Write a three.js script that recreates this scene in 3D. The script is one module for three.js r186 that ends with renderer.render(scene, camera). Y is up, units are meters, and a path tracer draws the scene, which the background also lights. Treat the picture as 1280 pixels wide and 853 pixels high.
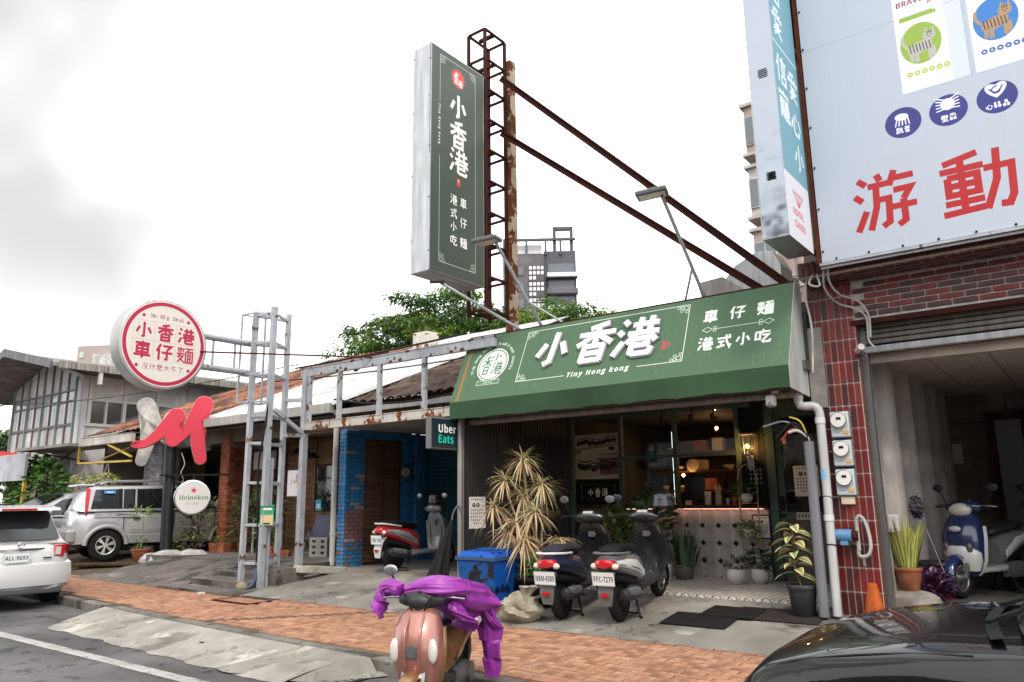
import * as THREE from 'three';
import { mergeGeometries, mergeVertices, toCreasedNormals } from 'three/addons/utils/BufferGeometryUtils.js';
import { RoundedBoxGeometry } from 'three/addons/geometries/RoundedBoxGeometry.js';
import { RectAreaLightUniformsLib } from 'three/addons/lights/RectAreaLightUniformsLib.js';

// ---------- camera, sky, sun, exposure ----------
const scene = new THREE.Scene();
const camera = new THREE.PerspectiveCamera(48.504, 1280 / 853, 0.05, 3000);
camera.position.set(0, 1.6, 0);
camera.rotation.set(0.20478, 0.65323, -0.01179, 'YXZ');
const renderer = new THREE.WebGLRenderer({ antialias: true });
renderer.toneMapping = THREE.LinearToneMapping;
renderer.toneMappingExposure = 1.86;
renderer.shadowMap.enabled = true;
RectAreaLightUniformsLib.init();
const sun = new THREE.DirectionalLight(0xfff3e2, 1.1);
sun.position.set(30, 62, 30); sun.target.position.set(-8, 0, -9);
sun.shadow.radius = 22; sun.shadow.mapSize.set(2048, 2048);
Object.assign(sun.shadow.camera, { left: -35, right: 35, top: 35, bottom: -35, near: 1, far: 160 });
scene.add(sun, sun.target);

// ---------- seeded random and tileable noise ----------
const rng = (s) => () => { s = (s + 0x6d2b79f5) | 0; let t = Math.imul(s ^ (s >>> 15), 1 | s); t = (t + Math.imul(t ^ (t >>> 7), 61 | t)) ^ t; return ((t ^ (t >>> 14)) >>> 0) / 4294967296; };
const R = rng(77);
const hsh = (i, j, s) => { let h = Math.imul(i, 374761393) + Math.imul(j, 668265263) + Math.imul(s, 1274126177); h = Math.imul(h ^ (h >>> 13), 1274126177); return ((h ^ (h >>> 16)) >>> 0) / 4294967296; };
function vn(x, y, px, py, s) {
  const i = Math.floor(x), j = Math.floor(y); let u = x - i, v = y - j; u = u * u * (3 - 2 * u); v = v * v * (3 - 2 * v);
  const m = (a, b) => ((a % b) + b) % b, i0 = m(i, px), i1 = m(i + 1, px), j0 = m(j, py), j1 = m(j + 1, py);
  return (hsh(i0, j0, s) * (1 - u) + hsh(i1, j0, s) * u) * (1 - v) + (hsh(i0, j1, s) * (1 - u) + hsh(i1, j1, s) * u) * v;
}
function fbm(u, v, p, s = 1, oct = 5, ax = 1) { let a = 0, w = 0.5, t = 0; for (let k = 0; k < oct; k++) { const q = p << k; a += w * vn(u * q * ax, v * q, q * ax, q, s + k); t += w; w *= 0.55; } return a / t; }
const clamp = (x, a = 0, b = 1) => Math.min(b, Math.max(a, x)), mix = (a, b, t) => a + (b - a) * t, sst = (a, b, x) => { const t = clamp((x - a) / (b - a)); return t * t * (3 - 2 * t); };

// overcast sky: white cloud with greyer folds, the same character all round
{
  const W = 1024, H = 512, d = new Float32Array(W * H * 4);
  for (let j = 0; j < H; j++) for (let i = 0; i < W; i++) {
    const v = j / H, u = i / W, el = (v - 0.5) * Math.PI, k = (j * W + i) * 4;
    const n = fbm(u, v * 0.5, 6, 51, 6), n2 = fbm(u, v * 0.5, 3, 91, 3);
    const grey = sst(0.545, 0.68, n * 0.7 + n2 * 0.36) * sst(0.0, 0.3, el);
    const b = el < 0 ? 0.35 : 1.24 - 0.82 * grey;
    d[k] = b * 0.985; d[k + 1] = b * 0.995; d[k + 2] = b * 1.01; d[k + 3] = 1;
  }
  const t = new THREE.DataTexture(d, W, H, THREE.RGBAFormat, THREE.FloatType);
  t.mapping = THREE.EquirectangularReflectionMapping; t.magFilter = t.minFilter = THREE.LinearFilter; t.wrapS = THREE.RepeatWrapping; t.needsUpdate = true;
  scene.background = t; scene.environment = t;
}

// ---------- textures ----------
function tex(size, metres, fn, srgb = true) {
  const d = new Uint8Array(size * size * 4);
  for (let j = 0; j < size; j++) for (let i = 0; i < size; i++) {
    const c = fn(i / size, j / size), k = (j * size + i) * 4, a = Array.isArray(c) ? c : [c, c, c];
    for (let q = 0; q < 3; q++) d[k + q] = clamp(a[q]) * 255; d[k + 3] = 255;
  }
  const t = new THREE.DataTexture(d, size, size); t.wrapS = t.wrapT = THREE.RepeatWrapping; t.magFilter = THREE.LinearFilter; t.minFilter = THREE.LinearMipmapLinearFilter; t.generateMipmaps = true;
  if (srgb) t.colorSpace = THREE.SRGBColorSpace; t.repeat.set(1 / metres, 1 / metres); t.needsUpdate = true; return t;
}
const m3 = (a, b, t) => [mix(a[0], b[0], t), mix(a[1], b[1], t), mix(a[2], b[2], t)];
const TX = {
  mottle: tex(512, 2.3, (u, v) => 0.8 + 0.32 * (fbm(u, v, 4, 3) - 0.5) * 1.5 + 0.07 * (hsh(u * 512 | 0, v * 512 | 0, 9) - 0.5)),
  fine: tex(256, 0.5, (u, v) => 0.86 + 0.2 * (fbm(u, v, 12, 5, 4) - 0.5) + 0.08 * (hsh(u * 256 | 0, v * 256 | 0, 2) - 0.5)),
  asphalt: tex(1024, 3.1, (u, v) => { const g = hsh(u * 1024 | 0, v * 1024 | 0, 4), l = fbm(u, v, 3, 17); return 0.68 + 0.3 * (g - 0.5) + 0.42 * (l - 0.5) - (fbm(u, v, 24, 31, 3) > 0.68 ? 0.14 : 0); }),
  concrete: tex(1024, 5.3, (u, v) => {
    const l = fbm(u, v, 3, 21), m = fbm(u, v, 14, 22), g = hsh(u * 1024 | 0, v * 1024 | 0, 14), st = sst(0.55, 0.68, fbm(u, v, 6, 41)), cr = Math.abs(fbm(u, v, 5, 61, 5) - 0.5) < 0.0035 ? 0.22 : 0, wh = sst(0.66, 0.78, fbm(u, v, 9, 71, 6));
    const k = 0.76 + 0.34 * (l - 0.5) + 0.22 * (m - 0.5) + 0.08 * (g - 0.5) - 0.2 * st - cr + 0.2 * wh; return [k, k * 0.985, k * 0.96];
  }),
  wood: tex(512, 0.9, (u, v) => { const w = fbm(u, v, 4, 81, 4) * 0.25, g = fbm(u + w * 0.15, v, 2, 82, 6, 18); return 0.62 + 0.55 * (g - 0.5) + 0.2 * (fbm(u, v, 3, 88) - 0.5); }),
  woodH: tex(512, 0.9, (u, v) => { const w = fbm(u, v, 4, 83, 4) * 0.25, g = fbm(v + w * 0.15, u, 2, 84, 6, 18); return 0.66 + 0.5 * (g - 0.5) + 0.2 * (fbm(u, v, 3, 89) - 0.5); }),
  streak: tex(512, 1.7, (u, v) => 0.84 + 0.3 * (fbm(u, v, 2, 101, 5, 16) - 0.5) + 0.2 * (fbm(u, v, 4, 103) - 0.5)),
  bump: tex(512, 1.1, (u, v) => 0.5 + 0.7 * (fbm(u, v, 10, 111, 5) - 0.5), false),
  wave: tex(256, 0.8, (u, v) => fbm(u, v, 3, 121, 3), false),
};
const rustTex = (paint, rust, cover, seed, p = 5, metres = 1.3) => tex(512, metres, (u, v) => {
  const n = fbm(u, v, p, seed, 6), e = fbm(u, v, 18, seed + 9, 4), a = sst(cover - 0.03, cover + 0.03, n * 0.8 + e * 0.2);
  const c = m3(paint, m3(rust, [rust[0] * 0.55, rust[1] * 0.45, rust[2] * 0.45], e), a), k = 0.92 + 0.2 * (e - 0.5); return c.map((x) => x * k);
});
function canvasTex(w, h, draw) {
  const c = document.createElement('canvas'); c.width = w; c.height = h; const g = c.getContext('2d'); draw(g, w, h);
  const t = new THREE.CanvasTexture(c); t.colorSpace = THREE.SRGBColorSpace; t.anisotropy = 8; return t;
}
// ---------- materials ----------
const texAt = (t, metres) => { if (!metres) return t; const c = t.clone(); c.repeat.set(1 / metres, 1 / metres); c.needsUpdate = true; return c; };
function mat(c, rough = 0.7, o = {}) {
  const { t, tm, metal = 0, bump, phys, ...rest } = o, matte = rough >= 0.55 && metal < 0.3, M = phys || matte ? THREE.MeshPhysicalMaterial : THREE.MeshStandardMaterial;
  const m = new M({ roughness: rough, metalness: metal, side: THREE.DoubleSide, ...(matte ? { specularIntensity: 0.35 } : {}), ...rest });
  if (Array.isArray(c)) m.color.setRGB(...c); else m.color.set(c);
  if (t) m.map = texAt(t, tm); if (bump) { m.bumpMap = TX.bump; m.bumpScale = bump; } return m;
}
const MT = {
  asphalt: mat([0.27, 0.265, 0.26], 0.92, { t: TX.asphalt, bump: 0.006 }),
  concrete: mat([0.45, 0.435, 0.41], 0.9, { t: TX.concrete, bump: 0.004 }),
  concreteLight: mat([0.6, 0.58, 0.545], 0.9, { t: TX.concrete, tm: 3.7, bump: 0.004 }),
  concreteDark: mat([0.27, 0.25, 0.235], 0.95, { t: TX.concrete, tm: 2.9, bump: 0.006 }),
  kerb: mat([0.33, 0.32, 0.3], 0.95, { t: TX.concrete, tm: 1.9, bump: 0.005 }),
  mortar: mat([0.2, 0.155, 0.12], 0.95, { t: TX.mottle }),
  soil: mat([0.13, 0.105, 0.075], 1, { t: TX.mottle, tm: 1.1, bump: 0.02 }),
  white: mat([0.68, 0.67, 0.65], 0.55, { t: TX.fine }),
  whiteDirty: mat([0.72, 0.7, 0.67], 0.7, { t: TX.mottle, tm: 1.2 }),
  cream: mat([0.74, 0.68, 0.62], 0.7, { t: TX.mottle, tm: 1.4 }),
  black: mat([0.012, 0.012, 0.013], 0.55),
  blackGloss: mat([0.01, 0.01, 0.012], 0.18, { phys: 1, clearcoat: 0.6 }),
  rubber: mat([0.018, 0.018, 0.018], 0.85, { t: TX.fine }),
  darkPlastic: mat([0.035, 0.035, 0.038], 0.5, { t: TX.fine }),
  greyPlastic: mat([0.16, 0.165, 0.17], 0.45, { t: TX.fine }),
  chrome: mat([0.75, 0.75, 0.76], 0.18, { metal: 1 }),
  steel: mat([0.5, 0.5, 0.5], 0.38, { metal: 0.9, t: TX.fine }),
  galv: mat(0xffffff, 0.55, { metal: 0.35, t: rustTex([0.72, 0.735, 0.76], [0.52, 0.42, 0.34], 0.69, 201, 11, 1.9) }),
  galvRust: mat(0xffffff, 0.7, { metal: 0.15, t: rustTex([0.7, 0.72, 0.74], [0.5, 0.32, 0.2], 0.615, 231, 9) }),
  galvRustier: mat(0xffffff, 0.75, { metal: 0.1, t: rustTex([0.8, 0.78, 0.75], [0.6, 0.36, 0.2], 0.56, 261, 9) }),
  rust: mat(0xffffff, 0.85, { t: rustTex([0.34, 0.18, 0.14], [0.45, 0.25, 0.15], 0.55, 281) }),
  rustDark: mat(0xffffff, 0.85, { t: rustTex([0.25, 0.125, 0.115], [0.36, 0.19, 0.13], 0.57, 291) }),
  rustPole: mat(0xffffff, 0.8, { t: rustTex([0.72, 0.66, 0.58], [0.5, 0.32, 0.2], 0.46, 301) }),
  woodDark: mat([0.16, 0.085, 0.05], 0.75, { t: TX.wood }),
  woodMid: mat([0.42, 0.24, 0.12], 0.7, { t: TX.wood }),
  terracotta: mat([0.5, 0.17, 0.09], 0.85, { t: TX.mottle, tm: 0.7 }),
  glassDark: mat([0.012, 0.014, 0.016], 0.06, { phys: 1, clearcoat: 0.3 }),
  pane: mat([0.9, 0.94, 0.92], 0.03, { phys: 1, transmission: 1, thickness: 0 }),
  green: mat([0.028, 0.062, 0.04], 0.5, { t: TX.fine }),
  paper: mat([0.75, 0.73, 0.7], 0.8),
  yellow: mat([0.72, 0.45, 0.02], 0.5, { t: TX.mottle, tm: 0.8 }),
};
// ---------- geometry helpers ----------
const V = (x, y, z) => new THREE.Vector3(x, y, z);
const plc = (g, x = 0, y = 0, z = 0, rx = 0, ry = 0, rz = 0) => { if (rz) g.rotateZ(rz); if (rx) g.rotateX(rx); if (ry) g.rotateY(ry); return g.translate(x, y, z); };
const box = (w, h, d, x, y, z, rx, ry, rz) => plc(new THREE.BoxGeometry(w, h, d), x, y, z, rx, ry, rz);
const bx = (x0, x1, y0, y1, z0, z1) => box(Math.abs(x1 - x0), Math.abs(y1 - y0), Math.abs(z1 - z0), (x0 + x1) / 2, (y0 + y1) / 2, (z0 + z1) / 2);
const rb = (w, h, d, r, x, y, z, rx, ry, rz) => plc(new RoundedBoxGeometry(w, h, d, 2, Math.min(r, w / 2.01, h / 2.01, d / 2.01)), x, y, z, rx, ry, rz);
const rbx = (x0, x1, y0, y1, z0, z1, r = 0.01) => rb(Math.abs(x1 - x0), Math.abs(y1 - y0), Math.abs(z1 - z0), r, (x0 + x1) / 2, (y0 + y1) / 2, (z0 + z1) / 2);
const cyl = (r1, r2, h, x, y, z, rx, ry, rz, n = 20) => plc(new THREE.CylinderGeometry(r1, r2, h, n), x, y, z, rx, ry, rz);
const sph = (r, x, y, z, sx = 1, sy = 1, sz = 1, n = 20) => new THREE.SphereGeometry(r, n, n * 0.7 | 0).scale(sx, sy, sz).translate(x, y, z);
const tor = (r, t, x, y, z, rx, ry, rz, arc = Math.PI * 2, n = 28) => plc(new THREE.TorusGeometry(r, t, 10, n, arc), x, y, z, rx, ry, rz);
const lathe = (pts, x = 0, y = 0, z = 0, n = 24) => new THREE.LatheGeometry(pts.map((p) => new THREE.Vector2(...p)), n).translate(x, y, z);
const tube = (pts, r = 0.01, seg = 0, rs = 7) => new THREE.TubeGeometry(pts.length === 2 ? new THREE.LineCurve3(V(...pts[0]), V(...pts[1])) : new THREE.CatmullRomCurve3(pts.map((p) => V(...p)), false, 'centripetal'), seg || (pts.length === 2 ? 1 : pts.length * 6), r, rs);
function bar(a, b, w = 0.05, h = w) {           // square beam from a to b
  const A = V(...a), B = V(...b), g = new THREE.BoxGeometry(w, h, A.distanceTo(B)), o = new THREE.Object3D();
  o.position.copy(A).lerp(B, 0.5); o.lookAt(B); o.updateMatrix(); return g.applyMatrix4(o.matrix);
}
function ext(pts, depth, bevel = 0, holes = []) {
  const s = new THREE.Shape(pts.map((p) => new THREE.Vector2(...p))); for (const h of holes) s.holes.push(new THREE.Path(h.map((p) => new THREE.Vector2(...p))));
  return new THREE.ExtrudeGeometry(s, { depth, bevelEnabled: bevel > 0, bevelSize: bevel, bevelThickness: bevel, bevelSegments: 2, curveSegments: 12 });
}
function loft(rings, crease = 0.9, caps = true) {
  const n = rings[0].length, p = [], ix = [];
  for (const r of rings) for (const q of r) p.push(q[0], q[1], q[2]);
  for (let i = 0; i + 1 < rings.length; i++) for (let k = 0; k < n; k++) { const a = i * n + k, b = i * n + (k + 1) % n, c = a + n, d = b + n; ix.push(a, c, b, b, c, d); }
  if (caps) for (const i of [0, rings.length - 1]) { const r = rings[i], c = [0, 1, 2].map((q) => r.reduce((s, v) => s + v[q], 0) / n), o = p.length / 3; p.push(...c); for (let k = 0; k < n; k++) { const a = i * n + k, b = i * n + (k + 1) % n; i ? ix.push(o, b, a) : ix.push(o, a, b); } }
  const g = new THREE.BufferGeometry(); g.setAttribute('position', new THREE.Float32BufferAttribute(p, 3)); g.setIndex(ix); g.computeVertexNormals();
  return crease ? toCreasedNormals(g, crease) : g;
}
const sup = (hw, hh, e = 2.4, n = 20) => Array.from({ length: n }, (_, k) => { const a = k / n * Math.PI * 2, c = Math.cos(a), s = Math.sin(a); return [Math.sign(c) * Math.abs(c) ** (2 / e) * hw, Math.sign(s) * Math.abs(s) ** (2 / e) * hh]; });
const ringX = (x, y, z, hw, hh, e, n) => sup(hw, hh, e, n).map(([a, b]) => [x, y + b, z + a]);
const ringY = (y, x, z, hx, hz, e, n) => sup(hx, hz, e, n).map(([a, b]) => [x + a, y, z - b]);
function quadPanel(a, b, c, d, th = 0.01) {     // thin slab over four corners (counter-clockwise from outside)
  const n = V(b[0] - a[0], b[1] - a[1], b[2] - a[2]).cross(V(d[0] - a[0], d[1] - a[1], d[2] - a[2])).normalize().multiplyScalar(th);
  return loft([[a, b, c, d].map((p) => [p[0] - n.x, p[1] - n.y, p[2] - n.z]), [a, b, c, d]], 0.3);
}
function polyGeo(tris) { const g = new THREE.BufferGeometry(); g.setAttribute('position', new THREE.Float32BufferAttribute(tris.flat(2), 3)); g.computeVertexNormals(); return g; }
function gridGeo(nu, nv, fn) {                  // surface from a function of two parameters
  const p = [], ix = []; for (let j = 0; j <= nv; j++) for (let i = 0; i <= nu; i++) p.push(...fn(i / nu, j / nv));
  for (let j = 0; j < nv; j++) for (let i = 0; i < nu; i++) { const a = j * (nu + 1) + i, b = a + nu + 1; ix.push(a, b, a + 1, a + 1, b, b + 1); }
  const g = new THREE.BufferGeometry(); g.setAttribute('position', new THREE.Float32BufferAttribute(p, 3)); g.setIndex(ix); g.computeVertexNormals(); return g;
}
function boxUV(g) {
  const p = g.attributes.position, n = g.attributes.normal, uv = new Float32Array(p.count * 2);
  for (let i = 0; i < p.count; i++) {
    const ax = Math.abs(n.getX(i)), ay = Math.abs(n.getY(i)), az = Math.abs(n.getZ(i)), x = p.getX(i), y = p.getY(i), z = p.getZ(i);
    if (ay >= ax && ay >= az) { uv[i * 2] = x; uv[i * 2 + 1] = z; } else if (ax >= az) { uv[i * 2] = z; uv[i * 2 + 1] = y; } else { uv[i * 2] = x; uv[i * 2 + 1] = y; }
  }
  g.setAttribute('uv', new THREE.BufferAttribute(uv, 2)); return g;
}
function merge(gs) {
  gs = [gs].flat(Infinity).filter(Boolean);
  const l = gs.map((g) => { g = g.index ? g.toNonIndexed() : g; if (!g.attributes.normal) g.computeVertexNormals(); for (const k of Object.keys(g.attributes)) if (!['position', 'normal', 'uv'].includes(k)) g.deleteAttribute(k); if (!g.attributes.uv) boxUV(g); return g; });
  return l.length === 1 ? l[0] : mergeGeometries(l);
}
const taken = new Map();
const numbered = (n) => { const k = taken.get(n) || 0; taken.set(n, k + 1); return k ? n + '_' + String(k).padStart(3, '0') : n; };
function obj(name, gs, m, parent = scene, keep = false) {
  const g = merge(gs); if (!keep) boxUV(g);
  const o = new THREE.Mesh(g, m); o.name = parent === scene ? numbered(name) : name; parent.add(o); return o;
}
function tag(o, label, category, group) { o.userData.label = label; if (category) o.userData.category = category; if (group) o.userData.group = group; return o; }
function thing(name, label, category, pos = [0, 0, 0], turn = 0, group) {
  const o = new THREE.Group(); o.name = numbered(name); scene.add(o); o.position.set(...pos); o.rotation.y = turn; return tag(o, label, category, group);
}
const struct = (name, gs, m, parent = scene) => { const o = obj(name, gs, m, parent); o.userData.kind = 'structure'; return o; };
function copyOf(o, pos, turn, label, group) { const c = o.clone(); c.name = numbered(o.name.replace(/_\d+$/, '')); c.userData = { ...o.userData }; if (label) c.userData.label = label; if (group) c.userData.group = group; scene.add(c); c.position.set(...pos); c.rotation.y = turn; return c; }
const piece = (name, geo, m, parent, x, y, z, rx = 0, ry = 0, rz = 0) => { const o = new THREE.Mesh(geo, m); o.name = name; o.position.set(x, y, z); o.rotation.set(rx, ry, rz); parent.add(o); return o; };
const shared = (g) => boxUV(merge(g));
function decal(name, w, h, t, parent, pos, rot = [0, 0, 0], rough = 0.6, extra = {}) {   // a printed sheet, 2 mm thick
  const g = new THREE.BoxGeometry(w, h, 0.002), uv = g.attributes.uv, nn = g.attributes.normal; for (let i = 0; i < uv.count; i++) if (nn.getZ(i) < 0.5) uv.setXY(i, 0.01, 0.01);
  const o = new THREE.Mesh(g, mat(0xffffff, rough, { map: t, ...extra })); o.name = name; o.position.set(...pos); o.rotation.set(rot[0], rot[1], rot[2], 'YXZ'); parent.add(o); return o;
}
const spaced = (g, txt, x, y, gap) => { for (const c of txt) { g.fillText(c, x, y); x += g.measureText(c).width + gap; } return x; };
// ground height: kerb, pavement, sloped apron, level porch
const gy = (z) => { const Z = -z; return Z < 7.04 ? mix(0.13, 0.183, clamp((Z - 5.2) / 1.84)) : mix(0.183, 0.42, clamp((Z - 7.04) / 2.16)); };
const kerbZ = (x) => { const t = [[-60, -6.5], [-25, -6.3], [-14, -5.75], [-10, -5.42], [-5, -5.2], [60, -5.0]]; for (let i = 0; i + 1 < t.length; i++) if (x <= t[i + 1][0]) return mix(t[i][1], t[i + 1][1], (x - t[i][0]) / (t[i + 1][0] - t[i][0])); return -5; };
// ---------- Chinese characters as strokes on a 100 grid ----------
const WATER = [[12, 8, 24, 19], [5, 34, 17, 45], [6, 94, 22, 62]], MAN = [[30, 4, 8, 48], [21, 32, 21, 98]];
const TREE_ = [[5, 28, 95, 28], [50, 4, 50, 96], [47, 32, 8, 72], [53, 32, 94, 72]];
const WORM = [[22, 26, 78, 26, 78, 58, 22, 58, 22, 26], [50, 6, 50, 88], [10, 92, 84, 86], [74, 74, 90, 98]];
const SILK = [[48, 2, 20, 24, 58, 26], [70, 14, 22, 48, 78, 46], [50, 48, 50, 98], [28, 62, 12, 86], [72, 62, 90, 84]];
const tr = (s, x, y, w, h) => s.map((p) => p.map((q, i) => (i % 2 ? y + q * h / 100 : x + q * w / 100)));
const GL = {
  小: [[51, 6, 51, 86, 38, 92], [27, 34, 10, 68], [73, 34, 90, 68]],
  香: [[72, 4, 30, 13], [6, 28, 94, 28], [50, 10, 50, 54], [46, 31, 8, 56], [54, 31, 92, 56], [28, 60, 73, 60, 73, 96, 28, 96, 28, 60], [28, 78, 73, 78]],
  港: [...WATER, [36, 22, 94, 22], [52, 5, 52, 44], [77, 5, 77, 44], [30, 44, 99, 44], [50, 46, 31, 67], [79, 46, 98, 67], [46, 59, 80, 59, 80, 75, 46, 75], [46, 59, 46, 91, 54, 95, 88, 95, 91, 84]],
  車: [[10, 14, 90, 14], [20, 28, 80, 28, 80, 66, 20, 66, 20, 28], [20, 47, 80, 47], [4, 81, 96, 81], [50, 2, 50, 99]],
  仔: [...MAN, [42, 14, 90, 14, 67, 37], [67, 37, 67, 90, 54, 93], [36, 53, 98, 53]],
  麵: [[4, 14, 47, 14], [25, 3, 25, 43], [15, 20, 10, 33], [36, 20, 42, 33], [2, 43, 49, 43], [22, 46, 6, 66], [13, 57, 40, 57, 8, 95], [17, 67, 49, 95], [52, 10, 99, 10], [73, 12, 68, 27], [56, 28, 96, 28, 96, 94, 56, 94, 56, 28], [69, 28, 69, 94], [83, 28, 83, 94], [69, 49, 83, 49], [69, 70, 83, 70]],
  式: [[6, 28, 94, 28], [62, 5, 68, 52, 88, 94, 95, 74], [78, 7, 90, 18], [14, 52, 54, 52], [34, 52, 34, 85], [6, 91, 58, 80]],
  吃: [[8, 22, 34, 22, 34, 72, 8, 72, 8, 22], [54, 4, 41, 37], [48, 22, 95, 22], [48, 44, 86, 44, 50, 84, 56, 93, 93, 93, 97, 78]],
  游: [...WATER, [42, 4, 47, 16], [27, 22, 61, 22], [40, 22, 38, 58, 26, 95], [38, 47, 58, 47, 56, 86, 45, 92], [70, 3, 60, 27], [66, 16, 98, 16], [66, 36, 92, 36, 80, 53], [80, 53, 80, 88, 69, 94], [60, 63, 99, 63]],
  動: [[54, 5, 8, 14], [3, 26, 60, 26], [12, 37, 51, 37, 51, 65, 12, 65, 12, 37], [12, 51, 51, 51], [6, 78, 57, 78], [2, 94, 61, 91], [31, 12, 31, 92], [60, 33, 95, 33, 93, 80, 87, 93, 76, 92], [78, 5, 75, 52, 59, 96]],
  沒: [...WATER, [48, 9, 45, 30, 34, 42], [48, 9, 80, 9, 80, 31, 94, 33], [42, 51, 84, 51, 62, 80, 34, 97], [48, 60, 70, 82, 97, 97]],
  什: [...MAN, [40, 40, 98, 40], [69, 5, 69, 98]],
  麼: [[50, 2, 50, 12], [10, 14, 95, 14], [15, 14, 13, 60, 4, 92], [24, 30, 53, 30], [38, 20, 38, 55], [36, 32, 24, 48], [40, 32, 51, 46], [58, 30, 92, 30], [75, 20, 75, 55], [73, 32, 60, 48], [77, 32, 92, 48], [56, 57, 34, 72], [66, 64, 36, 93, 84, 90], [76, 78, 90, 97]],
  大: [[5, 36, 95, 36], [50, 4, 48, 42, 7, 96], [53, 44, 95, 96]],
  不: [[7, 14, 93, 14], [54, 14, 7, 60], [50, 36, 50, 98], [58, 44, 93, 68]],
  了: [[13, 13, 86, 13, 52, 42], [52, 42, 52, 88, 34, 93]],
  心: [[14, 50, 7, 78], [28, 36, 30, 84, 40, 93, 72, 93, 79, 74], [46, 22, 57, 44], [75, 36, 93, 68]],
  蟲: [...tr(WORM, 26, 0, 48, 48), ...tr(WORM, 2, 50, 46, 50), ...tr(WORM, 52, 50, 46, 50)],
  絲: [...tr(SILK, 0, 0, 48, 100), ...tr(SILK, 52, 0, 48, 100)],
  跳: [[8, 8, 36, 8, 36, 34, 8, 34, 8, 8], [22, 34, 22, 88], [22, 58, 40, 58], [6, 52, 6, 92, 40, 84], [58, 5, 56, 60, 42, 95], [78, 5, 78, 88, 96, 90, 98, 76], [46, 22, 54, 34], [44, 66, 56, 54], [94, 20, 82, 36], [80, 48, 96, 62]],
  蚤: [[10, 8, 80, 8, 50, 34, 8, 44], [30, 14, 60, 34, 92, 42], [50, 22, 20, 30], ...tr(WORM, 12, 44, 76, 56)],
  壁: [[8, 8, 44, 8, 44, 24, 8, 24], [10, 8, 8, 44, 2, 60], [16, 34, 42, 34, 42, 54, 16, 54, 16, 34], [74, 2, 74, 12], [54, 13, 96, 13], [62, 18, 66, 28], [88, 18, 84, 28], [52, 32, 98, 32], [56, 46, 94, 46], [75, 32, 75, 62], [14, 76, 88, 76], [50, 62, 50, 96], [4, 97, 96, 97]],
  蝨: [[20, 4, 80, 4], [20, 4, 20, 40], [80, 4, 86, 34, 96, 42], [34, 20, 66, 20], [50, 8, 50, 38], ...tr(WORM, 0, 46, 48, 54), ...tr(WORM, 52, 46, 48, 54)],
  信: [...MAN, [62, 3, 68, 13], [38, 20, 98, 20], [46, 36, 90, 36], [46, 52, 90, 52], [48, 68, 88, 68, 88, 95, 48, 95, 48, 68]],
  愛: [[70, 2, 20, 10], [22, 16, 28, 26], [48, 14, 52, 24], [80, 14, 70, 26], [8, 42, 8, 32, 92, 32, 90, 42], [30, 44, 34, 56, 62, 56, 66, 48], [40, 66, 14, 84], [36, 66, 74, 66, 18, 98], [36, 76, 90, 98]],
  寵: [[50, 0, 50, 8], [8, 22, 8, 12, 92, 12, 92, 22], [8, 34, 46, 34], [18, 26, 22, 46], [38, 26, 34, 46], [6, 48, 48, 48], [14, 56, 14, 98], [14, 56, 42, 56, 42, 96], [14, 70, 42, 70], [14, 82, 42, 82], [58, 26, 58, 44, 92, 44], [58, 36, 90, 32], [56, 54, 90, 54, 90, 68, 56, 68], [56, 54, 56, 94, 96, 94, 98, 82], [64, 80, 90, 80]],
};
function glyph(g, ch, x, y, w, h, lw, col, slant = 0) {   // x, y: top left corner
  const s = GL[ch]; if (!s) return; g.save(); g.strokeStyle = col; g.lineWidth = lw; g.lineJoin = 'miter'; g.lineCap = 'butt';
  for (const p of s) { g.beginPath(); for (let i = 0; i < p.length; i += 2) { const X = x + p[i] * w / 100 + slant * (50 - p[i + 1]) * h / 100, Y = y + p[i + 1] * h / 100; i ? g.lineTo(X, Y) : g.moveTo(X, Y); } g.stroke(); } g.restore();
}
const scribble = (g, x, y, w, h, lw, col, rnd) => { g.fillStyle = col; for (let k = 0; k < 5; k++) g.fillRect(x + rnd() * w * 0.3, y + k * h / 5, w * (0.5 + rnd() * 0.4), lw); for (let k = 0; k < 2; k++) g.fillRect(x + w * (0.25 + 0.4 * k), y, lw, h * 0.9); };
function raised(chars, size, gap, lw, depth, slant = 0) {   // solid letters from the same strokes, in the xy plane, first letter's left at 0
  const out = []; let X = 0;
  for (const ch of chars) {
    for (const p of GL[ch]) for (let i = 0; i + 3 < p.length; i += 2) {
      const f = (k) => [X + p[k] * size / 100 + slant * (50 - p[k + 1]) * size / 100, (100 - p[k + 1]) * size / 100], a = f(i), b = f(i + 2);
      const dx = b[0] - a[0], dy = b[1] - a[1], L = Math.hypot(dx, dy), e = i > 0 || i + 4 < p.length ? lw * 0.45 : lw * 0.1;
      const jit = (out.length % 7) * 0.0004;
      out.push(plc(new THREE.BoxGeometry(L + e, lw, depth + jit), (a[0] + b[0]) / 2, (a[1] + b[1]) / 2, (depth + jit) / 2, 0, 0, 0).translate(-(a[0] + b[0]) / 2, -(a[1] + b[1]) / 2, 0).rotateZ(Math.atan2(dy, dx)).translate((a[0] + b[0]) / 2, (a[1] + b[1]) / 2, 0));
    }
    X += size + gap;
  }
  return out;
}
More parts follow.
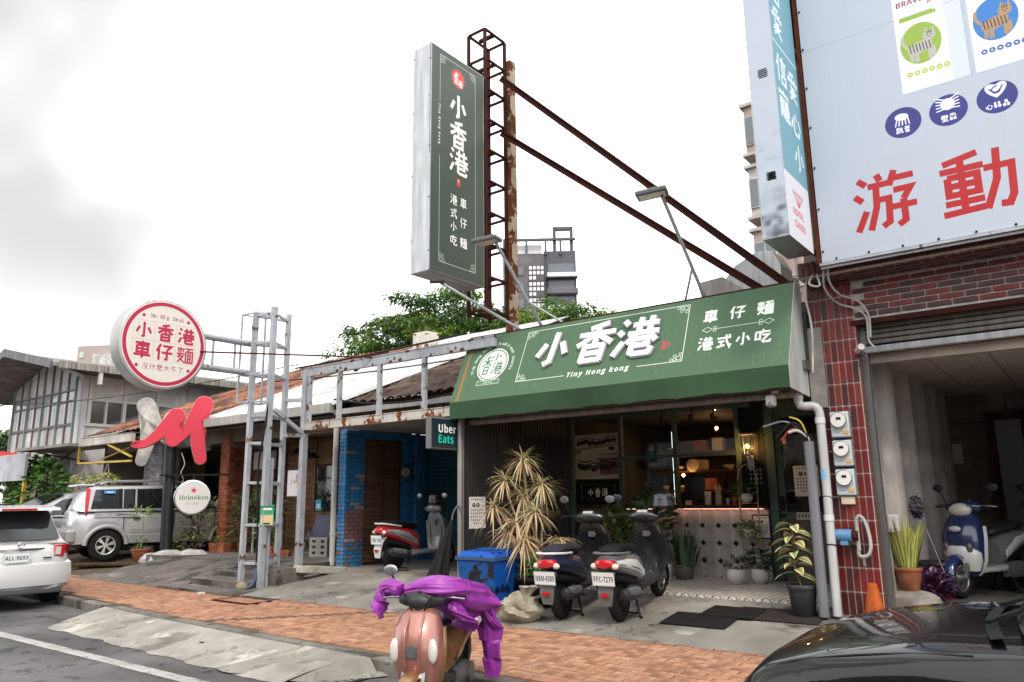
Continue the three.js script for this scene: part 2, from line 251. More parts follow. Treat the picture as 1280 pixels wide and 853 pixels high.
// ================= SETTING =================
struct('ground', box(2400, 0.1, 2400, 0, -0.12, 0), mat([0.2, 0.19, 0.17], 1, { t: TX.mottle, tm: 9 }));
struct('road', gridGeo(60, 20, (u, v) => [mix(-150, 150, u), 0.0, mix(60, -6.7, v)]), MT.asphalt);
{ const g = []; for (let x = -60; x < 40; x += 0.5) { const a = 0.075 + 0.008 * (hsh(x * 2 | 0, 1, 3) - 0.5), w = -4.05 - 0.004 * (x + 9); g.push(polyGeo([[[x, 0.005, w - a], [x + 0.5, 0.005, w - a], [x + 0.5, 0.005, w + a]], [[x, 0.005, w - a], [x + 0.5, 0.005, w + a], [x, 0.005, w + a]]])); } struct('road_marking', g, mat([0.78, 0.77, 0.74], 0.8, { t: TX.asphalt, tm: 1.3 })); }
{ // kerb stones, one by one
  const k = new THREE.Group(); k.name = 'kerb'; k.userData.kind = 'structure'; scene.add(k); const r = rng(5);
  const vars = [0, 1, 2].map((i) => { const m = MT.kerb.clone(); m.color.multiplyScalar(0.85 + 0.16 * i); return m; });
  for (let x = -24; x < 8; x += 1) {
    if (x > -11.9 && x < -6.5) continue;
    const z0 = kerbZ(x), z1 = kerbZ(x + 1), a = Math.atan2(-(z1 - z0), 1);
    piece('kerb_stone', shared(rb(0.985 / Math.cos(a), 0.3, 0.16, 0.015, 0, 0, 0)), vars[r() * 3 | 0], k, x + 0.5, -0.02 + (r() - 0.5) * 0.006, (z0 + z1) / 2 - 0.08, 0, a, 0);
  }
  struct('flush_kerb', loft([[-12, kerbZ(-12)], [-9, kerbZ(-9)], [-5.9, kerbZ(-5.9)]].map(([x, z]) => [[x, -0.1, z], [x, 0.1, z], [x, 0.131, z - 0.03], [x, 0.131, z - 0.16], [x, -0.1, z - 0.16]])), MT.kerb, k);
}
{ // concrete wedge from the road up to the kerb
  const r = rng(15), n = 40, front = (t) => { const x = mix(-11.25, -6.05, t); return [x, 0.006, -4.58 + 0.16 * t + 0.035 * Math.sin(t * 37) + 0.05 * (r() - 0.5)]; }, F = Array.from({ length: n + 1 }, (_, i) => front(i / n));
  const g = gridGeo(n, 8, (u, v) => { const f = F[Math.round(u * n)], x = mix(f[0], mix(-11.75, -6.0, u), v), zb = kerbZ(x) + 0.02; return [x, mix(0.006, 0.126, v ** 0.85) + 0.006 * (fbm(u, v, 6, 7) - 0.5), mix(f[2], zb, v)]; });
  struct('kerb_ramp', g, MT.concreteLight);
  struct('kerb_ramp_patch', gridGeo(14, 8, (u, v) => { const fx = mix(-7.1, -5.75, u), bk = mix(-6.75, -5.45, u), x = mix(fx, bk, v), f = -4.47 + 0.06 * Math.sin(u * 9) - 0.25 * u ** 3; return [x, mix(0.012, u > 0.8 ? 0.03 : 0.134, v) * (u > 0.93 ? 0.3 : 1) + 0.004, mix(f, kerbZ(x) + 0.015, v)]; }), mat([0.48, 0.46, 0.43], 0.92, { t: TX.concrete, tm: 2.3, bump: 0.006 }));
}
{ // pavement of clay bricks
  const pv = new THREE.Group(); pv.name = 'pavement'; pv.userData.kind = 'structure'; scene.add(pv);
  const r = rng(25), L = 0.2, Wd = 0.1, cand = [];
  obj('mortar_bed', gridGeo(80, 8, (u, v) => { const x = mix(-40, 12, u), z = mix(kerbZ(x) - 0.15, -7.13, v); return [x, gy(z) - 0.012, z]; }), MT.mortar, pv);
  const cols = [[0.57, 0.3, 0.185], [0.6, 0.32, 0.2], [0.54, 0.275, 0.17], [0.62, 0.345, 0.225], [0.5, 0.265, 0.17], [0.58, 0.315, 0.205]].map((c) => mat(c, 0.9, { t: TX.mottle, tm: 0.6, bump: 0.003 }));
  const geo = shared(rb(L - 0.01, 0.03, Wd - 0.01, 0.004, 0, 0, 0)), gs = [0, 1, 2, 3, 4, 5].map((i) => { const g = geo.clone(), uv = g.attributes.uv; for (let k = 0; k < uv.count; k++) uv.setXY(k, uv.getX(k) + i * 0.37, uv.getY(k) + i * 0.61); return g; });
  let row = 0;
  for (let z = -5.28; z > -7.1; z -= Wd, row++) for (let x = -24; x < 8; x += L) {
    const X = x + (row % 2) * L / 2, ze = z - Wd / 2; if (ze > kerbZ(X) - 0.2) continue;
    if (X < -9.75 && X > -10.75 && ze < -6.6) continue;           // inspection cover
    if (Math.abs(X + 8.55 + (ze + 6.2) * 1.05) < 0.06) continue;       // straight-cut cable joint
    const w = fbm(X / 30 + 0.5, ze / 30 + 0.5, 20, 66); cand.push({ x: X, z: ze, d: Math.hypot(X, ze), k: clamp((w * 1.2 - 0.1 + (r() - 0.5) * 1.0) * 6, 0, 5) | 0, t: (r() - 0.5) * 0.02, y: (r() - 0.5) * 0.005, i: r() * 6 | 0 });
  }
  const inView = (c) => { const p = V(c.x, gy(c.z), c.z).project(camera); return Math.abs(p.x) < 1 && Math.abs(p.y) < 1 && p.z < 1 && c.x < -2.6; };
  camera.updateMatrixWorld(); camera.updateProjectionMatrix();
  cand.sort((a, b) => a.d - b.d);
  let n = 0; const rest = cols.map(() => []);
  for (const c of cand) {
    const sl = Math.atan2(0.053, 1.84);
    if (n < 300 && inView(c)) { n++; piece('paving_brick', gs[c.i], cols[c.k], pv, c.x, gy(c.z) - 0.015 + c.y, c.z, sl, c.t, 0); }
    else { const g = c.d < 14 ? gs[c.i].clone() : boxUV(new THREE.BoxGeometry(L - 0.01, 0.03, Wd - 0.01)).toNonIndexed(); rest[c.k].push(g.rotateX(sl).translate(c.x, gy(c.z) - 0.015 + c.y, c.z)); }
  }
  rest.forEach((l, i) => { if (l.length) { const o = new THREE.Mesh(merge(l), cols[i]); o.name = 'paving_bricks'; o.userData.kind = 'stuff'; pv.add(o); } });
  const cv = thing('inspection_cover', 'inspection cover with brick infill and dark steel rim in the pavement beside the steel tower', 'manhole cover', [-10.25, gy(-6.8), -6.82], 0);
  obj('rim', [bx(-0.45, 0.45, -0.03, 0.008, 0.19, 0.22), bx(-0.45, 0.45, -0.03, 0.008, -0.22, -0.19), bx(-0.45, -0.42, -0.03, 0.008, -0.19, 0.19), bx(0.42, 0.45, -0.03, 0.008, -0.19, 0.19)], MT.rustDark, cv);
  for (let i = 0; i < 4; i++) for (let j = 0; j < 3; j++) piece('paving_brick', shared(rb(0.2, 0.03, 0.12, 0.004, 0, 0, 0)), cols[(i + j * 2) % 5], cv, -0.315 + i * 0.21, -0.012, -0.126 + j * 0.126);
}
// shop apron, carport floor, garage floor
struct('apron', gridGeo(90, 30, (u, v) => { const x = mix(-11.0, 14, u), z = mix(-7.1, -9.3, v); return [x, gy(z) + 0.004 + 0.006 * (fbm(u, v, 8, 12) - 0.5), z]; }), MT.concrete);
struct('carport_floor', bx(-11.02, -7.2, 0.32, 0.421, -9.25, -12.6), MT.concrete);
{ // porch floor of small herringbone tiles
  const t = canvasTex(1024, 1024, (g) => { g.fillStyle = '#3c3833'; g.fillRect(0, 0, 1024, 1024); const r = rng(9), w = 30, s = 1024 / 16; g.save(); for (let i = -8; i < 26; i++) for (let j = -30; j < 40; j++) { const X = i * s + j * 0, Y = j * 32; g.save(); g.translate((i + 0.5) * s, Y + (i % 2 ? 16 : 0)); g.rotate(i % 2 ? 0.62 : -0.62); const k = 195 + r() * 45; g.fillStyle = `rgb(${k},${k - 4},${k - 12})`; g.fillRect(-34, -11, 68, 22); g.restore(); } g.restore(); });
  t.wrapS = t.wrapT = THREE.RepeatWrapping; t.repeat.set(1 / 1.6, 1 / 1.6);
  struct('porch_floor', bx(-7.2, -2.42, 0.2, 0.428, -8.98, -11.4), mat(0xffffff, 0.45, { map: t }));
}
struct('garage_floor', bx(-1.95, 5, 0.1, 0.42, -9.25, -14), mat([0.27, 0.255, 0.24], 0.6, { t: TX.concrete, tm: 2 }));
// raised porch of the brick restaurant, its steps and the sloped slab beside them
struct('restaurant_porch', [bx(-16.3, -11.26, 0.1, 0.52, -8.45, -14), bx(-12.9, -11.26, 0.1, 0.518, -8.2, -8.5), bx(-11.26, -10.72, 0.1, 0.515, -7.72, -8.25)], MT.concreteDark);
{ const st = new THREE.Group(); st.name = 'porch_steps'; st.userData.kind = 'structure'; scene.add(st);
  obj('step', rbx(-12.95, -10.75, 0.05, 0.235, -6.95, -7.9, 0.02), MT.concreteDark, st); obj('step', rbx(-12.6, -11.0, 0.1, 0.34, -7.33, -8.2, 0.015), MT.concreteDark, st); obj('step', rbx(-12.62, -10.98, 0.1, 0.43, -7.78, -8.22, 0.015), MT.concreteDark, st);
}
struct('sloped_slab', gridGeo(10, 10, (u, v) => { const z = mix(-7.0, -8.5, v), x = mix(mix(-16.2, -15.6, v), -12.55, u); return [x, mix(gy(-7.05), 0.53, v) - 0.05 * (1 - u) * v + 0.008 * (fbm(u, v, 5, 3) - 0.5), z]; }), MT.concreteDark);
struct('parking_ground', gridGeo(40, 16, (u, v) => { const x = mix(-40, -15.6, u), z = mix(-7.1, -14, v); return [x, gy(z) - 0.02 + 0.05 * (fbm(u, v, 8, 33) - 0.5) - 0.06 * v, z]; }), MT.soil);
{ // drain grate at the kerb
  const g = thing('drain_grate', 'black steel drain grate of parallel bars in the road by the kerb ramp', 'drain grate', [-5.95, 0, -4.86], 0.1);
  obj('frame', [bx(-0.42, 0.42, -0.05, 0.012, 0.24, 0.28), bx(-0.42, 0.42, -0.05, 0.012, -0.28, -0.24), bx(-0.42, -0.38, -0.05, 0.012, -0.24, 0.24), bx(0.38, 0.42, -0.05, 0.012, -0.24, 0.24), bx(-0.38, 0.38, 0.001, 0.003, -0.24, 0.24)], MT.black, g);
  for (let i = 0; i < 8; i++) obj('bar', bx(-0.38, 0.38, 0.004, 0.016, -0.215 + i * 0.058, -0.185 + i * 0.058), MT.steel, g);
}
// ================= FOLIAGE HELPERS =================
const leafMat = mat(0xffffff, 0.75, { phys: 1, transmission: 0.25, thickness: 0, vertexColors: true, specularIntensity: 0.5 });
const leafGloss = mat(0xffffff, 0.4, { vertexColors: true });
function foliage(name, parent, items, m = leafMat, segs = 4) {
  const P = [], N = [], Cc = [], U = [], d = V(0, 0, 0), s = V(0, 0, 0), a = V(0, 0, 0), n = V(0, 0, 0);
  const put = (v, c, nn) => { P.push(v.x, v.y, v.z); N.push(nn.x, nn.y, nn.z); Cc.push(...c); U.push(v.x, v.y + v.z); };
  for (const it of items) {
    d.set(...it.d).normalize(); s.set(...(it.s || [d.z + 0.01, 0, -d.x + 0.02])).normalize(); n.copy(s).cross(d).normalize(); if (n.y < 0) n.negate();
    const sg = it.seg || segs; let pl = null, pr = null, pc = null;
    for (let k = 0; k <= sg; k++) {
      const t = k / sg, w = it.w * 0.5 * (it.prof ? it.prof(t) : Math.sin(Math.PI * Math.min(1, 0.12 + 0.88 * t)) ** 0.8);
      a.set(...it.p).addScaledVector(d, it.l * t); a.y -= (it.droop || 0) * it.l * t * t;
      const fold = w * (it.fold ?? 0.25), l = a.clone().addScaledVector(s, w).addScaledVector(n, fold), r = a.clone().addScaledVector(s, -w).addScaledVector(n, fold), c = a.clone();
      if (pl) { const e = it.e || it.c; for (const [A, B, C2, D, ca, cb] of [[pl, l, c, pc, e, it.c], [pc, c, r, pr, it.c, e]]) { put(A, ca, n); put(B, ca, n); put(C2, cb, n); put(A, ca, n); put(C2, cb, n); put(D, cb, n); } }
      pl = l; pr = r; pc = c;
    }
  }
  const g = new THREE.BufferGeometry(); g.setAttribute('position', new THREE.Float32BufferAttribute(P, 3)); g.computeVertexNormals(); g.setAttribute('color', new THREE.Float32BufferAttribute(Cc, 3)); g.setAttribute('uv', new THREE.Float32BufferAttribute(U, 2));
  const o = new THREE.Mesh(g, m); o.name = name; parent.add(o); return o;
}
const jit = (c, r, k = 0.3) => { const f = 1.35 + (r() - 0.5) * 2 * k; return [c[0] * f * (1 + (r() - 0.5) * 0.25), c[1] * f, c[2] * f]; };
function bushLeaves(r, n, c, rad, l, w, col, up = 0.3, o = {}) {   // leaves through an ellipsoid
  const out = []; for (let i = 0; i < n; i++) { const th = r() * 6.283, ph = Math.acos(2 * r() - 1), q = 0.45 + 0.55 * r() ** 0.5, v = [Math.sin(ph) * Math.cos(th) * q, Math.cos(ph) * q, Math.sin(ph) * Math.sin(th) * q];
    const a = r() * 6.283; out.push({ p: [c[0] + v[0] * rad[0], c[1] + v[1] * rad[1], c[2] + v[2] * rad[2]], d: [v[0] + Math.cos(a) * 0.6, up + v[1] * 0.5 + (r() - 0.5) * 0.6, v[2] + Math.sin(a) * 0.6], l: l * (0.7 + r() * 0.6), w: w * (0.7 + r() * 0.6), droop: o.droop ?? 0.25, c: jit(col, r, o.k ?? 0.35), e: o.e && jit(o.e, r, 0.2), s: [Math.cos(a + 1.5), (r() - 0.5) * 0.8, Math.sin(a + 1.5)] }); }
  return out;
}
const pot = (parent, r0, r1, h, m, y = 0) => { const p = obj('pot', lathe([[0.001, y], [r0, y], [mix(r0, r1, 0.9), y + h * 0.86], [r1 * 1.05, y + h * 0.87], [r1 * 1.05, y + h], [r1 * 0.93, y + h], [r1 * 0.9, y + h * 0.85], [0.001, y + h * 0.84]]), m, parent); obj('soil', cyl(r1 * 0.9, r1 * 0.9, 0.01, 0, y + h * 0.86, 0), MT.soil, p); return p; };

// ================= SHOP =================
const XL = -7.2, XR = -2.42, ZF = -11;
{ // shell of the shop
  const s = thing('noodle_shop', 'noodle shop building with tiled counter window behind a deep open porch', 'shop', [0, 0, 0]);
  const dk = mat([0.12, 0.12, 0.12], 0.85, { t: TX.mottle });
  obj('porch_ceiling', bx(XL, XR, 2.95, 3.05, -8.45, -11.2), mat([0.2, 0.2, 0.19], 0.9, { t: TX.mottle }), s);
  obj('roof', bx(XL - 0.05, XR, 3.62, 3.74, -8.62, -15.2), MT.concreteDark, s);
  obj('fascia', bx(XL, XR, 3.05, 3.62, -8.6, -8.7), MT.green, s);
  obj('back_wall', bx(XL, XR, 0.3, 3.62, -15, -15.2), dk, s);
  obj('side_wall', bx(XL - 0.06, XL - 0.01, 0.2, 3.62, -11, -15), dk, s);
  obj('room_ceiling', bx(XL, XR, 2.95, 3.05, -11.2, -15), dk, s);
  obj('room_floor', bx(XL, XR, 0.2, 0.43, -11.4, -15), dk, s);
  // ribbed steel side wall of the porch
  const pts = []; for (let z = -8.2; z > -11; z -= 0.076) pts.push([z, 0], [z - 0.022, 0], [z - 0.028, 0.02], [z - 0.068, 0.02]); pts.push([-11, 0]);
  const rib = polyGeo(pts.slice(1).flatMap((b, i) => { const a = pts[i], y0 = 0.25, y1 = 2.95, X = (p) => XL + p[1]; return [[[X(a), y0, a[0]], [X(b), y0, b[0]], [X(b), y1, b[0]]], [[X(a), y0, a[0]], [X(b), y1, b[0]], [X(a), y1, a[0]]]]; }));
  obj('corrugated_wall', [rib, bx(XL - 0.05, XL - 0.03, 0.2, 2.95, -8.2, -11)], mat([0.075, 0.075, 0.085], 0.45, { metal: 0.4, t: TX.streak }), s);
  obj('corner_post', [cyl(0.035, 0.035, 2.5, XL, 1.5, -8.16), bx(XL - 0.02, XL + 0.02, 0.3, 2.8, -8.2, -8.24)], mat([0.42, 0.4, 0.38], 0.55, { metal: 0.3, t: TX.streak }), s);
  // window frame
  const fr = obj('window_frame', [...[-7.15, -6.2, -5.23, -4.22].map((x) => bx(x - 0.035, x + 0.035, x < -6.5 ? 0.43 : 1.47, 2.9, ZF - 0.03, ZF + 0.03)), bx(-7.185, -4.185, 2.88, 2.945, ZF - 0.028, ZF + 0.028), bx(-6.165, -4.255, 2.19, 2.24, ZF - 0.026, ZF + 0.026), bx(-4.185, -4.0, 2.88, 2.945, ZF - 0.028, ZF + 0.02)], mat([0.1, 0.15, 0.12], 0.5, { t: TX.fine }), s);
  for (const [a, b, y0, y1] of [[-7.115, -6.235, 0.43, 2.88], [-6.165, -5.265, 2.24, 2.88], [-5.195, -4.255, 2.24, 2.88], [-6.165, -5.265, 1.47, 2.19]]) obj('pane', bx(a, b, y0, y1, ZF - 0.003, ZF + 0.003), MT.pane, fr);
  obj('dark_wall', bx(-4.185, -3.8, 0.43, 2.95, ZF - 0.08, ZF), mat([0.022, 0.024, 0.026], 0.6, { t: TX.fine }), s);
  // counter: white tiles with corners cut, black insets
  const ct = obj('counter', bx(-6.2, -3.83, 0.43, 1.42, ZF + 0.01, ZF - 0.4), MT.concreteDark, s);
  const q = 0.1225, k = 0.04, tg = shared(ext([[-q + k, -q], [q - k, -q], [q, -q + k], [q, q - k], [q - k, q], [-q + k, q], [-q, q - k], [-q, -q + k]], 0.008, 0.002)), dg = shared(ext([[-k + 0.002, 0], [0, -k + 0.002], [k - 0.002, 0], [0, k - 0.002]], 0.007, 0.001)), r = rng(8);
  const tm = [0, 1, 2].map((i) => mat([0.76 + i * 0.03, 0.74 + i * 0.03, 0.71 + i * 0.03], 0.28, { t: TX.mottle, tm: 0.8 })), tb = mat([0.008, 0.008, 0.008], 0.25);
  for (let i = 0; i < 9; i++) for (let j = 0; j < 4; j++) { const x = -5.99 + i * 0.252, y = 0.54 + j * 0.252; piece('tile', tg, tm[r() * 3 | 0], ct, x, y, ZF + 0.011, (r() - 0.5) * 0.006, (r() - 0.5) * 0.006); if (i < 8 && j < 3) piece('inset_tile', dg, tb, ct, x + 0.126, y + 0.126, ZF + 0.012); }
  obj('countertop', rbx(-6.25, -3.82, 1.42, 1.465, ZF + 0.1, ZF - 0.42, 0.01), MT.woodDark, ct);
  const led = obj('light_strip', bx(-6.15, -3.9, 1.406, 1.416, ZF + 0.06, ZF + 0.085), mat([0.9, 0.6, 0.5], 0.5, { emissive: 0xffb49a, emissiveIntensity: 1.1 }), ct);
  const ra = new THREE.RectAreaLight(0xffb79c, 1.6, 2.25, 0.03); ra.position.set(-5.02, 1.4, ZF + 0.073); ra.lookAt(-5.02, 0, ZF + 0.073); scene.add(ra);
  // door
  const gm = mat([0.07, 0.14, 0.095], 0.45, { t: TX.fine });
  obj('door_frame', [bx(-3.8, -3.68, 0.43, 2.92, ZF - 0.06, ZF + 0.05), bx(-3.68, -2.85, 2.8, 2.92, ZF - 0.06, ZF + 0.05), bx(-2.85, -2.75, 0.43, 2.92, ZF - 0.06, ZF + 0.05)], gm, s);
  const dr = obj('door', [bx(-3.675, -3.58, 0.45, 2.79, ZF - 0.03, ZF + 0.02), bx(-2.95, -2.86, 0.45, 2.79, ZF - 0.03, ZF + 0.02), bx(-3.58, -2.95, 2.7, 2.79, ZF - 0.03, ZF + 0.02), bx(-3.58, -2.95, 1.26, 1.36, ZF - 0.03, ZF + 0.02), bx(-3.58, -2.95, 0.45, 0.56, ZF - 0.03, ZF + 0.02)], gm, s);
  obj('pane', bx(-3.58, -2.95, 1.36, 2.7, ZF - 0.01, ZF - 0.004), MT.pane, dr);
  obj('kick_panel', bx(-3.58, -2.95, 0.56, 1.26, ZF - 0.012, ZF - 0.002), mat([0.14, 0.1, 0.085], 0.5, { t: TX.fine }), dr);
  obj('handle', [rbx(-3.66, -3.6, 1.38, 1.58, ZF + 0.02, ZF + 0.04, 0.01), bar([-3.63, 1.5, ZF + 0.03], [-3.63, 1.5, ZF + 0.09], 0.02), bar([-3.63, 1.5, ZF + 0.09], [-3.52, 1.5, ZF + 0.09], 0.02), cyl(0.03, 0.03, 0.03, -3.63, 1.32, ZF + 0.03, Math.PI / 2)], MT.black, dr);
  obj('side_panel', bx(-2.75, XR, 0.43, 2.95, ZF - 0.08, ZF), mat([0.03, 0.03, 0.03], 0.7), s);
  // wooden blocks stacked behind the left pane, framed picture and name board on it
  const cr = rng(31), cm = [mat([0.36, 0.25, 0.14], 0.8, { t: TX.wood }), mat([0.27, 0.19, 0.11], 0.8, { t: TX.wood }), mat([0.42, 0.33, 0.22], 0.8, { t: TX.mottle })];
  for (let j = 0; j < 6; j++) { let x = -7.1; while (x < -6.3) { const w = Math.min(0.12 + cr() * 0.2, -6.24 - x); piece('wooden_block', shared(rb(w - 0.012, 0.155, 0.12, 0.012, 0, 0, 0)), cm[cr() * 3 | 0], s, x + w / 2, 0.52 + j * 0.165, ZF - 0.14 - cr() * 0.05); x += w; } }
}
{ // lantern, lit
  const l = thing('wall_lantern', 'lit box wall lantern with clear glass beside the green shop door', 'lantern', [-4.04, 2.3, ZF + 0.01]);
  obj('bracket', [bx(-0.05, 0.05, -0.32, -0.12, 0, 0.015), bar([0, -0.18, 0.01], [0, -0.1, 0.1], 0.02)], MT.steel, l);
  const t = (y, w) => [[-w, y, 0.12 - w], [w, y, 0.12 - w], [w, y, 0.12 + w], [-w, y, 0.12 + w]], a = t(-0.12, 0.07), b = t(0.17, 0.1);
  obj('frame', [...[0, 1, 2, 3].flatMap((i) => [bar(a[i], b[i], 0.009), bar(a[i], a[(i + 1) % 4], 0.009), bar(b[i], b[(i + 1) % 4], 0.009)]), box(0.2, 0.01, 0.2, 0, 0.176, 0.12), box(0.14, 0.01, 0.14, 0, -0.125, 0.12), cyl(0.015, 0.02, 0.06, 0, -0.1, 0.12)], MT.steel, l);
  for (let i = 0; i < 4; i++) obj('pane', quadPanel(a[i], a[(i + 1) % 4], b[(i + 1) % 4], b[i], 0.002), MT.pane, l);
  obj('bulb', sph(0.032, 0, 0.0, 0.12), mat([1, 0.8, 0.5], 0.4, { emissive: 0xffb45c, emissiveIntensity: 6 }), l);
  const p = new THREE.PointLight(0xffb060, 0.45, 0, 2); p.position.set(-4.04, 2.3, ZF + 0.13); p.shadow.radius = 1.5; scene.add(p);
}
{ // photo mural and name board
  const t = canvasTex(440, 400, (g, w, h) => {
    const r = rng(71); g.fillStyle = '#b9a78e'; g.fillRect(0, 0, w, h); g.fillStyle = '#8d7d68'; g.beginPath(); g.moveTo(0, 130); g.lineTo(w, 90); g.lineTo(w, 200); g.lineTo(0, 170); g.fill(); g.fillStyle = '#c9b89c'; g.beginPath(); g.moveTo(60, 140); g.lineTo(w, 105); g.lineTo(w, 170); g.lineTo(60, 190); g.fill();
    const person = (x, y, s) => { g.fillStyle = ['#2c241e', '#4b3a30', '#3a2222', '#5b4a3c'][r() * 4 | 0]; g.beginPath(); g.ellipse(x, y + s * 1.6, s * 0.9, s * 1.3, 0, 0, 7); g.fill(); g.fillStyle = '#cdb798'; g.beginPath(); g.ellipse(x, y, s * 0.5, s * 0.62, 0, 0, 7); g.fill(); g.fillStyle = '#1c1614'; g.beginPath(); g.ellipse(x, y - s * 0.35, s * 0.55, s * 0.38, 0, 0, 7); g.fill(); };
    for (let i = 0; i < 16; i++) person(30 + i * 25, 30 + r() * 30, 17); for (let i = 0; i < 14; i++) person(40 + i * 28, 235 + r() * 40, 24); g.fillStyle = 'rgba(60,16,20,.5)'; g.fillRect(250, 215, 190, 150); g.fillStyle = '#d2c3a8'; g.beginPath(); g.moveTo(0, 400); g.lineTo(250, 372); g.lineTo(440, 400); g.fill(); g.fillStyle = '#3a3028'; g.fillRect(345, 120, 60, 32);
  });
  tag(decal('photo_mural', 0.84, 0.74, t, scene, [-6.66, 2.27, ZF + 0.012], [0, 0, 0], 0.5), 'sepia crowd photograph printed on the shop window behind the scooters', 'poster');
  const b = canvasTex(512, 240, (g, w, h) => { g.fillStyle = '#141814'; g.fillRect(0, 0, w, h); g.strokeStyle = '#6a6655'; g.lineWidth = 3; g.strokeRect(110, 45, 290, 150); ['小', '香', '港'].forEach((c, i) => glyph(g, c, 140 + i * 82, 78, 68, 84, 13, '#e8dcc0')); const r = rng(3); for (let i = 0; i < 4; i++) for (const x of [60, 440]) scribble(g, x, 55 + i * 36, 20, 24, 3, '#8a8672', r); });
  tag(decal('name_board', 0.86, 0.4, b, scene, [-6.66, 1.68, ZF + 0.012]), 'dark board with three cream characters below the crowd photograph', 'sign');
}
function noticeTex() { return canvasTex(300, 460, (g, w, h) => { g.fillStyle = '#eeeae6'; g.fillRect(0, 0, w, h); const r = rng(6); for (let i = 0; i < 7; i++) scribble(g, 34 + i * 34, 24, 22, 30, 4, '#3a3036', r); g.fillStyle = '#3a3036'; for (const x of [86, 160]) { g.beginPath(); g.arc(x, 122, 32, 0, 7); g.fill(); } g.fillStyle = '#eeeae6'; g.fillRect(64, 112, 44, 8); g.fillRect(140, 118, 40, 8); for (let j = 0; j < 5; j++) for (let i = 0; i < 7 - (j > 3 ? 3 : 0); i++) scribble(g, 30 + i * 35 + (j > 3 ? 50 : 0), 180 + j * 48, 24, 30, 4, '#4a4048', r); }); }
const notice = noticeTex();
tag(decal('notice', 0.36, 0.44, notice, scene, [XL + 0.026, 1.405, -8.51], [0, Math.PI / 2, 0], 0.7), 'white printed notice on the ribbed dark porch wall', 'notice');
tag(decal('notice', 0.34, 0.42, notice, scene, [-3.28, 1.79, ZF + 0.004], [0, 0, 0], 0.7), 'pale printed notice taped inside the glass of the green shop door', 'notice');
{ const t = canvasTex(160, 240, (g, w, h) => { g.fillStyle = '#101214'; g.fillRect(0, 0, w, h); g.strokeStyle = '#aaa'; g.strokeRect(8, 30, w - 16, h - 40); const r = rng(2); for (let j = 0; j < 4; j++) for (let i = 0; i < 4; i++) scribble(g, 22 + i * 32, 50 + j * 44, 20, 26, 3, '#cfcabf', r); });
  tag(decal('menu_board', 0.24, 0.34, t, scene, [-3.99, 1.88, ZF + 0.004]), 'small black board with chalk-white lines under the wall lantern', 'menu board');
  tag(decal('opening_sticker', 0.3, 0.1, canvasTex(200, 66, (g) => { g.fillStyle = '#c9c4b8'; g.fillRect(0, 0, 200, 66); const r = rng(12); for (let i = 0; i < 6; i++) scribble(g, 12 + i * 31, 16, 22, 32, 4, '#222', r); }), scene, [-3.3, 1.31, ZF + 0.024]), 'small grey sticker across the lock rail of the green shop door', 'sticker'); }

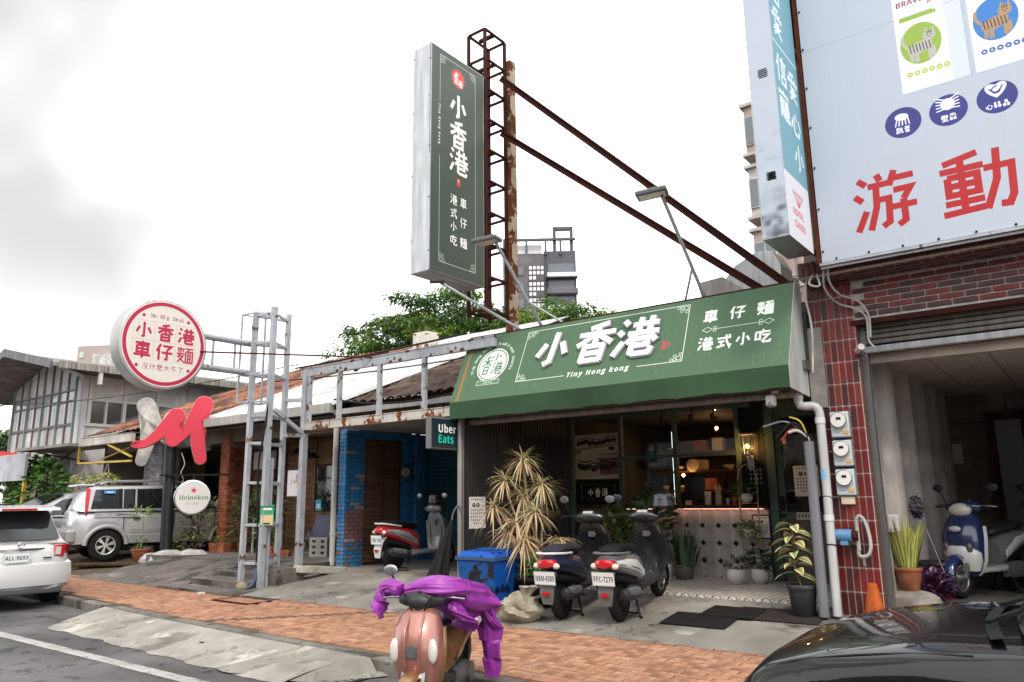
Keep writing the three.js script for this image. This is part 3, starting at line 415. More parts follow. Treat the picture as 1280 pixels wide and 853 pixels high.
// ---- awning ----
{
  const aw = thing('shop_awning', 'long green vinyl sign awning over the noodle shop porch', 'awning', [0, 0, 0]);
  const A = -7.24, B = -2.46, W = B - A, Lh = 1.123, th = Math.atan2(0.47, 1.02), S = 2048 / W, Hc = Math.round(Lh * S);
  const face = canvasTex(2048, Hc, (g, w, h) => {
    const X = (x) => x * S, Y = (y) => h - y * S; g.fillStyle = '#4f6a52'; g.fillRect(0, 0, w, h); const r = rng(99);
    for (let i = 0; i < 2600; i++) { g.fillStyle = `rgba(${r() < 0.5 ? '190,200,185' : '50,80,58'},${r() * 0.07})`; const a = r() * w, b = r() * h; g.fillRect(a, b, 1 + r() * 3, 4 + r() * 60); }
    for (let i = 0; i < 240; i++) { g.fillStyle = `rgba(225,228,215,${0.1 + r() * 0.4})`; g.fillRect(r() * w, r() * h, 1 + r() * 2, 2 + r() * 14); }
    for (let i = 0; i < 420; i++) { const t = r(), x = X(0.1 + t * 0.02 + (r() - 0.5) * 0.05); g.fillStyle = `rgba(${150 + r() * 30},${95 + r() * 30},${50 + r() * 20},${0.05 + r() * 0.16})`; g.fillRect(x, t * h, 2 + r() * 9, 8 + r() * 60); }
    g.strokeStyle = g.fillStyle = '#e9ece6'; g.lineWidth = 3.5;
    g.beginPath(); g.moveTo(X(1.9), Y(0.22)); g.lineTo(X(1.11), Y(0.22)); g.lineTo(X(1.11), Y(1.035)); g.lineTo(X(3.54), Y(1.035)); g.lineTo(X(3.54), Y(0.22)); g.lineTo(X(2.95), Y(0.22)); g.stroke();
    for (const [x, y, sx, sy] of [[1.11, 0.22, 1, 1], [1.11, 1.035, 1, -1], [3.54, 0.22, -1, 1], [3.54, 1.035, -1, -1]]) { g.lineWidth = 2.5; const q = 0.05; g.strokeRect(X(x + sx * 0.02) - (sx < 0 ? X(q) : 0), Y(y + sy * 0.02) - (sy > 0 ? X(q) : 0), X(q), X(q)); for (const [a, b] of [[0.1, 0.03], [0.03, 0.1], [0.1, 0.08], [0.14, 0.03]]) { g.beginPath(); g.arc(X(x + sx * a), Y(y + sy * b), X(0.019), 0, 7); g.stroke(); } }
    g.font = 'bold 43px sans-serif'; g.save(); g.translate(X(1.93), Y(0.19)); g.transform(1, 0, -0.18, 1, 0, 0); spaced(g, 'Tiny Hong kong', 0, 0, 5.5); g.restore();
    g.fillStyle = '#b8454c'; for (let i = 0; i < 3; i++) { glyph(g, ['小', '香', '港'][i], X(3.24) + (i ? 0 : 28), Y(0.545) + (i ? (i - 1) * 28 : 6), 26, i ? 26 : 40, 5, '#c4494f'); }
    const cx = X(0.605), cy = Y(0.565), R0 = X(0.262); g.strokeStyle = g.fillStyle = '#dfe5dc'; g.beginPath(); g.arc(cx, cy, R0, 0, 7); g.lineWidth = 9; g.stroke(); g.beginPath(); g.arc(cx, cy, R0 * 0.9, 0, 7); g.fill();
    for (const [c, x, y, ww, hh] of [['小', -0.06, -0.2, 0.2, 0.14], ['香', -0.19, -0.16, 0.17, 0.32], ['港', 0.0, -0.05, 0.19, 0.22]]) glyph(g, c, cx + X(x), cy + X(y), X(ww), X(hh), 10, '#5d7f63');
    g.font = 'bold 27px sans-serif'; g.fillStyle = '#d3dbd0'; const tx = "Tiny Hong Kong's Traditional Snacks"; [...tx].forEach((c, i) => { const a = Math.PI * (0.9 + 1.2 * (i / (tx.length - 1))); g.save(); g.translate(cx + Math.cos(a) * R0 * 1.27, cy + Math.sin(a) * R0 * 1.27); g.rotate(a + Math.PI / 2); g.fillText(c, -7, 0); g.restore(); });
    g.fillStyle = '#5d7f63'; g.fillRect(cx - X(0.2), cy + R0 * 0.98, X(0.4), 30); g.strokeStyle = '#d3dbd0'; g.lineWidth = 3; g.strokeRect(cx - X(0.2), cy + R0 * 0.98, X(0.4), 30); g.fillStyle = '#d3dbd0'; g.font = 'bold 22px sans-serif'; [...'2014'].forEach((c, i) => g.fillText(c, cx - 34 + i * 18, cy + R0 * 0.98 + 23));
    const cc = '#eef0ea'; ['車', '仔', '麵'].forEach((c, i) => glyph(g, c, X(3.735 + i * 0.322), Y(0.9), X(0.19), X(0.19), 11, cc)); ['港', '式', '小', '吃'].forEach((c, i) => glyph(g, c, X(3.715 + i * 0.223), Y(0.515), X(0.185), X(0.19), 11, cc));
    g.strokeStyle = '#dfe5dc'; g.lineWidth = 3; g.beginPath(); g.moveTo(X(3.9), Y(0.612)); g.lineTo(X(4.43), Y(0.612)); g.stroke(); for (const x of [3.81, 4.53]) { g.beginPath(); g.moveTo(X(x - 0.06), Y(0.612)); g.lineTo(X(x), Y(0.65)); g.lineTo(X(x + 0.06), Y(0.612)); g.lineTo(X(x), Y(0.574)); g.closePath(); g.stroke(); g.beginPath(); g.arc(X(x + (x < 4 ? 0.09 : -0.09)), Y(0.632), 8, 0, 7); g.stroke(); g.beginPath(); g.arc(X(x + (x < 4 ? 0.09 : -0.09)), Y(0.592), 8, 0, 7); g.stroke(); }
  });
  const cx = (A + B) / 2;
  decal('sign_face', W, Lh, face, aw, [cx, 3.45, -8.215], [-th, 0, 0], 0.62);
  const vm = mat([0.052, 0.12, 0.06], 0.6, { t: TX.mottle, tm: 5 });
  obj('valance', [gridGeo(60, 4, (u, v) => [mix(A, B, u), mix(2.942, 2.7 + 0.006 * Math.sin(u * 40) + 0.003 * Math.sin(u * 93), v), -7.978 - 0.004 * v * Math.sin(u * 31)])], vm, aw);
  const sm = mat([0.62, 0.63, 0.63], 0.5, { t: TX.streak });
  for (const [x, nm] of [[A + 0.002, 0], [B - 0.002, 1]]) obj('side_panel', ext([[7.98, 2.7], [7.98, 2.94], [8.45, 3.965], [8.64, 3.965], [8.64, 2.66]].map(([z, y]) => [z, y]), 0.006).rotateY(Math.PI / 2).translate(x, 0, 0), nm ? sm : vm, aw);
  obj('frame', [bar([A, 3.94, -8.46], [B, 3.94, -8.46], 0.04), bar([A, 2.72, -8.02], [B, 2.72, -8.02], 0.04), ...[0, 1, 2, 3, 4].map((i) => bar([mix(A + 0.05, B - 0.05, i / 4), 2.73, -8.03], [mix(A + 0.05, B - 0.05, i / 4), 2.78, -8.6], 0.03))], MT.rustDark, aw);
  obj('roller_tube', [cyl(0.045, 0.045, W - 0.2, cx, 2.68, -8.34, 0, 0, Math.PI / 2), bx(A + 0.3, B, 2.72, 2.76, -8.3, -8.38)], mat([0.3, 0.26, 0.24], 0.6, { t: TX.streak }), aw);
  // raised white letters
  const lm = mat([0.86, 0.86, 0.86], 0.45), bm = mat([0.32, 0.33, 0.35], 0.6);
  [['小', 1.36, 0.38, 0.55], ['香', 1.99, 0.36, 0.6], ['港', 2.59, 0.36, 0.6]].forEach(([c, x, y, sz]) => {
    const put = (g) => g.map((q) => q.translate(x, y - Lh / 2, 0.002).rotateX(-th).translate(A, 3.45, -8.213));
    const l = obj('letter', put(raised([c], sz, 0, 0.074, 0.04, 0.12)), lm, aw); obj('letter_back', put(raised([c], sz, 0, 0.1, 0.022, 0.12)), bm, l);
  });
}
{ // security camera bulb under the awning
  const c = thing('motion_sensor', 'small white rounded sensor hanging under the green awning edge', 'sensor', [-2.72, 2.62, -8.12]);
  obj('body', [rb(0.1, 0.13, 0.1, 0.03, 0, -0.03, 0), box(0.06, 0.02, 0.06, 0.05, 0.06, 0)], MT.white, c); obj('lens', sph(0.035, 0, -0.075, 0.03), MT.greyPlastic, c);
}
{ // delivery sign
  const s = thing('delivery_sign', 'small dark square light box reading Uber Eats on the porch corner post', 'sign', [XL - 0.1, 2.28, -7.93]);
  obj('box', rb(0.1, 0.44, 0.64, 0.012, 0, 0.22, 0), mat([0.12, 0.125, 0.13], 0.4), s);
  const t = canvasTex(512, 352, (g, w, h) => { g.fillStyle = '#20313a'; g.fillRect(0, 0, w, h); g.font = 'bold 138px sans-serif'; g.fillStyle = '#f3f6f6'; g.fillText('Uber', 105, 165); g.fillStyle = '#19d8b8'; g.fillText('Eats', 105, 292); });
  decal('face', 0.6, 0.4, t, s, [0.051, 0.22, 0], [0, Math.PI / 2, 0], 0.25);
  for (const y of [0.1, 0.34]) obj('bracket', bar([0, y, -0.3], [0.06, y, -0.36], 0.025), MT.steel, s);
}
// ---- tall sign and its lattice mast ----
{
  const s = thing('tall_sign', 'tall green vertical light box sign with white characters on the rusty mast', 'sign', [-7.09, 4.74, -7.37]);
  const D = 1.21, Hh = 3.55, T = 0.37;
  obj('cabinet', rb(T, Hh, D, 0.012, -T / 2, Hh / 2, -D / 2), mat([0.66, 0.69, 0.72], 0.45, { metal: 0.3, t: TX.streak }), s);
  const S = 560, t = canvasTex(D * S | 0, Hh * S | 0, (g, w, h) => {
    const X = (z) => (-7.37 - z) * S, Y = (y) => h - (y - 4.74) * S; g.fillStyle = '#3f4c42'; g.fillRect(0, 0, w, h); g.strokeStyle = '#d8dcd2'; g.lineWidth = 4; const r = rng(4); for (let i = 0; i < 500; i++) { g.fillStyle = `rgba(200,205,195,${r() * 0.04})`; g.fillRect(r() * w, r() * h, 2, 20 + r() * 90); }
    g.beginPath(); g.moveTo(X(-7.555), Y(7.42)); g.lineTo(X(-7.555), Y(8.2)); g.lineTo(X(-8.385), Y(8.2)); g.lineTo(X(-8.385), Y(4.91)); g.lineTo(X(-7.555), Y(4.91)); g.lineTo(X(-7.555), Y(6.55)); g.stroke();
    for (const [z, y, a, b] of [[-7.555, 8.2, 1, 1], [-8.385, 8.2, -1, 1], [-8.385, 4.91, -1, -1], [-7.555, 4.91, 1, -1]]) { g.lineWidth = 3; for (const [p, q] of [[0.04, 0.04], [0.1, 0.03], [0.03, 0.1], [0.08, 0.09]]) { g.beginPath(); g.arc(X(z) + a * p * S, Y(y) + b * q * S, 0.025 * S, 0, 7); g.stroke(); } }
    g.fillStyle = '#d8403c'; g.beginPath(); g.ellipse(X(-7.97), Y(7.965), 0.15 * S, 0.155 * S, 0, 0, 7); g.fill(); glyph(g, '小', X(-7.9), Y(8.07), 50, 45, 9, '#f3ece8'); glyph(g, '香', X(-7.86), Y(8.06), 60, 110, 9, '#f3ece8'); glyph(g, '港', X(-7.95), Y(7.97), 70, 70, 9, '#f3ece8');
    const c = '#f2f3ee'; glyph(g, '小', X(-7.77), Y(7.71), 0.41 * S, 0.43 * S, 34, c); glyph(g, '香', X(-7.77), Y(7.25), 0.42 * S, 0.45 * S, 30, c); glyph(g, '港', X(-7.77), Y(6.8), 0.44 * S, 0.42 * S, 27, c);
    g.fillStyle = '#d8403c'; g.fillRect(X(-7.95), Y(6.31), 40, 70); glyph(g, '小', X(-7.955), Y(6.3), 36, 30, 4, '#eee'); ['港', '式', '小', '吃'].forEach((q, i) => glyph(g, q, X(-7.8), Y(6.03 - i * 0.213), 0.155 * S, 0.165 * S, 10, c)); ['車', '仔', '麵'].forEach((q, i) => glyph(g, q, X(-8.02), Y(6.03 - i * 0.316), 0.16 * S, 0.165 * S, 10, c));
    g.save(); g.translate(X(-7.53), Y(7.38)); g.rotate(Math.PI / 2); g.fillStyle = c; g.font = 'bold 34px sans-serif'; spaced(g, 'Tiny Hong kong', 0, 0, 9); g.restore();
  });
  decal('face', D - 0.03, Hh - 0.03, t, s, [0.002, Hh / 2, -D / 2], [0, Math.PI / 2, 0], 0.45);
  obj('trim', [bx(-0.02, 0.006, 0, Hh, 0.0, -0.012), bx(-0.02, 0.006, 0, Hh, -D, -D + 0.012), bx(-0.02, 0.006, 0, 0.012, 0, -D), bx(-0.02, 0.006, Hh - 0.012, Hh, 0, -D), ...[0.3, 1.1, 1.9, 2.7, 3.3].map((y) => sph(0.012, -0.015, y, 0.004)), ...[0.5, 1.5, 2.5, 3.4].map((y) => sph(0.012, -T + 0.015, y, 0.004))], MT.steel, s);
}
{
  const m = thing('lattice_mast', 'rusty lattice steel mast holding the tall green sign above the awning', 'mast', [-7.1, 0, -8.64]);
  const xs = [0, -0.35], zs = [0, -0.52], y0 = 4.35, y1 = 9.18;
  for (const x of xs) for (const z of zs) obj('leg', bar([x, y0, z], [x, y1, z], 0.045), MT.rustDark, m);
  obj('post', [box(0.15, 5.1, 0.15, 0.02, 6.3, -0.62), box(0.2, 0.03, 0.2, 0.02, 3.75, -0.62)], MT.rustPole, m);
  for (let i = 0; i < 10; i++) { const y = 4.42 + i * 0.53; obj('brace', [bar([0, y, 0], [0, y, -0.52], 0.035), bar([-0.35, y, 0], [-0.35, y, -0.52], 0.035), bar([0, y, 0], [-0.35, y, 0], 0.035), bar([0, y, -0.52], [-0.35, y, -0.52], 0.035), i % 2 ? bx(-0.3, 0, y - 0.02, y + 0.02, -0.2, -0.27) : bar([-0.35, y, -0.26], [0.0, y, -0.26], 0.05)], MT.rustDark, m); }
}
for (const [a, b, l] of [[[-7.02, 8.4, -8.95], [-2.75, 4.12, -9.3], 'upper rusty steel tie beam from the lattice mast down to the shop roof'], [[-7.02, 7.42, -8.95], [-3.05, 4.1, -9.3], 'lower rusty steel tie beam from the lattice mast down to the shop roof']]) {
  const g = thing('tie_beam', l, 'beam', a); const d = [b[0] - a[0], b[1] - a[1], b[2] - a[2]];
  obj('web', bar([0, 0, 0], d, 0.02, 0.1), MT.rustDark, g); obj('flange', [bar([0, 0.05, 0], [d[0], d[1] + 0.05, d[2]], 0.08, 0.014), bar([0, -0.05, 0], [d[0], d[1] - 0.05, d[2]], 0.08, 0.014)], MT.rustDark, g);
}
function flood(label, base, head, foot2) {
  const f = thing('flood_light', label, 'flood light', base, 0, 'flood lights above the awning'), h = [head[0] - base[0], head[1] - base[1], head[2] - base[2]];
  obj('arm', [tube([[0, 0, 0], h], 0.022), foot2 && tube([[foot2[0], foot2[1], foot2[2]], [h[0] * 0.3, h[1] * 0.3, h[2] * 0.3]], 0.014)], MT.galv, f);
  const hd = obj('head', [rb(0.36, 0.06, 0.32, 0.02, 0, 0, 0), ...[-3, -2, -1, 0, 1, 2, 3].map((i) => box(0.008, 0.022, 0.24, i * 0.04, 0.04, 0))], MT.greyPlastic, f); obj('lens', box(0.3, 0.006, 0.26, 0, -0.032, 0), mat([0.75, 0.72, 0.62], 0.2), hd);
  hd.position.set(h[0] - 0.08, h[1] + 0.02, h[2] + 0.1); hd.rotation.set(0.15, 0.35, 0.05); return f;
}
flood('grey flood light on a slanted arm in front of the rusty mast post', [-5.98, 3.97, -8.5], [-6.15, 5.02, -7.7], [0.35, 0, 0]);
flood('grey flood light on a slanted arm crossing the rusty tie beams', [-3.55, 3.97, -8.5], [-3.63, 5.02, -7.65], [-0.25, 0, 0]);
{ const f = thing('slanted_bracket', 'slanted grey steel arm reaching from the awning to below the tall green sign', 'bracket', [-6.35, 3.97, -8.5], 0); obj('arm', tube([[0, 0, 0], [-0.66, 0.6, 0.95]], 0.022), MT.galv, f); obj('head', rb(0.2, 0.05, 0.12, 0.01, -0.7, 0.62, 1.0, 0.3, 0.6), MT.darkPlastic, f); }
{ // exhaust duct on the roof
  const d = thing('exhaust_duct', 'bent galvanised exhaust duct with a flared square hood on the shop roof', 'duct', [-3.85, 3.74, -10.9]); d.scale.setScalar(0.8);
  const zm = mat([0.6, 0.61, 0.6], 0.4, { metal: 0.5, t: TX.streak });
  obj('riser', bx(-0.28, 0.3, 0, 0.9, -0.3, 0.3), zm, d);
  obj('elbow', ext([[-0.55, 0.75], [-0.4, 1.1], [-0.1, 1.42], [0.3, 1.6], [0.6, 1.55], [0.72, 1.3], [0.72, 0.9], [0.3, 0.85], [-0.05, 0.75]], 0.62, 0.01).translate(0, 0.1, -0.31), zm, d);
  obj('hood', [loft([[[-0.35, 0.95, -0.36], [-0.35, 0.95, 0.36], [-0.85, 1.35, 0.36], [-0.85, 1.35, -0.36]].map(([x, y, z]) => [x + 0.5, y, z]), [[-0.75, 0.42, -0.5], [-0.75, 0.42, 0.5], [-0.98, 1.18, 0.5], [-0.98, 1.18, -0.5]].map(([x, y, z]) => [x * 0.86, y + 0.12, z * 0.8])], 0.3)], mat([0.42, 0.38, 0.35], 0.5, { metal: 0.3, t: TX.streak }), d);
}
// wire frame of the neighbouring canopy
{
  const f = thing('steel_canopy_frame', 'rust-streaked grey steel sign frame left of the green awning', 'steel frame', [-11.0, 0, -8.3]);
  obj('post', [box(0.1, 3.55, 0.1, 0.06, 2.1, 0)], MT.galv, f);
  obj('top_beam', [box(4.4, 0.14, 0.07, 2.15, 3.81, 0), box(4.4, 0.015, 0.09, 2.15, 3.888, 0)], MT.galvRust, f);
  obj('bottom_beam', [box(3.9, 0.13, 0.08, 1.95, 2.86, 0), box(3.9, 0.012, 0.1, 1.95, 2.932, 0)], MT.galvRustier, f);
  for (const x of [0.17, 0.97, 1.95, 2.95]) obj('upright', box(0.075, 0.8, 0.06, x, 3.338, 0.002), MT.galvRust, f);
  obj('rear_angle', bar([0.3, 3.95, -0.9], [1.9, 3.93, 0.05], 0.05), MT.rust, f); obj('rear_angle', bar([-0.3, 4.2, -1.2], [2.0, 3.95, -0.1], 0.06), MT.rust, f);
}
// ================= RIGHT BUILDING =================
const redM = [[0.36, 0.035, 0.03], [0.29, 0.03, 0.027], [0.13, 0.04, 0.042], [0.17, 0.034, 0.034], [0.4, 0.06, 0.045]].map((c) => mat(c, 0.32, { t: TX.mottle, tm: 0.5 }));
const grout = mat([0.68, 0.65, 0.61], 0.9, { t: TX.fine });
{
  const b = thing('tiled_building', 'red tiled building with an open roller-shutter garage beside the noodle shop', 'building');
  const r = rng(41), wall = mat([0.35, 0.3, 0.27], 0.9, { t: TX.mottle });
  obj('side_wall', bx(-2.41, -1.97, 0.0, 9.5, -8.72, -15), wall, b); obj('upper_wall', bx(-2.41, 6, 4.34, 9.5, -8.72, -9.0), wall, b);
  obj('far_wall', [bx(3, 3.2, 0, 4.3, -8.72, -15), bx(1.8, 3, 0, 4.3, -8.72, -9.2)], wall, b);
  obj('roof', bx(-2.41, 6, 9.5, 9.7, -8.6, -16), MT.concreteDark, b);
  const p = obj('pillar', bx(-2.405, -1.93, 0.25, 3.86, -8.68, -9.16), grout, b), tg = shared(rb(0.056, 0.226, 0.014, 0.004, 0, 0, 0));
  for (let j = 0; j < 15; j++) for (let i = 0; i < 7; i++) { const y = 0.38 + j * 0.241 + 0.05, k = r() < 0.55 ? (r() * 2 | 0) : 2 + (r() * 3 | 0); piece('tile', tg, redM[k], p, -2.368 + i * 0.0675, y + 0.06, -8.673); }
  const sg = shared(rb(0.014, 0.23, 0.105, 0.003, 0, 0, 0)), sm = [mat([0.2, 0.12, 0.105], 0.35, { t: TX.mottle, tm: 0.5 }), mat([0.24, 0.09, 0.08], 0.35, { t: TX.mottle, tm: 0.5 }), mat([0.16, 0.11, 0.1], 0.35, { t: TX.mottle, tm: 0.5 })];
  for (let j = 0; j < 13; j++) for (let i = 0; i < 4; i++) piece('tile', sg, i ? sm[r() < 0.75 ? 0 : 2] : sm[1], p, -1.925, 0.49 + j * 0.241, -8.745 - i * 0.112);
  // lintel of thin red bricks
  const li = obj('lintel', bx(-1.93, 5, 3.44, 4.34, -8.69, -9.0), grout, b), bg = shared(rb(0.22, 0.05, 0.02, 0.004, 0, 0, 0)), cg = shared(rb(0.056, 0.15, 0.05, 0.004, 0, 0, 0));
  for (let j = 0; j < 6; j++) for (let x = -1.92 + (j % 2) * 0.118; x < 0.7; x += 0.236) piece('brick', bg, redM[r() < 0.5 ? 1 : 2 + (r() * 2 | 0)], li, x + 0.113, 3.515 + j * 0.066, -8.682);
  for (let j = 0; j < 5; j++) for (let x = -2.38 + (j % 2) * 0.118; x < 0.7; x += 0.236) piece('brick', bg, redM[2 + (r() * 2 | 0)], li, x + 0.113, 3.905 + j * 0.018, -8.66 + j * 0.058, -1.2);
  for (let x = -2.38; x < 0.7; x += 0.066) piece('soldier_brick', cg, redM[2 + (r() * 2 | 0)], li, x + 0.03, 4.03, -8.345);
  obj('corbel', bx(-2.405, 5, 3.955, 4.12, -8.37, -8.7), grout, li);
  obj('lintel_angle', bx(-1.97, 3, 3.4, 3.455, -8.66, -8.76), MT.rustDark, b);
  // shutter rolled up
  const sh = obj('roller_shutter', bx(-1.92, 3, 3.12, 3.42, -8.84, -8.87), MT.black, b), slat = shared(rb(4.9, 0.052, 0.03, 0.014, 0, 0, 0));
  for (let i = 0; i < 4; i++) piece('slat', slat, mat([0.2, 0.18, 0.165], 0.5, { metal: 0.4, t: TX.streak }), sh, 0.54, 3.22 + i * 0.058, -8.82);
  piece('bottom_rail', shared(rb(4.9, 0.075, 0.05, 0.012, 0, 0, 0)), mat([0.5, 0.52, 0.54], 0.4, { metal: 0.5, t: TX.streak }), sh, 0.54, 3.14, -8.82);
  obj('shutter_guide', [bx(-1.925, -1.86, 0.4, 3.4, -8.8, -8.88)], mat([0.3, 0.3, 0.3], 0.4, { metal: 0.6, t: TX.streak }), b);
  // garage interior
  const ws = mat([0.6, 0.56, 0.53], 0.8, { t: TX.mottle, tm: 1.6 });
  obj('garage_wall', bx(-1.97, -1.94, 0.3, 3.3, -9.16, -14), ws, b);
  for (const z of [-9.55, -10.55, -11.55, -12.55, -13.4]) { obj('pilaster', [cyl(0.15, 0.15, 2.7, -1.93, 1.76, z, 0, 0, 0, 24), bx(-1.94, -1.9, 0.42, 3.11, z - 0.3, z - 0.02)], ws, b); }
  const st = mat([0.34, 0.29, 0.25], 0.6, { t: TX.mottle }), bw = obj('garage_back_wall', bx(-2, 3, 0.3, 3.3, -13.75, -13.9), mat([0.3, 0.27, 0.24], 0.9, { t: TX.mottle }), b), slab = shared(rb(0.89, 0.44, 0.03, 0.006, 0, 0, 0));
  for (let j = 0; j < 6; j++) for (let i = 0; i < 5; i++) { const x = -1.48 + i * 0.9, y = 0.65 + j * 0.45; if (x > -1.2 && x < 0.5 && j < 5) continue; piece('stone_slab', slab, st, bw, x, y, -13.735); }
  const dw = obj('inner_door', [bx(-1.32, -1.22, 0.43, 2.8, -13.6, -13.7), bx(-0.86, -0.76, 0.43, 2.8, -13.6, -13.7), bx(-0.3, -0.2, 0.43, 2.8, -13.6, -13.7), bx(-1.22, -0.3, 2.68, 2.8, -13.6, -13.7), bx(-1.22, -0.3, 1.0, 1.08, -13.61, -13.69), bx(-1.22, -0.3, 0.43, 0.55, -13.61, -13.69)], mat([0.16, 0.075, 0.045], 0.6, { t: TX.wood }), b);
  for (const x of [-1.04, -0.53]) obj('pane', bx(x - 0.17, x + 0.17, 1.08, 2.68, -13.66, -13.665), mat([0.2, 0.21, 0.22], 0.25), dw);
  const ce = obj('garage_ceiling', bx(-1.97, 3, 3.13, 3.3, -9.0, -14), mat([0.22, 0.14, 0.08], 0.9), b), cm = mat([0.76, 0.7, 0.66], 0.9, { t: TX.fine }), cp = shared(rb(0.595, 0.015, 0.895, 0.004, 0, 0, 0));
  for (let i = 0; i < 7; i++) for (let j = 0; j < 6; j++) { if (i === 2 && j === 0) continue; piece('ceiling_tile', cp, cm, ce, -1.78 + i * 0.605 + 0.05, 3.118, -9.3 - j * 0.905); }
  obj('ceiling_edge', bx(-1.94, 3, 3.0, 3.1, -8.9, -8.96), mat([0.5, 0.43, 0.37], 0.8, { t: TX.mottle }), b);
  for (let i = 0; i < 4; i++) obj('down_light', [bx(-1.2, -1.02, 3.1, 3.108, -9.75 - i * 0.9, -9.83 - i * 0.9)], MT.white, ce);
  tag(decal('notice', 0.15, 0.3, canvasTex(8, 8, (g) => { g.fillStyle = '#c9c2b4'; g.fillRect(0, 0, 8, 8); }), scene, [-1.76, 2.2, -13.715]), 'blank cream sheet pinned on the dark stone wall inside the garage', 'notice');
}
{ // billboard
  const b = thing('billboard', 'large pale blue veterinary billboard with red characters above the garage', 'billboard', [-2.08, 4.03, -8.2]);
  const S = 400, W = 5.08, Hh = 4.47;
  const t = canvasTex(W * S, Hh * S | 0, (g, w, h) => {
    const X = (x) => (x + 2.08) * S, Y = (y) => h - (y - 4.03) * S, r = rng(14); g.fillStyle = '#b4bdcb'; g.fillRect(0, 0, w, h);
    for (let i = 0; i < 900; i++) { g.fillStyle = `rgba(${r() < 0.5 ? '225,232,240' : '160,172,190'},${r() * 0.05})`; g.fillRect(r() * w, r() * h, 3 + r() * 10, 30 + r() * 200); }
    for (const [c, x, y, ww, hh] of [['游', -1.72, 4.89, 0.61, 0.65], ['動', -0.91, 4.88, 0.65, 0.65], ['不', 0.0, 4.88, 0.62, 0.65]]) if (c !== '不') glyph(g, c, X(x), Y(y), ww * S, hh * S, 26, '#ad1015');
    const card = (x, col, txt) => {
      g.save(); g.fillStyle = '#aeb8ca'; g.fillRect(X(x) + 8, Y(6.9) + 10, 0.61 * S, 1.24 * S); g.fillStyle = '#e6eaf1'; g.fillRect(X(x), Y(6.9), 0.61 * S, 1.24 * S); g.fillStyle = '#cfd6e2'; g.fillRect(X(x + 0.46), Y(6.9), 0.15 * S, 1.24 * S);
      g.font = 'bold 34px sans-serif'; g.fillStyle = '#8c1f3c'; g.fillText(txt.slice(0, 5), X(x + 0.03), Y(6.64)); g.fillStyle = '#2a2f86'; g.fillText(txt.slice(5), X(x + 0.03) + 118, Y(6.64)); g.font = 'bold 20px sans-serif'; g.fillStyle = '#a32040'; g.fillText('PLUS', X(x + 0.32), Y(6.58));
      g.fillStyle = col; g.fillRect(X(x + 0.05), Y(6.51), 0.34 * S, 0.05 * S); g.fillStyle = '#e9eef0'; g.fillRect(X(x + 0.36), Y(6.6), 16, 40);
      const cx = X(x + 0.22), cy = Y(6.17); g.fillStyle = col; g.beginPath(); g.ellipse(cx, cy, 0.19 * S, 0.23 * S, 0, 0, 7); g.fill();
      // small tabby cat
      const fur = col === '#2f78c4' ? '#a88a68' : '#b4b2aa', st = col === '#2f78c4' ? '#4a3626' : '#4a4a46'; g.fillStyle = fur; g.beginPath(); g.ellipse(cx - 4, cy + 18, 48, 26, -0.25, 0, 7); g.fill(); g.beginPath(); g.ellipse(cx + 34, cy - 24, 24, 22, 0, 0, 7); g.fill(); for (const q of [[16, -40, 24, -64, 34, -42], [38, -42, 52, -62, 54, -36]]) { g.beginPath(); g.moveTo(cx + q[0], cy + q[1]); g.lineTo(cx + q[2], cy + q[3]); g.lineTo(cx + q[4], cy + q[5]); g.fill(); } for (const q of [[-44, 26], [-26, 34], [22, 34], [36, 26]]) g.fillRect(cx + q[0], cy + q[1], 15, 46); g.lineWidth = 12; g.strokeStyle = fur; g.beginPath(); g.moveTo(cx - 46, cy + 10); g.quadraticCurveTo(cx - 76, cy - 20, cx - 62, cy - 52); g.stroke(); g.strokeStyle = st; g.lineWidth = 4; for (let i = 0; i < 7; i++) { g.beginPath(); g.moveTo(cx - 42 + i * 12, cy - 2); g.lineTo(cx - 38 + i * 12, cy + 36); g.stroke(); } for (let i = 0; i < 3; i++) { g.beginPath(); g.moveTo(cx + 26 + i * 8, cy - 44); g.lineTo(cx + 28 + i * 7, cy - 32); g.stroke(); } g.fillStyle = '#222'; g.fillRect(cx + 25, cy - 27, 5, 4); g.fillRect(cx + 39, cy - 27, 5, 4); g.fillRect(cx + 32, cy - 18, 5, 4);
      for (let i = 0; i < 6; i++) { g.fillStyle = col === '#2f78c4' ? '#2a5ca8' : '#a9c23a'; g.beginPath(); g.arc(X(x + 0.09 + i * 0.067), Y(5.85), 11, 0, 7); g.fill(); g.fillStyle = '#e8ecee'; g.fillRect(X(x + 0.09 + i * 0.067) - 4, Y(5.85) - 3, 8, 6); } g.restore();
    };
    card(-1.12, '#8fae3c', 'BRAVECTO'); card(-0.46, '#2f78c4', 'BRAVECTO'); card(0.22, '#8fae3c', 'BRAVECTO');
    const ic = (x, y, a) => { g.fillStyle = '#2b2f7e'; g.beginPath(); g.ellipse(X(x), Y(y), 0.17 * S, 0.165 * S, 0, 0, 7); g.fill(); [...a].forEach((c, i) => glyph(g, c, X(x) - a.length * 14 + i * 28, Y(y) + 18, 25, 27, 4, '#eef')); };
    g.lineCap = 'round';
    ic(-1.152, 5.355, '跳蚤'); g.fillStyle = g.strokeStyle = '#eef'; g.lineWidth = 5; g.beginPath(); g.ellipse(X(-1.16), Y(5.42), 26, 15, 0.1, 0, 7); g.fill(); for (let i = 0; i < 5; i++) { g.beginPath(); g.moveTo(X(-1.16) - 18 + i * 10, Y(5.42) + 8); g.lineTo(X(-1.16) - 26 + i * 13, Y(5.42) + 36); g.stroke(); }
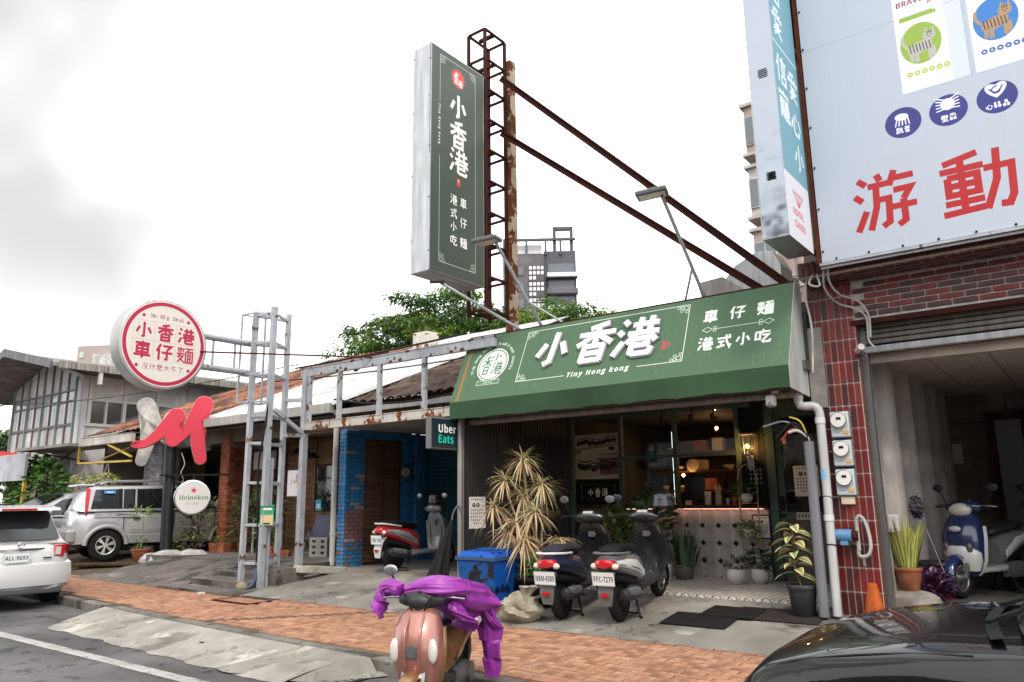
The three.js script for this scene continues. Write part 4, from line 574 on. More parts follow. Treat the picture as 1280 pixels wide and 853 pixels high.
    ic(-0.74, 5.355, '壁蝨'); g.fillStyle = g.strokeStyle = '#eef'; g.beginPath(); g.arc(X(-0.74), Y(5.42), 25, 0, 7); g.fill(); for (let i = -2; i < 3; i++) for (const s of [-1, 1]) { g.beginPath(); g.moveTo(X(-0.74), Y(5.42) + i * 8); g.lineTo(X(-0.74) + s * 40, Y(5.42) + i * 14 - 6); g.stroke(); }
    ic(-0.325, 5.352, '心絲蟲'); g.fillStyle = '#eef'; const hx = X(-0.325), hy = Y(5.43); g.beginPath(); g.moveTo(hx, hy + 34); g.bezierCurveTo(hx - 60, hy - 6, hx - 36, hy - 46, hx, hy - 20); g.bezierCurveTo(hx + 36, hy - 46, hx + 60, hy - 6, hx, hy + 34); g.fill(); g.strokeStyle = '#2b2f7e'; g.lineWidth = 5; g.beginPath(); g.arc(hx, hy, 14, 0, 5); g.stroke(); g.beginPath(); g.moveTo(hx - 22, hy - 8); g.quadraticCurveTo(hx, hy + 30, hx + 22, hy - 12); g.stroke();
    ic(0.1, 5.352, '心');
    g.strokeStyle = 'rgba(120,130,150,.7)'; g.lineWidth = 2; g.beginPath(); g.moveTo(0, Y(6.52)); g.lineTo(w, Y(6.5)); g.stroke();
  });
  decal('canvas_print', W, Hh, t, b, [W / 2, Hh / 2, 0], [0, 0, 0], 0.4);
  obj('backing', bx(0, W, 0, Hh, -0.02, -0.12), MT.galv, b);
  obj('frame_edge', [bx(-0.05, -0.012, -0.02, Hh, -0.06, 0.02), bx(-0.1, -0.065, 0, Hh, -0.3, -0.25)], MT.rust, b);
  obj('bottom_trim', [bx(-0.02, W, -0.04, -0.012, -0.1, 0.03), bx(-0.02, W, -0.07, -0.045, -0.02, 0.0)], MT.galv, b);
  const bolt = shared(sph(0.012, 0, 0, 0, 1, 1, 1, 8)); for (let i = 0; i < 9; i++) piece('bolt', bolt, MT.black, b, 0.02, 0.12 + i * 0.48, 0.008); for (let i = 0; i < 7; i++) piece('bolt', bolt, MT.black, b, 0.15 + i * 0.32, 0.02, 0.008);
}
{ // projecting box sign
  const s = thing('projecting_sign', 'projecting light box sign with teal face and dented stainless edge beside the billboard', 'sign', [-2.14, 4.12, -7.33]);
  const D = 0.8, Hh = 4.6, T = 0.26;
  obj('cabinet', gridGeo(10, 60, (u, v) => [-T + T * u, v * Hh, 0.012 * (fbm(u * 0.5, v, 8, 5) - 0.5)]), mat([0.3, 0.325, 0.36], 0.2, { metal: 1, bumpMap: TX.wave, bumpScale: 0.012 }), s);
  obj('cabinet_back', [bx(-T, 0, 0, 0.02, 0, -D), bx(-T - 0.01, -T, 0, Hh, 0, -D), bx(-T, 0, 0, Hh, -D, -D + 0.02)], MT.steel, s);
  const t = canvasTex(256, 1472, (g, w, h) => { const Y = (y) => h - (y - 4.12) * 320; g.fillStyle = '#dcdfe6'; g.fillRect(0, 0, w, h); g.fillStyle = '#6fa3b4'; g.fillRect(0, 0, w, Y(4.83)); g.strokeStyle = '#dfe9ee'; g.lineWidth = 6; g.beginPath(); g.moveTo(0, Y(6.3)); g.lineTo(w, Y(6.3)); g.stroke(); ['寵', '信', '愛'].forEach((c, i) => glyph(g, c, 20, Y(7.6 - i * 0.42) , 105, 110, 13, '#e4edf2')); ['愛', '心', '小'].forEach((c, i) => glyph(g, c, 135, Y(6.15 - i * 0.42), 105, 110, 13, '#e4edf2')); ['信', '寵'].forEach((c, i) => glyph(g, c, 20, Y(6.2 - i * 0.42), 105, 110, 13, '#e4edf2'));
    g.fillStyle = '#c8385a'; g.font = 'bold 36px sans-serif'; g.fillText('ROYAL', 62, Y(4.4)); g.fillText('CANIN', 66, Y(4.27)); g.strokeStyle = '#c8385a'; g.lineWidth = 5; for (let i = 0; i < 5; i++) { g.beginPath(); g.moveTo(128, Y(4.52)); g.lineTo(84 + i * 22, Y(4.64)); g.stroke(); g.beginPath(); g.arc(84 + i * 22, Y(4.66), 5, 0, 7); g.stroke(); } });
  decal('face', D, Hh, t, s, [0.003, Hh / 2, -D / 2], [0, Math.PI / 2, 0], 0.4);
  obj('vent', [0, 1].flatMap((k) => [0, 1, 2, 3].map((i) => bx(-0.17, -0.08, 0.62 + k * 1.15 + i * 0.022, 0.628 + k * 1.15 + i * 0.022, 0.01, 0.02))), MT.black, s);
  obj('bracket', [bar([-0.06, 0.1, -D], [-0.06, 0.1, -D - 0.6], 0.04), bar([-0.06, 2.5, -D], [-0.06, 2.5, -D - 0.6], 0.04)], MT.rust, s);
}
// wires and small fittings round the pillar
{
  const w = thing('conduit_wires', 'thin looping pale conduits under the projecting sign', 'wires', [-2.1, 3.9, -8.35]);
  for (const p of [[[0.02, 0.1, 0.1], [-0.02, -0.1, 0], [0.05, -0.25, -0.2], [0.2, -0.32, -0.28], [0.3, -0.42, -0.28], [0.31, -0.7, -0.28], [0.36, -0.78, -0.28]], [[0.06, 0.1, 0.1], [0.04, -0.05, 0.02], [0.1, -0.18, -0.1], [0.25, -0.25, -0.25], [0.33, -0.4, -0.27], [0.33, -0.66, -0.27]], [[-0.2, 0.1, -0.1], [-0.24, -0.1, -0.05], [-0.22, -0.5, -0.1], [-0.25, -1.0, -0.1]], [[-0.1, 0.1, 0], [-0.16, -0.05, 0.05], [-0.05, -0.1, 0.08], [-0.08, 0.05, 0.02]]]) obj('conduit', tube(p, 0.012), MT.whiteDirty, w);
  const c = thing('security_camera', 'small white bullet camera on the pillar corner under the roller shutter', 'camera', [-1.88, 3.12, -8.62]); obj('body', cyl(0.035, 0.035, 0.14, 0, 0, 0.06, Math.PI / 2 - 0.15, 0.5), MT.white, c); obj('mount', [cyl(0.03, 0.03, 0.04, 0, -0.05, -0.02), box(0.05, 0.06, 0.03, -0.03, -0.03, -0.03)], MT.darkPlastic, c);
  tag(obj('cover_plate', rb(0.17, 0.9, 0.03, 0.006, -2.36, 2.98, -8.64), mat([0.36, 0.34, 0.32], 0.7, { t: TX.mottle, tm: 0.9 })), 'long grey blank cover plate on the red tiled pillar above the meters', 'plate');
}
{
  const mk = (y, l) => {
    const m = thing('electric_meter', l, 'electric meter', [-2.165, y, -8.665], 0, 'electric meters on the tiled pillar');
    obj('box', rb(0.2, 0.285, 0.06, 0.02, 0, 0, 0.03), mat([0.3, 0.37, 0.42], 0.4, { t: TX.fine }), m);
    obj('glass_cover', rb(0.19, 0.27, 0.03, 0.02, 0, 0, 0.068), mat([0.5, 0.56, 0.6], 0.15, { phys: 1, clearcoat: 1 }), m);
    const d = obj('dial', [cyl(0.075, 0.08, 0.05, 0, 0.045, 0.1, Math.PI / 2)], mat([0.72, 0.71, 0.68], 0.35), m); obj('display', box(0.045, 0.025, 0.006, 0.005, 0.06, 0.127), MT.black, d); obj('ring', tor(0.078, 0.008, 0, 0.045, 0.115), MT.steel, d);
    obj('seal_tag', [box(0.035, 0.04, 0.006, -0.015, -0.06, 0.09)], MT.white, m); obj('label_plate', box(0.06, 0.035, 0.006, 0.06, -0.085, 0.087), mat([0.6, 0.36, 0.1], 0.5), m);
  };
  mk(2.335, 'topmost of the three round-dial electric meters on the red tiled pillar'); mk(2.03, 'middle of the three round-dial electric meters on the red tiled pillar'); mk(1.725, 'lowest of the three round-dial electric meters, above a small cream box');
  tag(obj('junction_box', rb(0.13, 0.08, 0.06, 0.008, -2.165, 1.535, -8.64), mat([0.6, 0.52, 0.4], 0.6)), 'small cream junction box under the lowest electric meter', 'junction box');
  const p = thing('rain_pipe', 'white plastic rain pipe with elbows at the left of the tiled pillar', 'pipe', [-2.34, 0.36, -8.5]);
  obj('pipe', tube([[-0.2, 2.36, 0.02], [-0.2, 2.25, 0.02], [-0.19, 2.2, 0.02], [-0.12, 2.185, 0.02], [-0.04, 2.18, 0.01], [0.0, 2.13, 0], [0.005, 2.02, 0], [-0.005, 0.02, 0]], 0.046, 60, 14), mat([0.68, 0.69, 0.7], 0.35, { t: TX.streak }), p); for (const [x, y, z] of [[-0.2, 2.3, 0.02], [0.003, 2.02, 0], [0, 1.0, 0]]) obj('collar', cyl(0.053, 0.053, 0.06, x, y, z), mat([0.62, 0.63, 0.64], 0.4), p); obj('sticker', cyl(0.0475, 0.0475, 0.12, 0.002, 1.45, 0, 0, 0, 0, 14), mat([0.2, 0.42, 0.62], 0.5), p); obj('strap', [tor(0.05, 0.006, 0, 0.72, 0, Math.PI / 2 - 0.25), tor(0.05, 0.005, 0, 1.2, 0, Math.PI / 2 - 0.5)], MT.black, p);
  const q = thing('cable_conduit', 'grey plastic conduit with cut cables fanning out of its open top', 'pipe', [-2.46, 0.36, -8.44]);
  obj('pipe', lathe([[0.052, 0.01], [0.052, 1.8], [0.04, 1.8], [0.04, 1.6]]), mat([0.22, 0.225, 0.25], 0.5, { t: TX.streak }), q);
  const cm = [MT.black, MT.black, mat([0.5, 0.4, 0.05], 0.5), MT.white, mat([0.3, 0.03, 0.03], 0.5), mat([0.3, 0.3, 0.32], 0.5), MT.black];
  [[-0.1, 0.18, -0.28, 0.16], [-0.16, 0.2, -0.38, 0.12], [-0.06, 0.22, -0.16, 0.27], [-0.1, 0.12, -0.18, 0.1], [-0.14, 0.14, -0.26, 0.02], [-0.2, 0.22, -0.44, 0.18], [-0.12, 0.2, -0.3, 0.05]].forEach(([a, b, c, d], i) => obj('cable', tube([[0, 1.6, 0], [-0.01, 1.85, 0.01], [a, 1.8 + b, 0.03 + i * 0.01], [c, 1.8 + d, 0.05 + i * 0.012]], i % 3 ? 0.011 : 0.017), cm[i], q));
  const u = thing('water_pump', 'small blue water pump with white pipes on the tiled pillar', 'pump', [-2.12, 1.18, -8.6]);
  obj('motor', [cyl(0.062, 0.062, 0.18, -0.11, 0, 0.04, 0, 0, Math.PI / 2), ...[0, 1, 2, 3, 4].map((i) => cyl(0.066, 0.066, 0.008, -0.17 + i * 0.03, 0, 0.04, 0, 0, Math.PI / 2)), rb(0.08, 0.05, 0.08, 0.01, -0.1, -0.075, 0.04)], mat([0.14, 0.34, 0.6], 0.45, { t: TX.fine }), u);
  obj('pump_head', cyl(0.05, 0.05, 0.06, 0.01, 0, 0.04, 0, 0, Math.PI / 2), MT.rustDark, u); obj('water_pipe', [tube([[0.03, -0.15, 0.03], [0.03, 0.16, 0.03]], 0.02, 2, 12), tube([[0.03, 0.16, 0.03], [0.06, 0.2, 0.03], [0.1, 0.17, 0.03], [0.14, 0.02, 0.03], [0.14, -0.14, 0.03], [0.1, -0.2, 0.03], [0.03, -0.2, 0.03], [0.03, -0.1, 0.03]], 0.018, 40, 12)], MT.whiteDirty, u); obj('tap', [cyl(0.015, 0.015, 0.08, 0.07, -0.26, 0.04), box(0.05, 0.015, 0.015, 0.07, -0.22, 0.06)], MT.steel, u);
  const cn = thing('traffic_cone', 'worn orange traffic cone at the foot of the tiled pillar', 'traffic cone', [-1.98, gy(-8.5) + 0.005, -8.5]);
  obj('cone', lathe([[0.11, 0.03], [0.105, 0.05], [0.045, 0.36], [0.03, 0.375], [0.001, 0.375]]), mat([0.75, 0.16, 0.03], 0.6, { t: TX.mottle, tm: 0.3 }), cn); obj('base', rb(0.28, 0.03, 0.28, 0.01, 0, 0.015, 0), mat([0.6, 0.13, 0.03], 0.7, { t: TX.mottle }), cn);
}
// ================= LEFT BUILDINGS =================
const stuff = (o) => { o.userData.kind = 'stuff'; return o; };
// bricks of a wall: o = lower corner, along 'x' or 'z' (towards -z), outward side sgn; merged by colour unless single
function bricks(parent, o, axis, len, h, mats, r, { bw = 0.21, bh = 0.062, j = 0.01, sgn = 1, single = false, pick } = {}) {
  const lists = mats.map(() => []), cache = {};
  const row0 = Math.floor(h / (bh + j));
  for (let row = 0; row < row0; row++) for (let a = -(row % 2) * (bw + j) / 2; a < len - 0.02; a += bw + j) {
    const a0 = Math.max(a, 0), a1 = Math.min(a + bw, len), w = a1 - a0; if (w < 0.03) continue; const y = o[1] + row * (bh + j) + bh / 2, m = (a0 + a1) / 2, k = pick ? pick(m, y) : r() * mats.length | 0, pr = 0.006 + r() * 0.006;
    const [X, Z] = axis === 'x' ? [o[0] + m, o[2] + sgn * pr] : [o[0] + sgn * pr, o[2] - m];
    if (single) { const key = w.toFixed(2); cache[key] ||= shared(axis === 'x' ? rb(w, bh, 0.03, 0.004, 0, 0, 0) : rb(0.03, bh, w, 0.004, 0, 0, 0)); piece('brick', cache[key], mats[k], parent, X, y, Z); } else lists[k].push(axis === 'x' ? box(w, bh, 0.03, X, y, Z) : box(0.03, bh, w, X, y, Z));
  }
  if (!single) lists.forEach((l, i) => { if (l.length) stuff(obj('brickwork', l, mats[i], parent)); });
}
const brickRed = [[0.3, 0.085, 0.05], [0.24, 0.065, 0.042], [0.19, 0.055, 0.04], [0.35, 0.11, 0.065]].map((c) => mat(c, 0.85, { t: TX.mottle, tm: 0.6 }));
const brickOrange = [[0.5, 0.17, 0.085], [0.44, 0.14, 0.075]].map((c) => mat(c, 0.85, { t: TX.mottle, tm: 0.6 }));
const brickGrey = [[0.33, 0.32, 0.33], [0.27, 0.26, 0.27], [0.38, 0.37, 0.38]].map((c) => mat(c, 0.85, { t: TX.mottle, tm: 0.7 }));
{
  const b = thing('brick_restaurant', 'low brick restaurant with patched tile roof behind the steel tower', 'building');
  const r = rng(55), core = mat([0.2, 0.12, 0.1], 0.9), dark = mat([0.3, 0.24, 0.2], 0.9, { t: TX.mottle });
  const p1 = obj('pillar', bx(-16.2, -15.87, 0.4, 3.2, -10.0, -10.62), core, b); bricks(p1, [-16.2, 0.45, -10.0], 'x', 0.34, 2.7, brickOrange, r); bricks(p1, [-15.87, 0.45, -10.0], 'z', 0.62, 2.4, brickRed, r);
  const p2 = obj('pillar', bx(-19.75, -18.9, 0.3, 3.2, -10.02, -10.5), core, b); bricks(p2, [-19.75, 0.4, -10.02], 'x', 0.85, 2.75, brickGrey, r); bricks(p2, [-18.9, 0.4, -10.02], 'z', 0.45, 2.75, brickGrey, r);
  obj('rear_wall', [bx(-22, -17, 0.2, 3.4, -12.5, -12.7), bx(-22.05, -22, 0.2, 3.3, -10, -12.6), bx(-17.05, -17, 0.2, 3.3, -10.6, -12.6)], dark, b);
  obj('porch_lintel', bx(-22, -11.2, 2.95, 3.25, -10.02, -10.4), dark, b);
  obj('porch_soffit', bx(-22, -11.2, 3.25, 3.3, -9.5, -12.6), mat([0.36, 0.33, 0.3], 0.9, { t: TX.mottle }), b);
  obj('yellow_panel', [bx(-18.6, -16.7, 1.75, 2.75, -11.6, -11.65)], MT.yellow, b); obj('brown_panel', bx(-21.8, -19.9, 0.5, 2.8, -11.8, -11.85), mat([0.15, 0.09, 0.05], 0.8, { t: TX.wood }), b);
  const fw = obj('front_wall', bx(-17, -11.2, 0.5, 3.25, -11.02, -11.2), dark, b); bricks(fw, [-15.4, 0.52, -11.01], 'x', 0.36, 2.5, brickRed, r);
  const wn = obj('window', [bx(-16.8, -15.45, 0.52, 1.15, -10.99, -11.02), bx(-16.8, -15.45, 2.78, 2.84, -10.97, -11.02), bx(-15.47, -15.42, 1.15, 2.8, -10.97, -11.02), bx(-16.8, -15.45, 2.3, 2.35, -10.97, -11.01)], MT.woodDark, b); obj('pane', bx(-16.8, -15.47, 2.35, 2.78, -10.995, -11.005), mat([0.3, 0.28, 0.26], 0.35), wn); obj('curtain', gridGeo(60, 2, (u, v) => [mix(-16.8, -15.48, u), mix(1.15, 2.3, v), -11.0 + 0.012 * Math.sin(u * 70)]), mat([0.16, 0.08, 0.055], 0.8, { t: TX.streak }), wn);
  // wood cladding, board by board
  const wd = [[0.44, 0.24, 0.11], [0.38, 0.2, 0.095], [0.48, 0.27, 0.14]].map((c) => mat(c, 0.7, { t: TX.woodH })), cl = obj('wood_cladding', bx(-15.02, -11.3, 0.52, 3.1, -11.0, -11.03), MT.woodDark, b);
  for (let y = 0.58, i = 0; y < 3.05; y += 0.125, i++) { piece('board', shared(rb(0.94, 0.118, 0.02, 0.003, 0, 0, 0)), wd[r() * 3 | 0], cl, -14.53, y, -10.99); if (y > 2.36 || y < 1.15) piece('board', shared(rb(0.78, 0.118, 0.02, 0.003, 0, 0, 0)), wd[r() * 3 | 0], cl, -13.62, y, -10.985); piece('board', shared(rb(1.8, 0.118, 0.02, 0.003, 0, 0, 0)), wd[r() * 3 | 0], cl, -12.3, y, -10.99); }
  const dd = obj('door', [bx(-14.06, -13.96, 0.52, 2.95, -10.94, -10.99), bx(-13.3, -13.2, 0.52, 2.95, -10.94, -10.99), bx(-13.96, -13.3, 1.15, 1.36, -10.95, -10.99)], MT.woodMid, b); obj('pane', bx(-13.96, -13.3, 1.36, 2.35, -10.965, -10.975), MT.glassDark, dd); decal('sticker', 0.2, 0.24, canvasTex(40, 48, (g) => { g.fillStyle = '#5aa5cc'; g.fillRect(0, 0, 40, 48); g.fillStyle = '#d8e6ee'; g.fillRect(6, 18, 28, 20); }), dd, [-13.83, 1.5, -10.958]);
  // roof strips
  const sl = 0.394, roofY = (d) => 3.36 + sl * d;
  const tileRoof = (x0, x1, d1, nx, amp) => gridGeo(nx, 96, (u, v) => { const x = mix(x0, x1, u), d = v * d1, st = (d / 0.28) % 1; return [x, roofY(d) + amp * Math.abs(Math.sin(x * Math.PI / 0.24)) + 0.03 * (1 - st) + 0.09 * (fbm(x / 16 + 2, d / 16, 16, 77, 3) - 0.5), -9.4 - d]; });
  const tt = tex(512, 3.3, (u, v) => { const n = fbm(u, v, 12, 301, 5), l = fbm(u, v, 3, 302, 4), m = sst(0.5, 0.62, fbm(u, v, 6, 305, 5)); const c = m3([0.66, 0.43, 0.33], [0.34, 0.23, 0.19], clamp(n * 1.7 - 0.35)); return m3(c, [0.24, 0.2, 0.17], m * 0.8).map((q) => q * (0.75 + 0.5 * l)); });
  const td = tex(512, 3.3, (u, v) => { const n = fbm(u, v, 14, 311, 5), m = sst(0.48, 0.6, fbm(u, v, 7, 315, 5)); return m3(m3([0.42, 0.33, 0.28], [0.25, 0.2, 0.18], clamp(n * 1.6 - 0.3)), [0.6, 0.55, 0.5], m * 0.4).map((q) => q * 0.8); });
  obj('tile_roof', [tileRoof(-22.05, -16.4, 8.2, 190, 0.035)], mat(0xffffff, 0.9, { map: tt }), b);
  obj('dark_tile_roof', tileRoof(-11.3, -6.9, 5.6, 150, 0.05), mat(0xffffff, 0.95, { map: td }), b);
  obj('sheet_roof', gridGeo(140, 8, (u, v) => { const x = mix(-16.42, -11.28, u), d = v * 8.2 - 0.08; return [x, roofY(d) + 0.06 + 0.018 * Math.sin(x * 60), -9.4 - d]; }), mat([0.8, 0.8, 0.8], 0.6, { t: TX.mottle }), b);
  obj('gutter', [bx(-16.42, -11.5, 3.24, 3.42, -9.28, -9.4), bx(-11.5, -7.2, 3.2, 3.3, -9.4, -9.46)], mat([0.5, 0.48, 0.46], 0.7, { t: TX.streak }), b);
  obj('roof_underside', [polyGeo([[[-22, 3.2, -9.42], [-11.2, 3.2, -9.42], [-11.2, 6.4, -17.5]], [[-22, 3.2, -9.42], [-11.2, 6.4, -17.5], [-22, 6.4, -17.5]]])], dark, b);
  obj('eave_board', bx(-11.3, -7.0, 2.94, 3.42, -9.62, -9.7), MT.woodDark, b);
  // pipe at the corner
  obj('rain_pipe', [cyl(0.05, 0.05, 2.6, -11.27, 1.75, -9.28, 0, 0, 0, 14), cyl(0.058, 0.058, 0.05, -11.27, 1.9, -9.28), cyl(0.058, 0.058, 0.05, -11.27, 1.0, -9.28)], mat([0.66, 0.62, 0.58], 0.5, { t: TX.streak }), b);
}
{ // blue walls of the carport
  const b = thing('blue_brick_wall', 'flaking blue painted brick wall with a brown slatted gate beside the carport', 'wall'), r = rng(65);
  const bl = [[0.055, 0.3, 0.68], [0.07, 0.34, 0.72], [0.05, 0.25, 0.6], [0.4, 0.21, 0.2], [0.5, 0.44, 0.43], [0.19, 0.25, 0.35], [0.16, 0.4, 0.72]].map((c) => mat(c, 0.7, { t: TX.mottle, tm: 0.5 }));
  const fl = (m, y) => { const q = r(); if (y < 0.85) return q < 0.6 ? 5 : q < 0.8 ? 2 : 0; if (y < 1.4) return q < 0.74 ? 3 : q < 0.87 ? 4 : 5; if (y < 2.0) return q < 0.3 ? 4 : q < 0.75 ? 1 : 0; return q < 0.08 ? 4 : q < 0.5 ? 0 : 1; };
  const p = obj('pillar', bx(-11.2, -11.03, 0.4, 2.9, -9.34, -9.77), mat([0.1, 0.16, 0.25], 0.9), b);
  bricks(p, [-11.03, 0.42, -9.34], 'z', 0.43, 2.48, bl, r, { single: true, pick: fl }); bricks(p, [-11.2, 0.42, -9.34], 'x', 0.18, 2.48, bl, r, { single: true, pick: (m, y) => (y < 1 && r() < 0.25 ? 3 : r() < 0.7 ? 6 : 1) });
  obj('gate_head', bx(-11.2, -11.02, 2.74, 2.9, -9.77, -10.72), bl[0], b);
  const w2 = obj('wall_panel', bx(-11.2, -11.03, 0.4, 2.9, -10.72, -11.62), mat([0.04, 0.15, 0.36], 0.8), b); bricks(w2, [-11.03, 0.42, -10.72], 'z', 0.68, 2.48, bl.slice(0, 3), r);
  obj('corner_post', bx(-11.06, -10.96, 0.42, 2.9, -11.1, -11.2), mat([0.06, 0.22, 0.46], 0.5, { t: TX.streak }), b);
  const g = obj('gate', [bx(-11.08, -11.04, 0.42, 2.74, -9.78, -10.72), bx(-11.05, -11.0, 0.42, 2.74, -10.22, -10.27)], mat([0.08, 0.04, 0.028], 0.8), b), sm = [[0.3, 0.165, 0.11], [0.25, 0.135, 0.09], [0.34, 0.19, 0.125]].map((c) => mat(c, 0.7, { t: TX.woodH })), sg = shared(rb(0.022, 0.066, 0.43, 0.004, 0, 0, 0));
  for (let i = 0; i < 29; i++) for (const z of [-10.0, -10.49]) piece('slat', sg, sm[r() * 3 | 0], g, -11.03, 0.5 + i * 0.0775, z, 0, 0, (r() - 0.5) * 0.06);
  obj('hinge_bar', bx(-11.01, -10.995, 0.5, 2.7, -10.66, -10.69), MT.rust, g);
  const s = thing('roller_shutter', 'teal blue roller shutter door closing the back of the carport', 'shutter', [-9.12, 0.42, -11.45]), tm = mat([0.03, 0.13, 0.19], 0.5, { t: TX.streak }), q = shared(rb(3.74, 0.072, 0.03, 0.014, 0, 0, 0));
  obj('curtain', bx(-1.92, 1.9, -0.02, 2.55, -0.03, -0.05), MT.black, s); for (let i = 0; i < 31; i++) piece('slat', q, tm, s, 0, 0.05 + i * 0.078, -0.015);
  const c = thing('carport_ceiling', 'pale panelled carport ceiling behind the rusty frame beam', 'ceiling'), cm = mat([0.5, 0.48, 0.46], 0.85, { t: TX.mottle });
  for (let i = 0; i < 5; i++) obj('panel', rbx(-11.0, -7.26, 2.9, 2.93, -8.37 - i * 0.62, -8.98 - i * 0.62, 0.004), cm, c);
  const m = thing('wall_meter', 'small round meter on a dark plate on the blue carport wall', 'meter', [-11.02, 2.1, -10.8]); obj('plate', box(0.03, 0.34, 0.22, 0.02, 0, -0.1), mat([0.05, 0.09, 0.13], 0.6), m); obj('dial', cyl(0.09, 0.09, 0.06, 0.06, 0.03, 0, 0, 0, Math.PI / 2), mat([0.4, 0.42, 0.42], 0.3), m);
}
{ // steel tower and round sign
  const A = [-11.26, -7.43], Cc = [-10.88, -7.53], D = [-11.22, -8.07], p = thing('steel_tower', 'grey welded steel ladder tower on the restaurant steps carrying the round sign', 'tower', [0, 0, 0]);
  obj('leg', [bar([A[0], 0.2, A[1]], [A[0], 4.82, A[1]], 0.075)], MT.galv, p); obj('leg', bar([Cc[0], 0.24, Cc[1]], [Cc[0], 4.86, Cc[1]], 0.085), MT.galv, p); obj('leg', bar([D[0], 0.5, D[1]], [D[0], 4.88, D[1]], 0.075), MT.galv, p);
  for (const y of [0.62, 1.22, 1.9, 2.55]) { obj('rung', bar([A[0], y, A[1]], [D[0], y, D[1]], 0.05), MT.galv, p); obj('rung', bar([A[0], y, A[1]], [Cc[0], y, Cc[1]], 0.04), MT.galv, p); obj('rung', bar([Cc[0], y - 0.02, Cc[1]], [D[0], y - 0.02, D[1]], 0.045), y < 1 ? MT.galvRustier : MT.galv, p); }
  for (const y of [3.0, 3.7, 4.25, 4.75]) obj('ring', [bar([A[0], y, A[1]], [D[0], y, D[1]], 0.04), bar([A[0], y, A[1]], [Cc[0], y, Cc[1]], 0.04), bar([Cc[0], y, Cc[1]], [D[0], y, D[1]], 0.04)], MT.galv, p);
  const cg = [[-11.55, -7.35], [-11.26, -7.38], [-11.0, -7.62], [-11.45, -7.75]]; for (const [x, z] of cg) obj('cage_bar', bar([x, 3.25, z], [x, 4.8, z], 0.028), MT.galv, p); for (const y of [3.25, 3.72, 4.28, 4.79]) obj('cage_ring', cg.map((a, i) => { const q = cg[(i + 1) % 4]; return bar([a[0], y, a[1]], [q[0], y, q[1]], 0.026); }), MT.galv, p);
  obj('conduit_post', [bar([-10.93, 0.25, -7.66], [-10.93, 2.3, -7.66], 0.06), bar([-11.0, 0.3, -7.7], [-11.0, 1.7, -7.7], 0.045)], MT.galv, p);
  obj('cable', tube([[-10.86, 3.2, -7.5], [-10.9, 2.6, -7.45], [-10.98, 2.2, -7.45], [-10.97, 1.0, -7.5], [-10.95, 0.3, -7.5]], 0.018), MT.black, p);
  obj('link_bar', [bar([D[0], 2.72, D[1]], [-10.95, 2.72, -8.28], 0.07), bar([D[0], 3.33, D[1]], [-10.95, 3.33, -8.28], 0.05), bar([Cc[0], 3.1, Cc[1] - 0.1], [-10.93, 2.75, -8.25], 0.06)], MT.galv, p);
  for (const [y, z1] of [[4.27, -7.55], [3.76, -7.5]]) obj('sign_pipe', cyl(0.055, 0.055, 1.05, -11.4, y, -7.0, Math.PI / 2), MT.galv, p);
  obj('pipe_tie', [bar([-11.4, 3.76, -6.75], [-11.4, 4.27, -6.75], 0.03), bar([-11.4, 3.76, -7.15], [-11.4, 4.27, -7.15], 0.03)], MT.galv, p);
  tag(obj('steel_strip', bar([-11.38, 3.98, -6.4], [-8.8, 3.86, -8.6], 0.02, 0.025), MT.rust), 'thin rusty perforated strip strung from the round sign to the canopy frame', 'steel strip');
  const s = thing('round_sign', 'round white light box sign with red ring and red characters', 'sign', [-11.3, 4.01, -5.87]), rr = 0.715;
  obj('rim', lathe([[0.001, -0.28], [rr - 0.03, -0.28], [rr, -0.26], [rr, -0.02], [rr - 0.02, 0], [rr - 0.05, 0.001]], 0, 0, 0, 64).rotateZ(-Math.PI / 2), mat([0.6, 0.6, 0.6], 0.45, { metal: 0.2, t: TX.streak }), s);
  const t = canvasTex(1024, 1024, (g) => {
    g.fillStyle = '#d9d3cd'; g.fillRect(0, 0, 1024, 1024); const c = '#b02a48'; g.strokeStyle = c; g.lineWidth = 44; g.beginPath(); g.arc(512, 512, 478, 0, 7); g.stroke(); g.lineWidth = 3; g.strokeStyle = '#c9a9a4';
    const cell = (x, y) => { g.strokeRect(x, y, 196, 186); g.beginPath(); g.moveTo(x + 98, y); g.lineTo(x + 98, y + 186); g.moveTo(x, y + 93); g.lineTo(x + 196, y + 93); g.stroke(); g.strokeRect(x + 40, y + 36, 116, 114); };
    ['小香港', '車仔麵'].forEach((row, j) => [...row].forEach((ch, i) => { const x = 128 + i * 260, y = 262 + j * 236; g.save(); g.translate(x, y); g.scale(1.26, 1.22); cell(0, 0); g.restore(); glyph(g, ch, x + 16, y + 12, 214, 204, ch === '麵' ? 19 : 29, c); }));
    g.fillStyle = '#8a5a5c'; g.font = '600 62px serif'; g.save(); g.translate(512, 216); [...'No Big Deal'].forEach((ch, i) => g.fillText(ch, -200 + i * 39, -6 * Math.cos((i - 5) / 3))); g.restore();
    [...'沒什麼大不了'].forEach((ch, i) => glyph(g, ch, 262 + i * 86, 764, 74, 74, 7, '#9a4450')); g.fillStyle = c; for (const [x, y] of [[236, 205], [788, 205], [196, 800], [828, 800]]) { g.save(); g.translate(x, y); g.rotate(0.785); g.fillRect(-18, -18, 36, 36); g.restore(); }
  });
  const fg = new THREE.CylinderGeometry(rr - 0.045, rr - 0.045, 0.012, 64); fg.rotateX(Math.PI / 2);
  { const pp = fg.attributes.position, uv = fg.attributes.uv, e = rr - 0.045; for (let i = 0; i < uv.count; i++) uv.setXY(i, 0.5 + pp.getX(i) / e / 2, 0.5 + pp.getY(i) / e / 2); }
  const f = new THREE.Mesh(fg.rotateY(Math.PI / 2), mat(0xffffff, 0.35, { map: t })); f.name = 'face'; f.position.set(0.0, 0, 0); s.add(f);
}
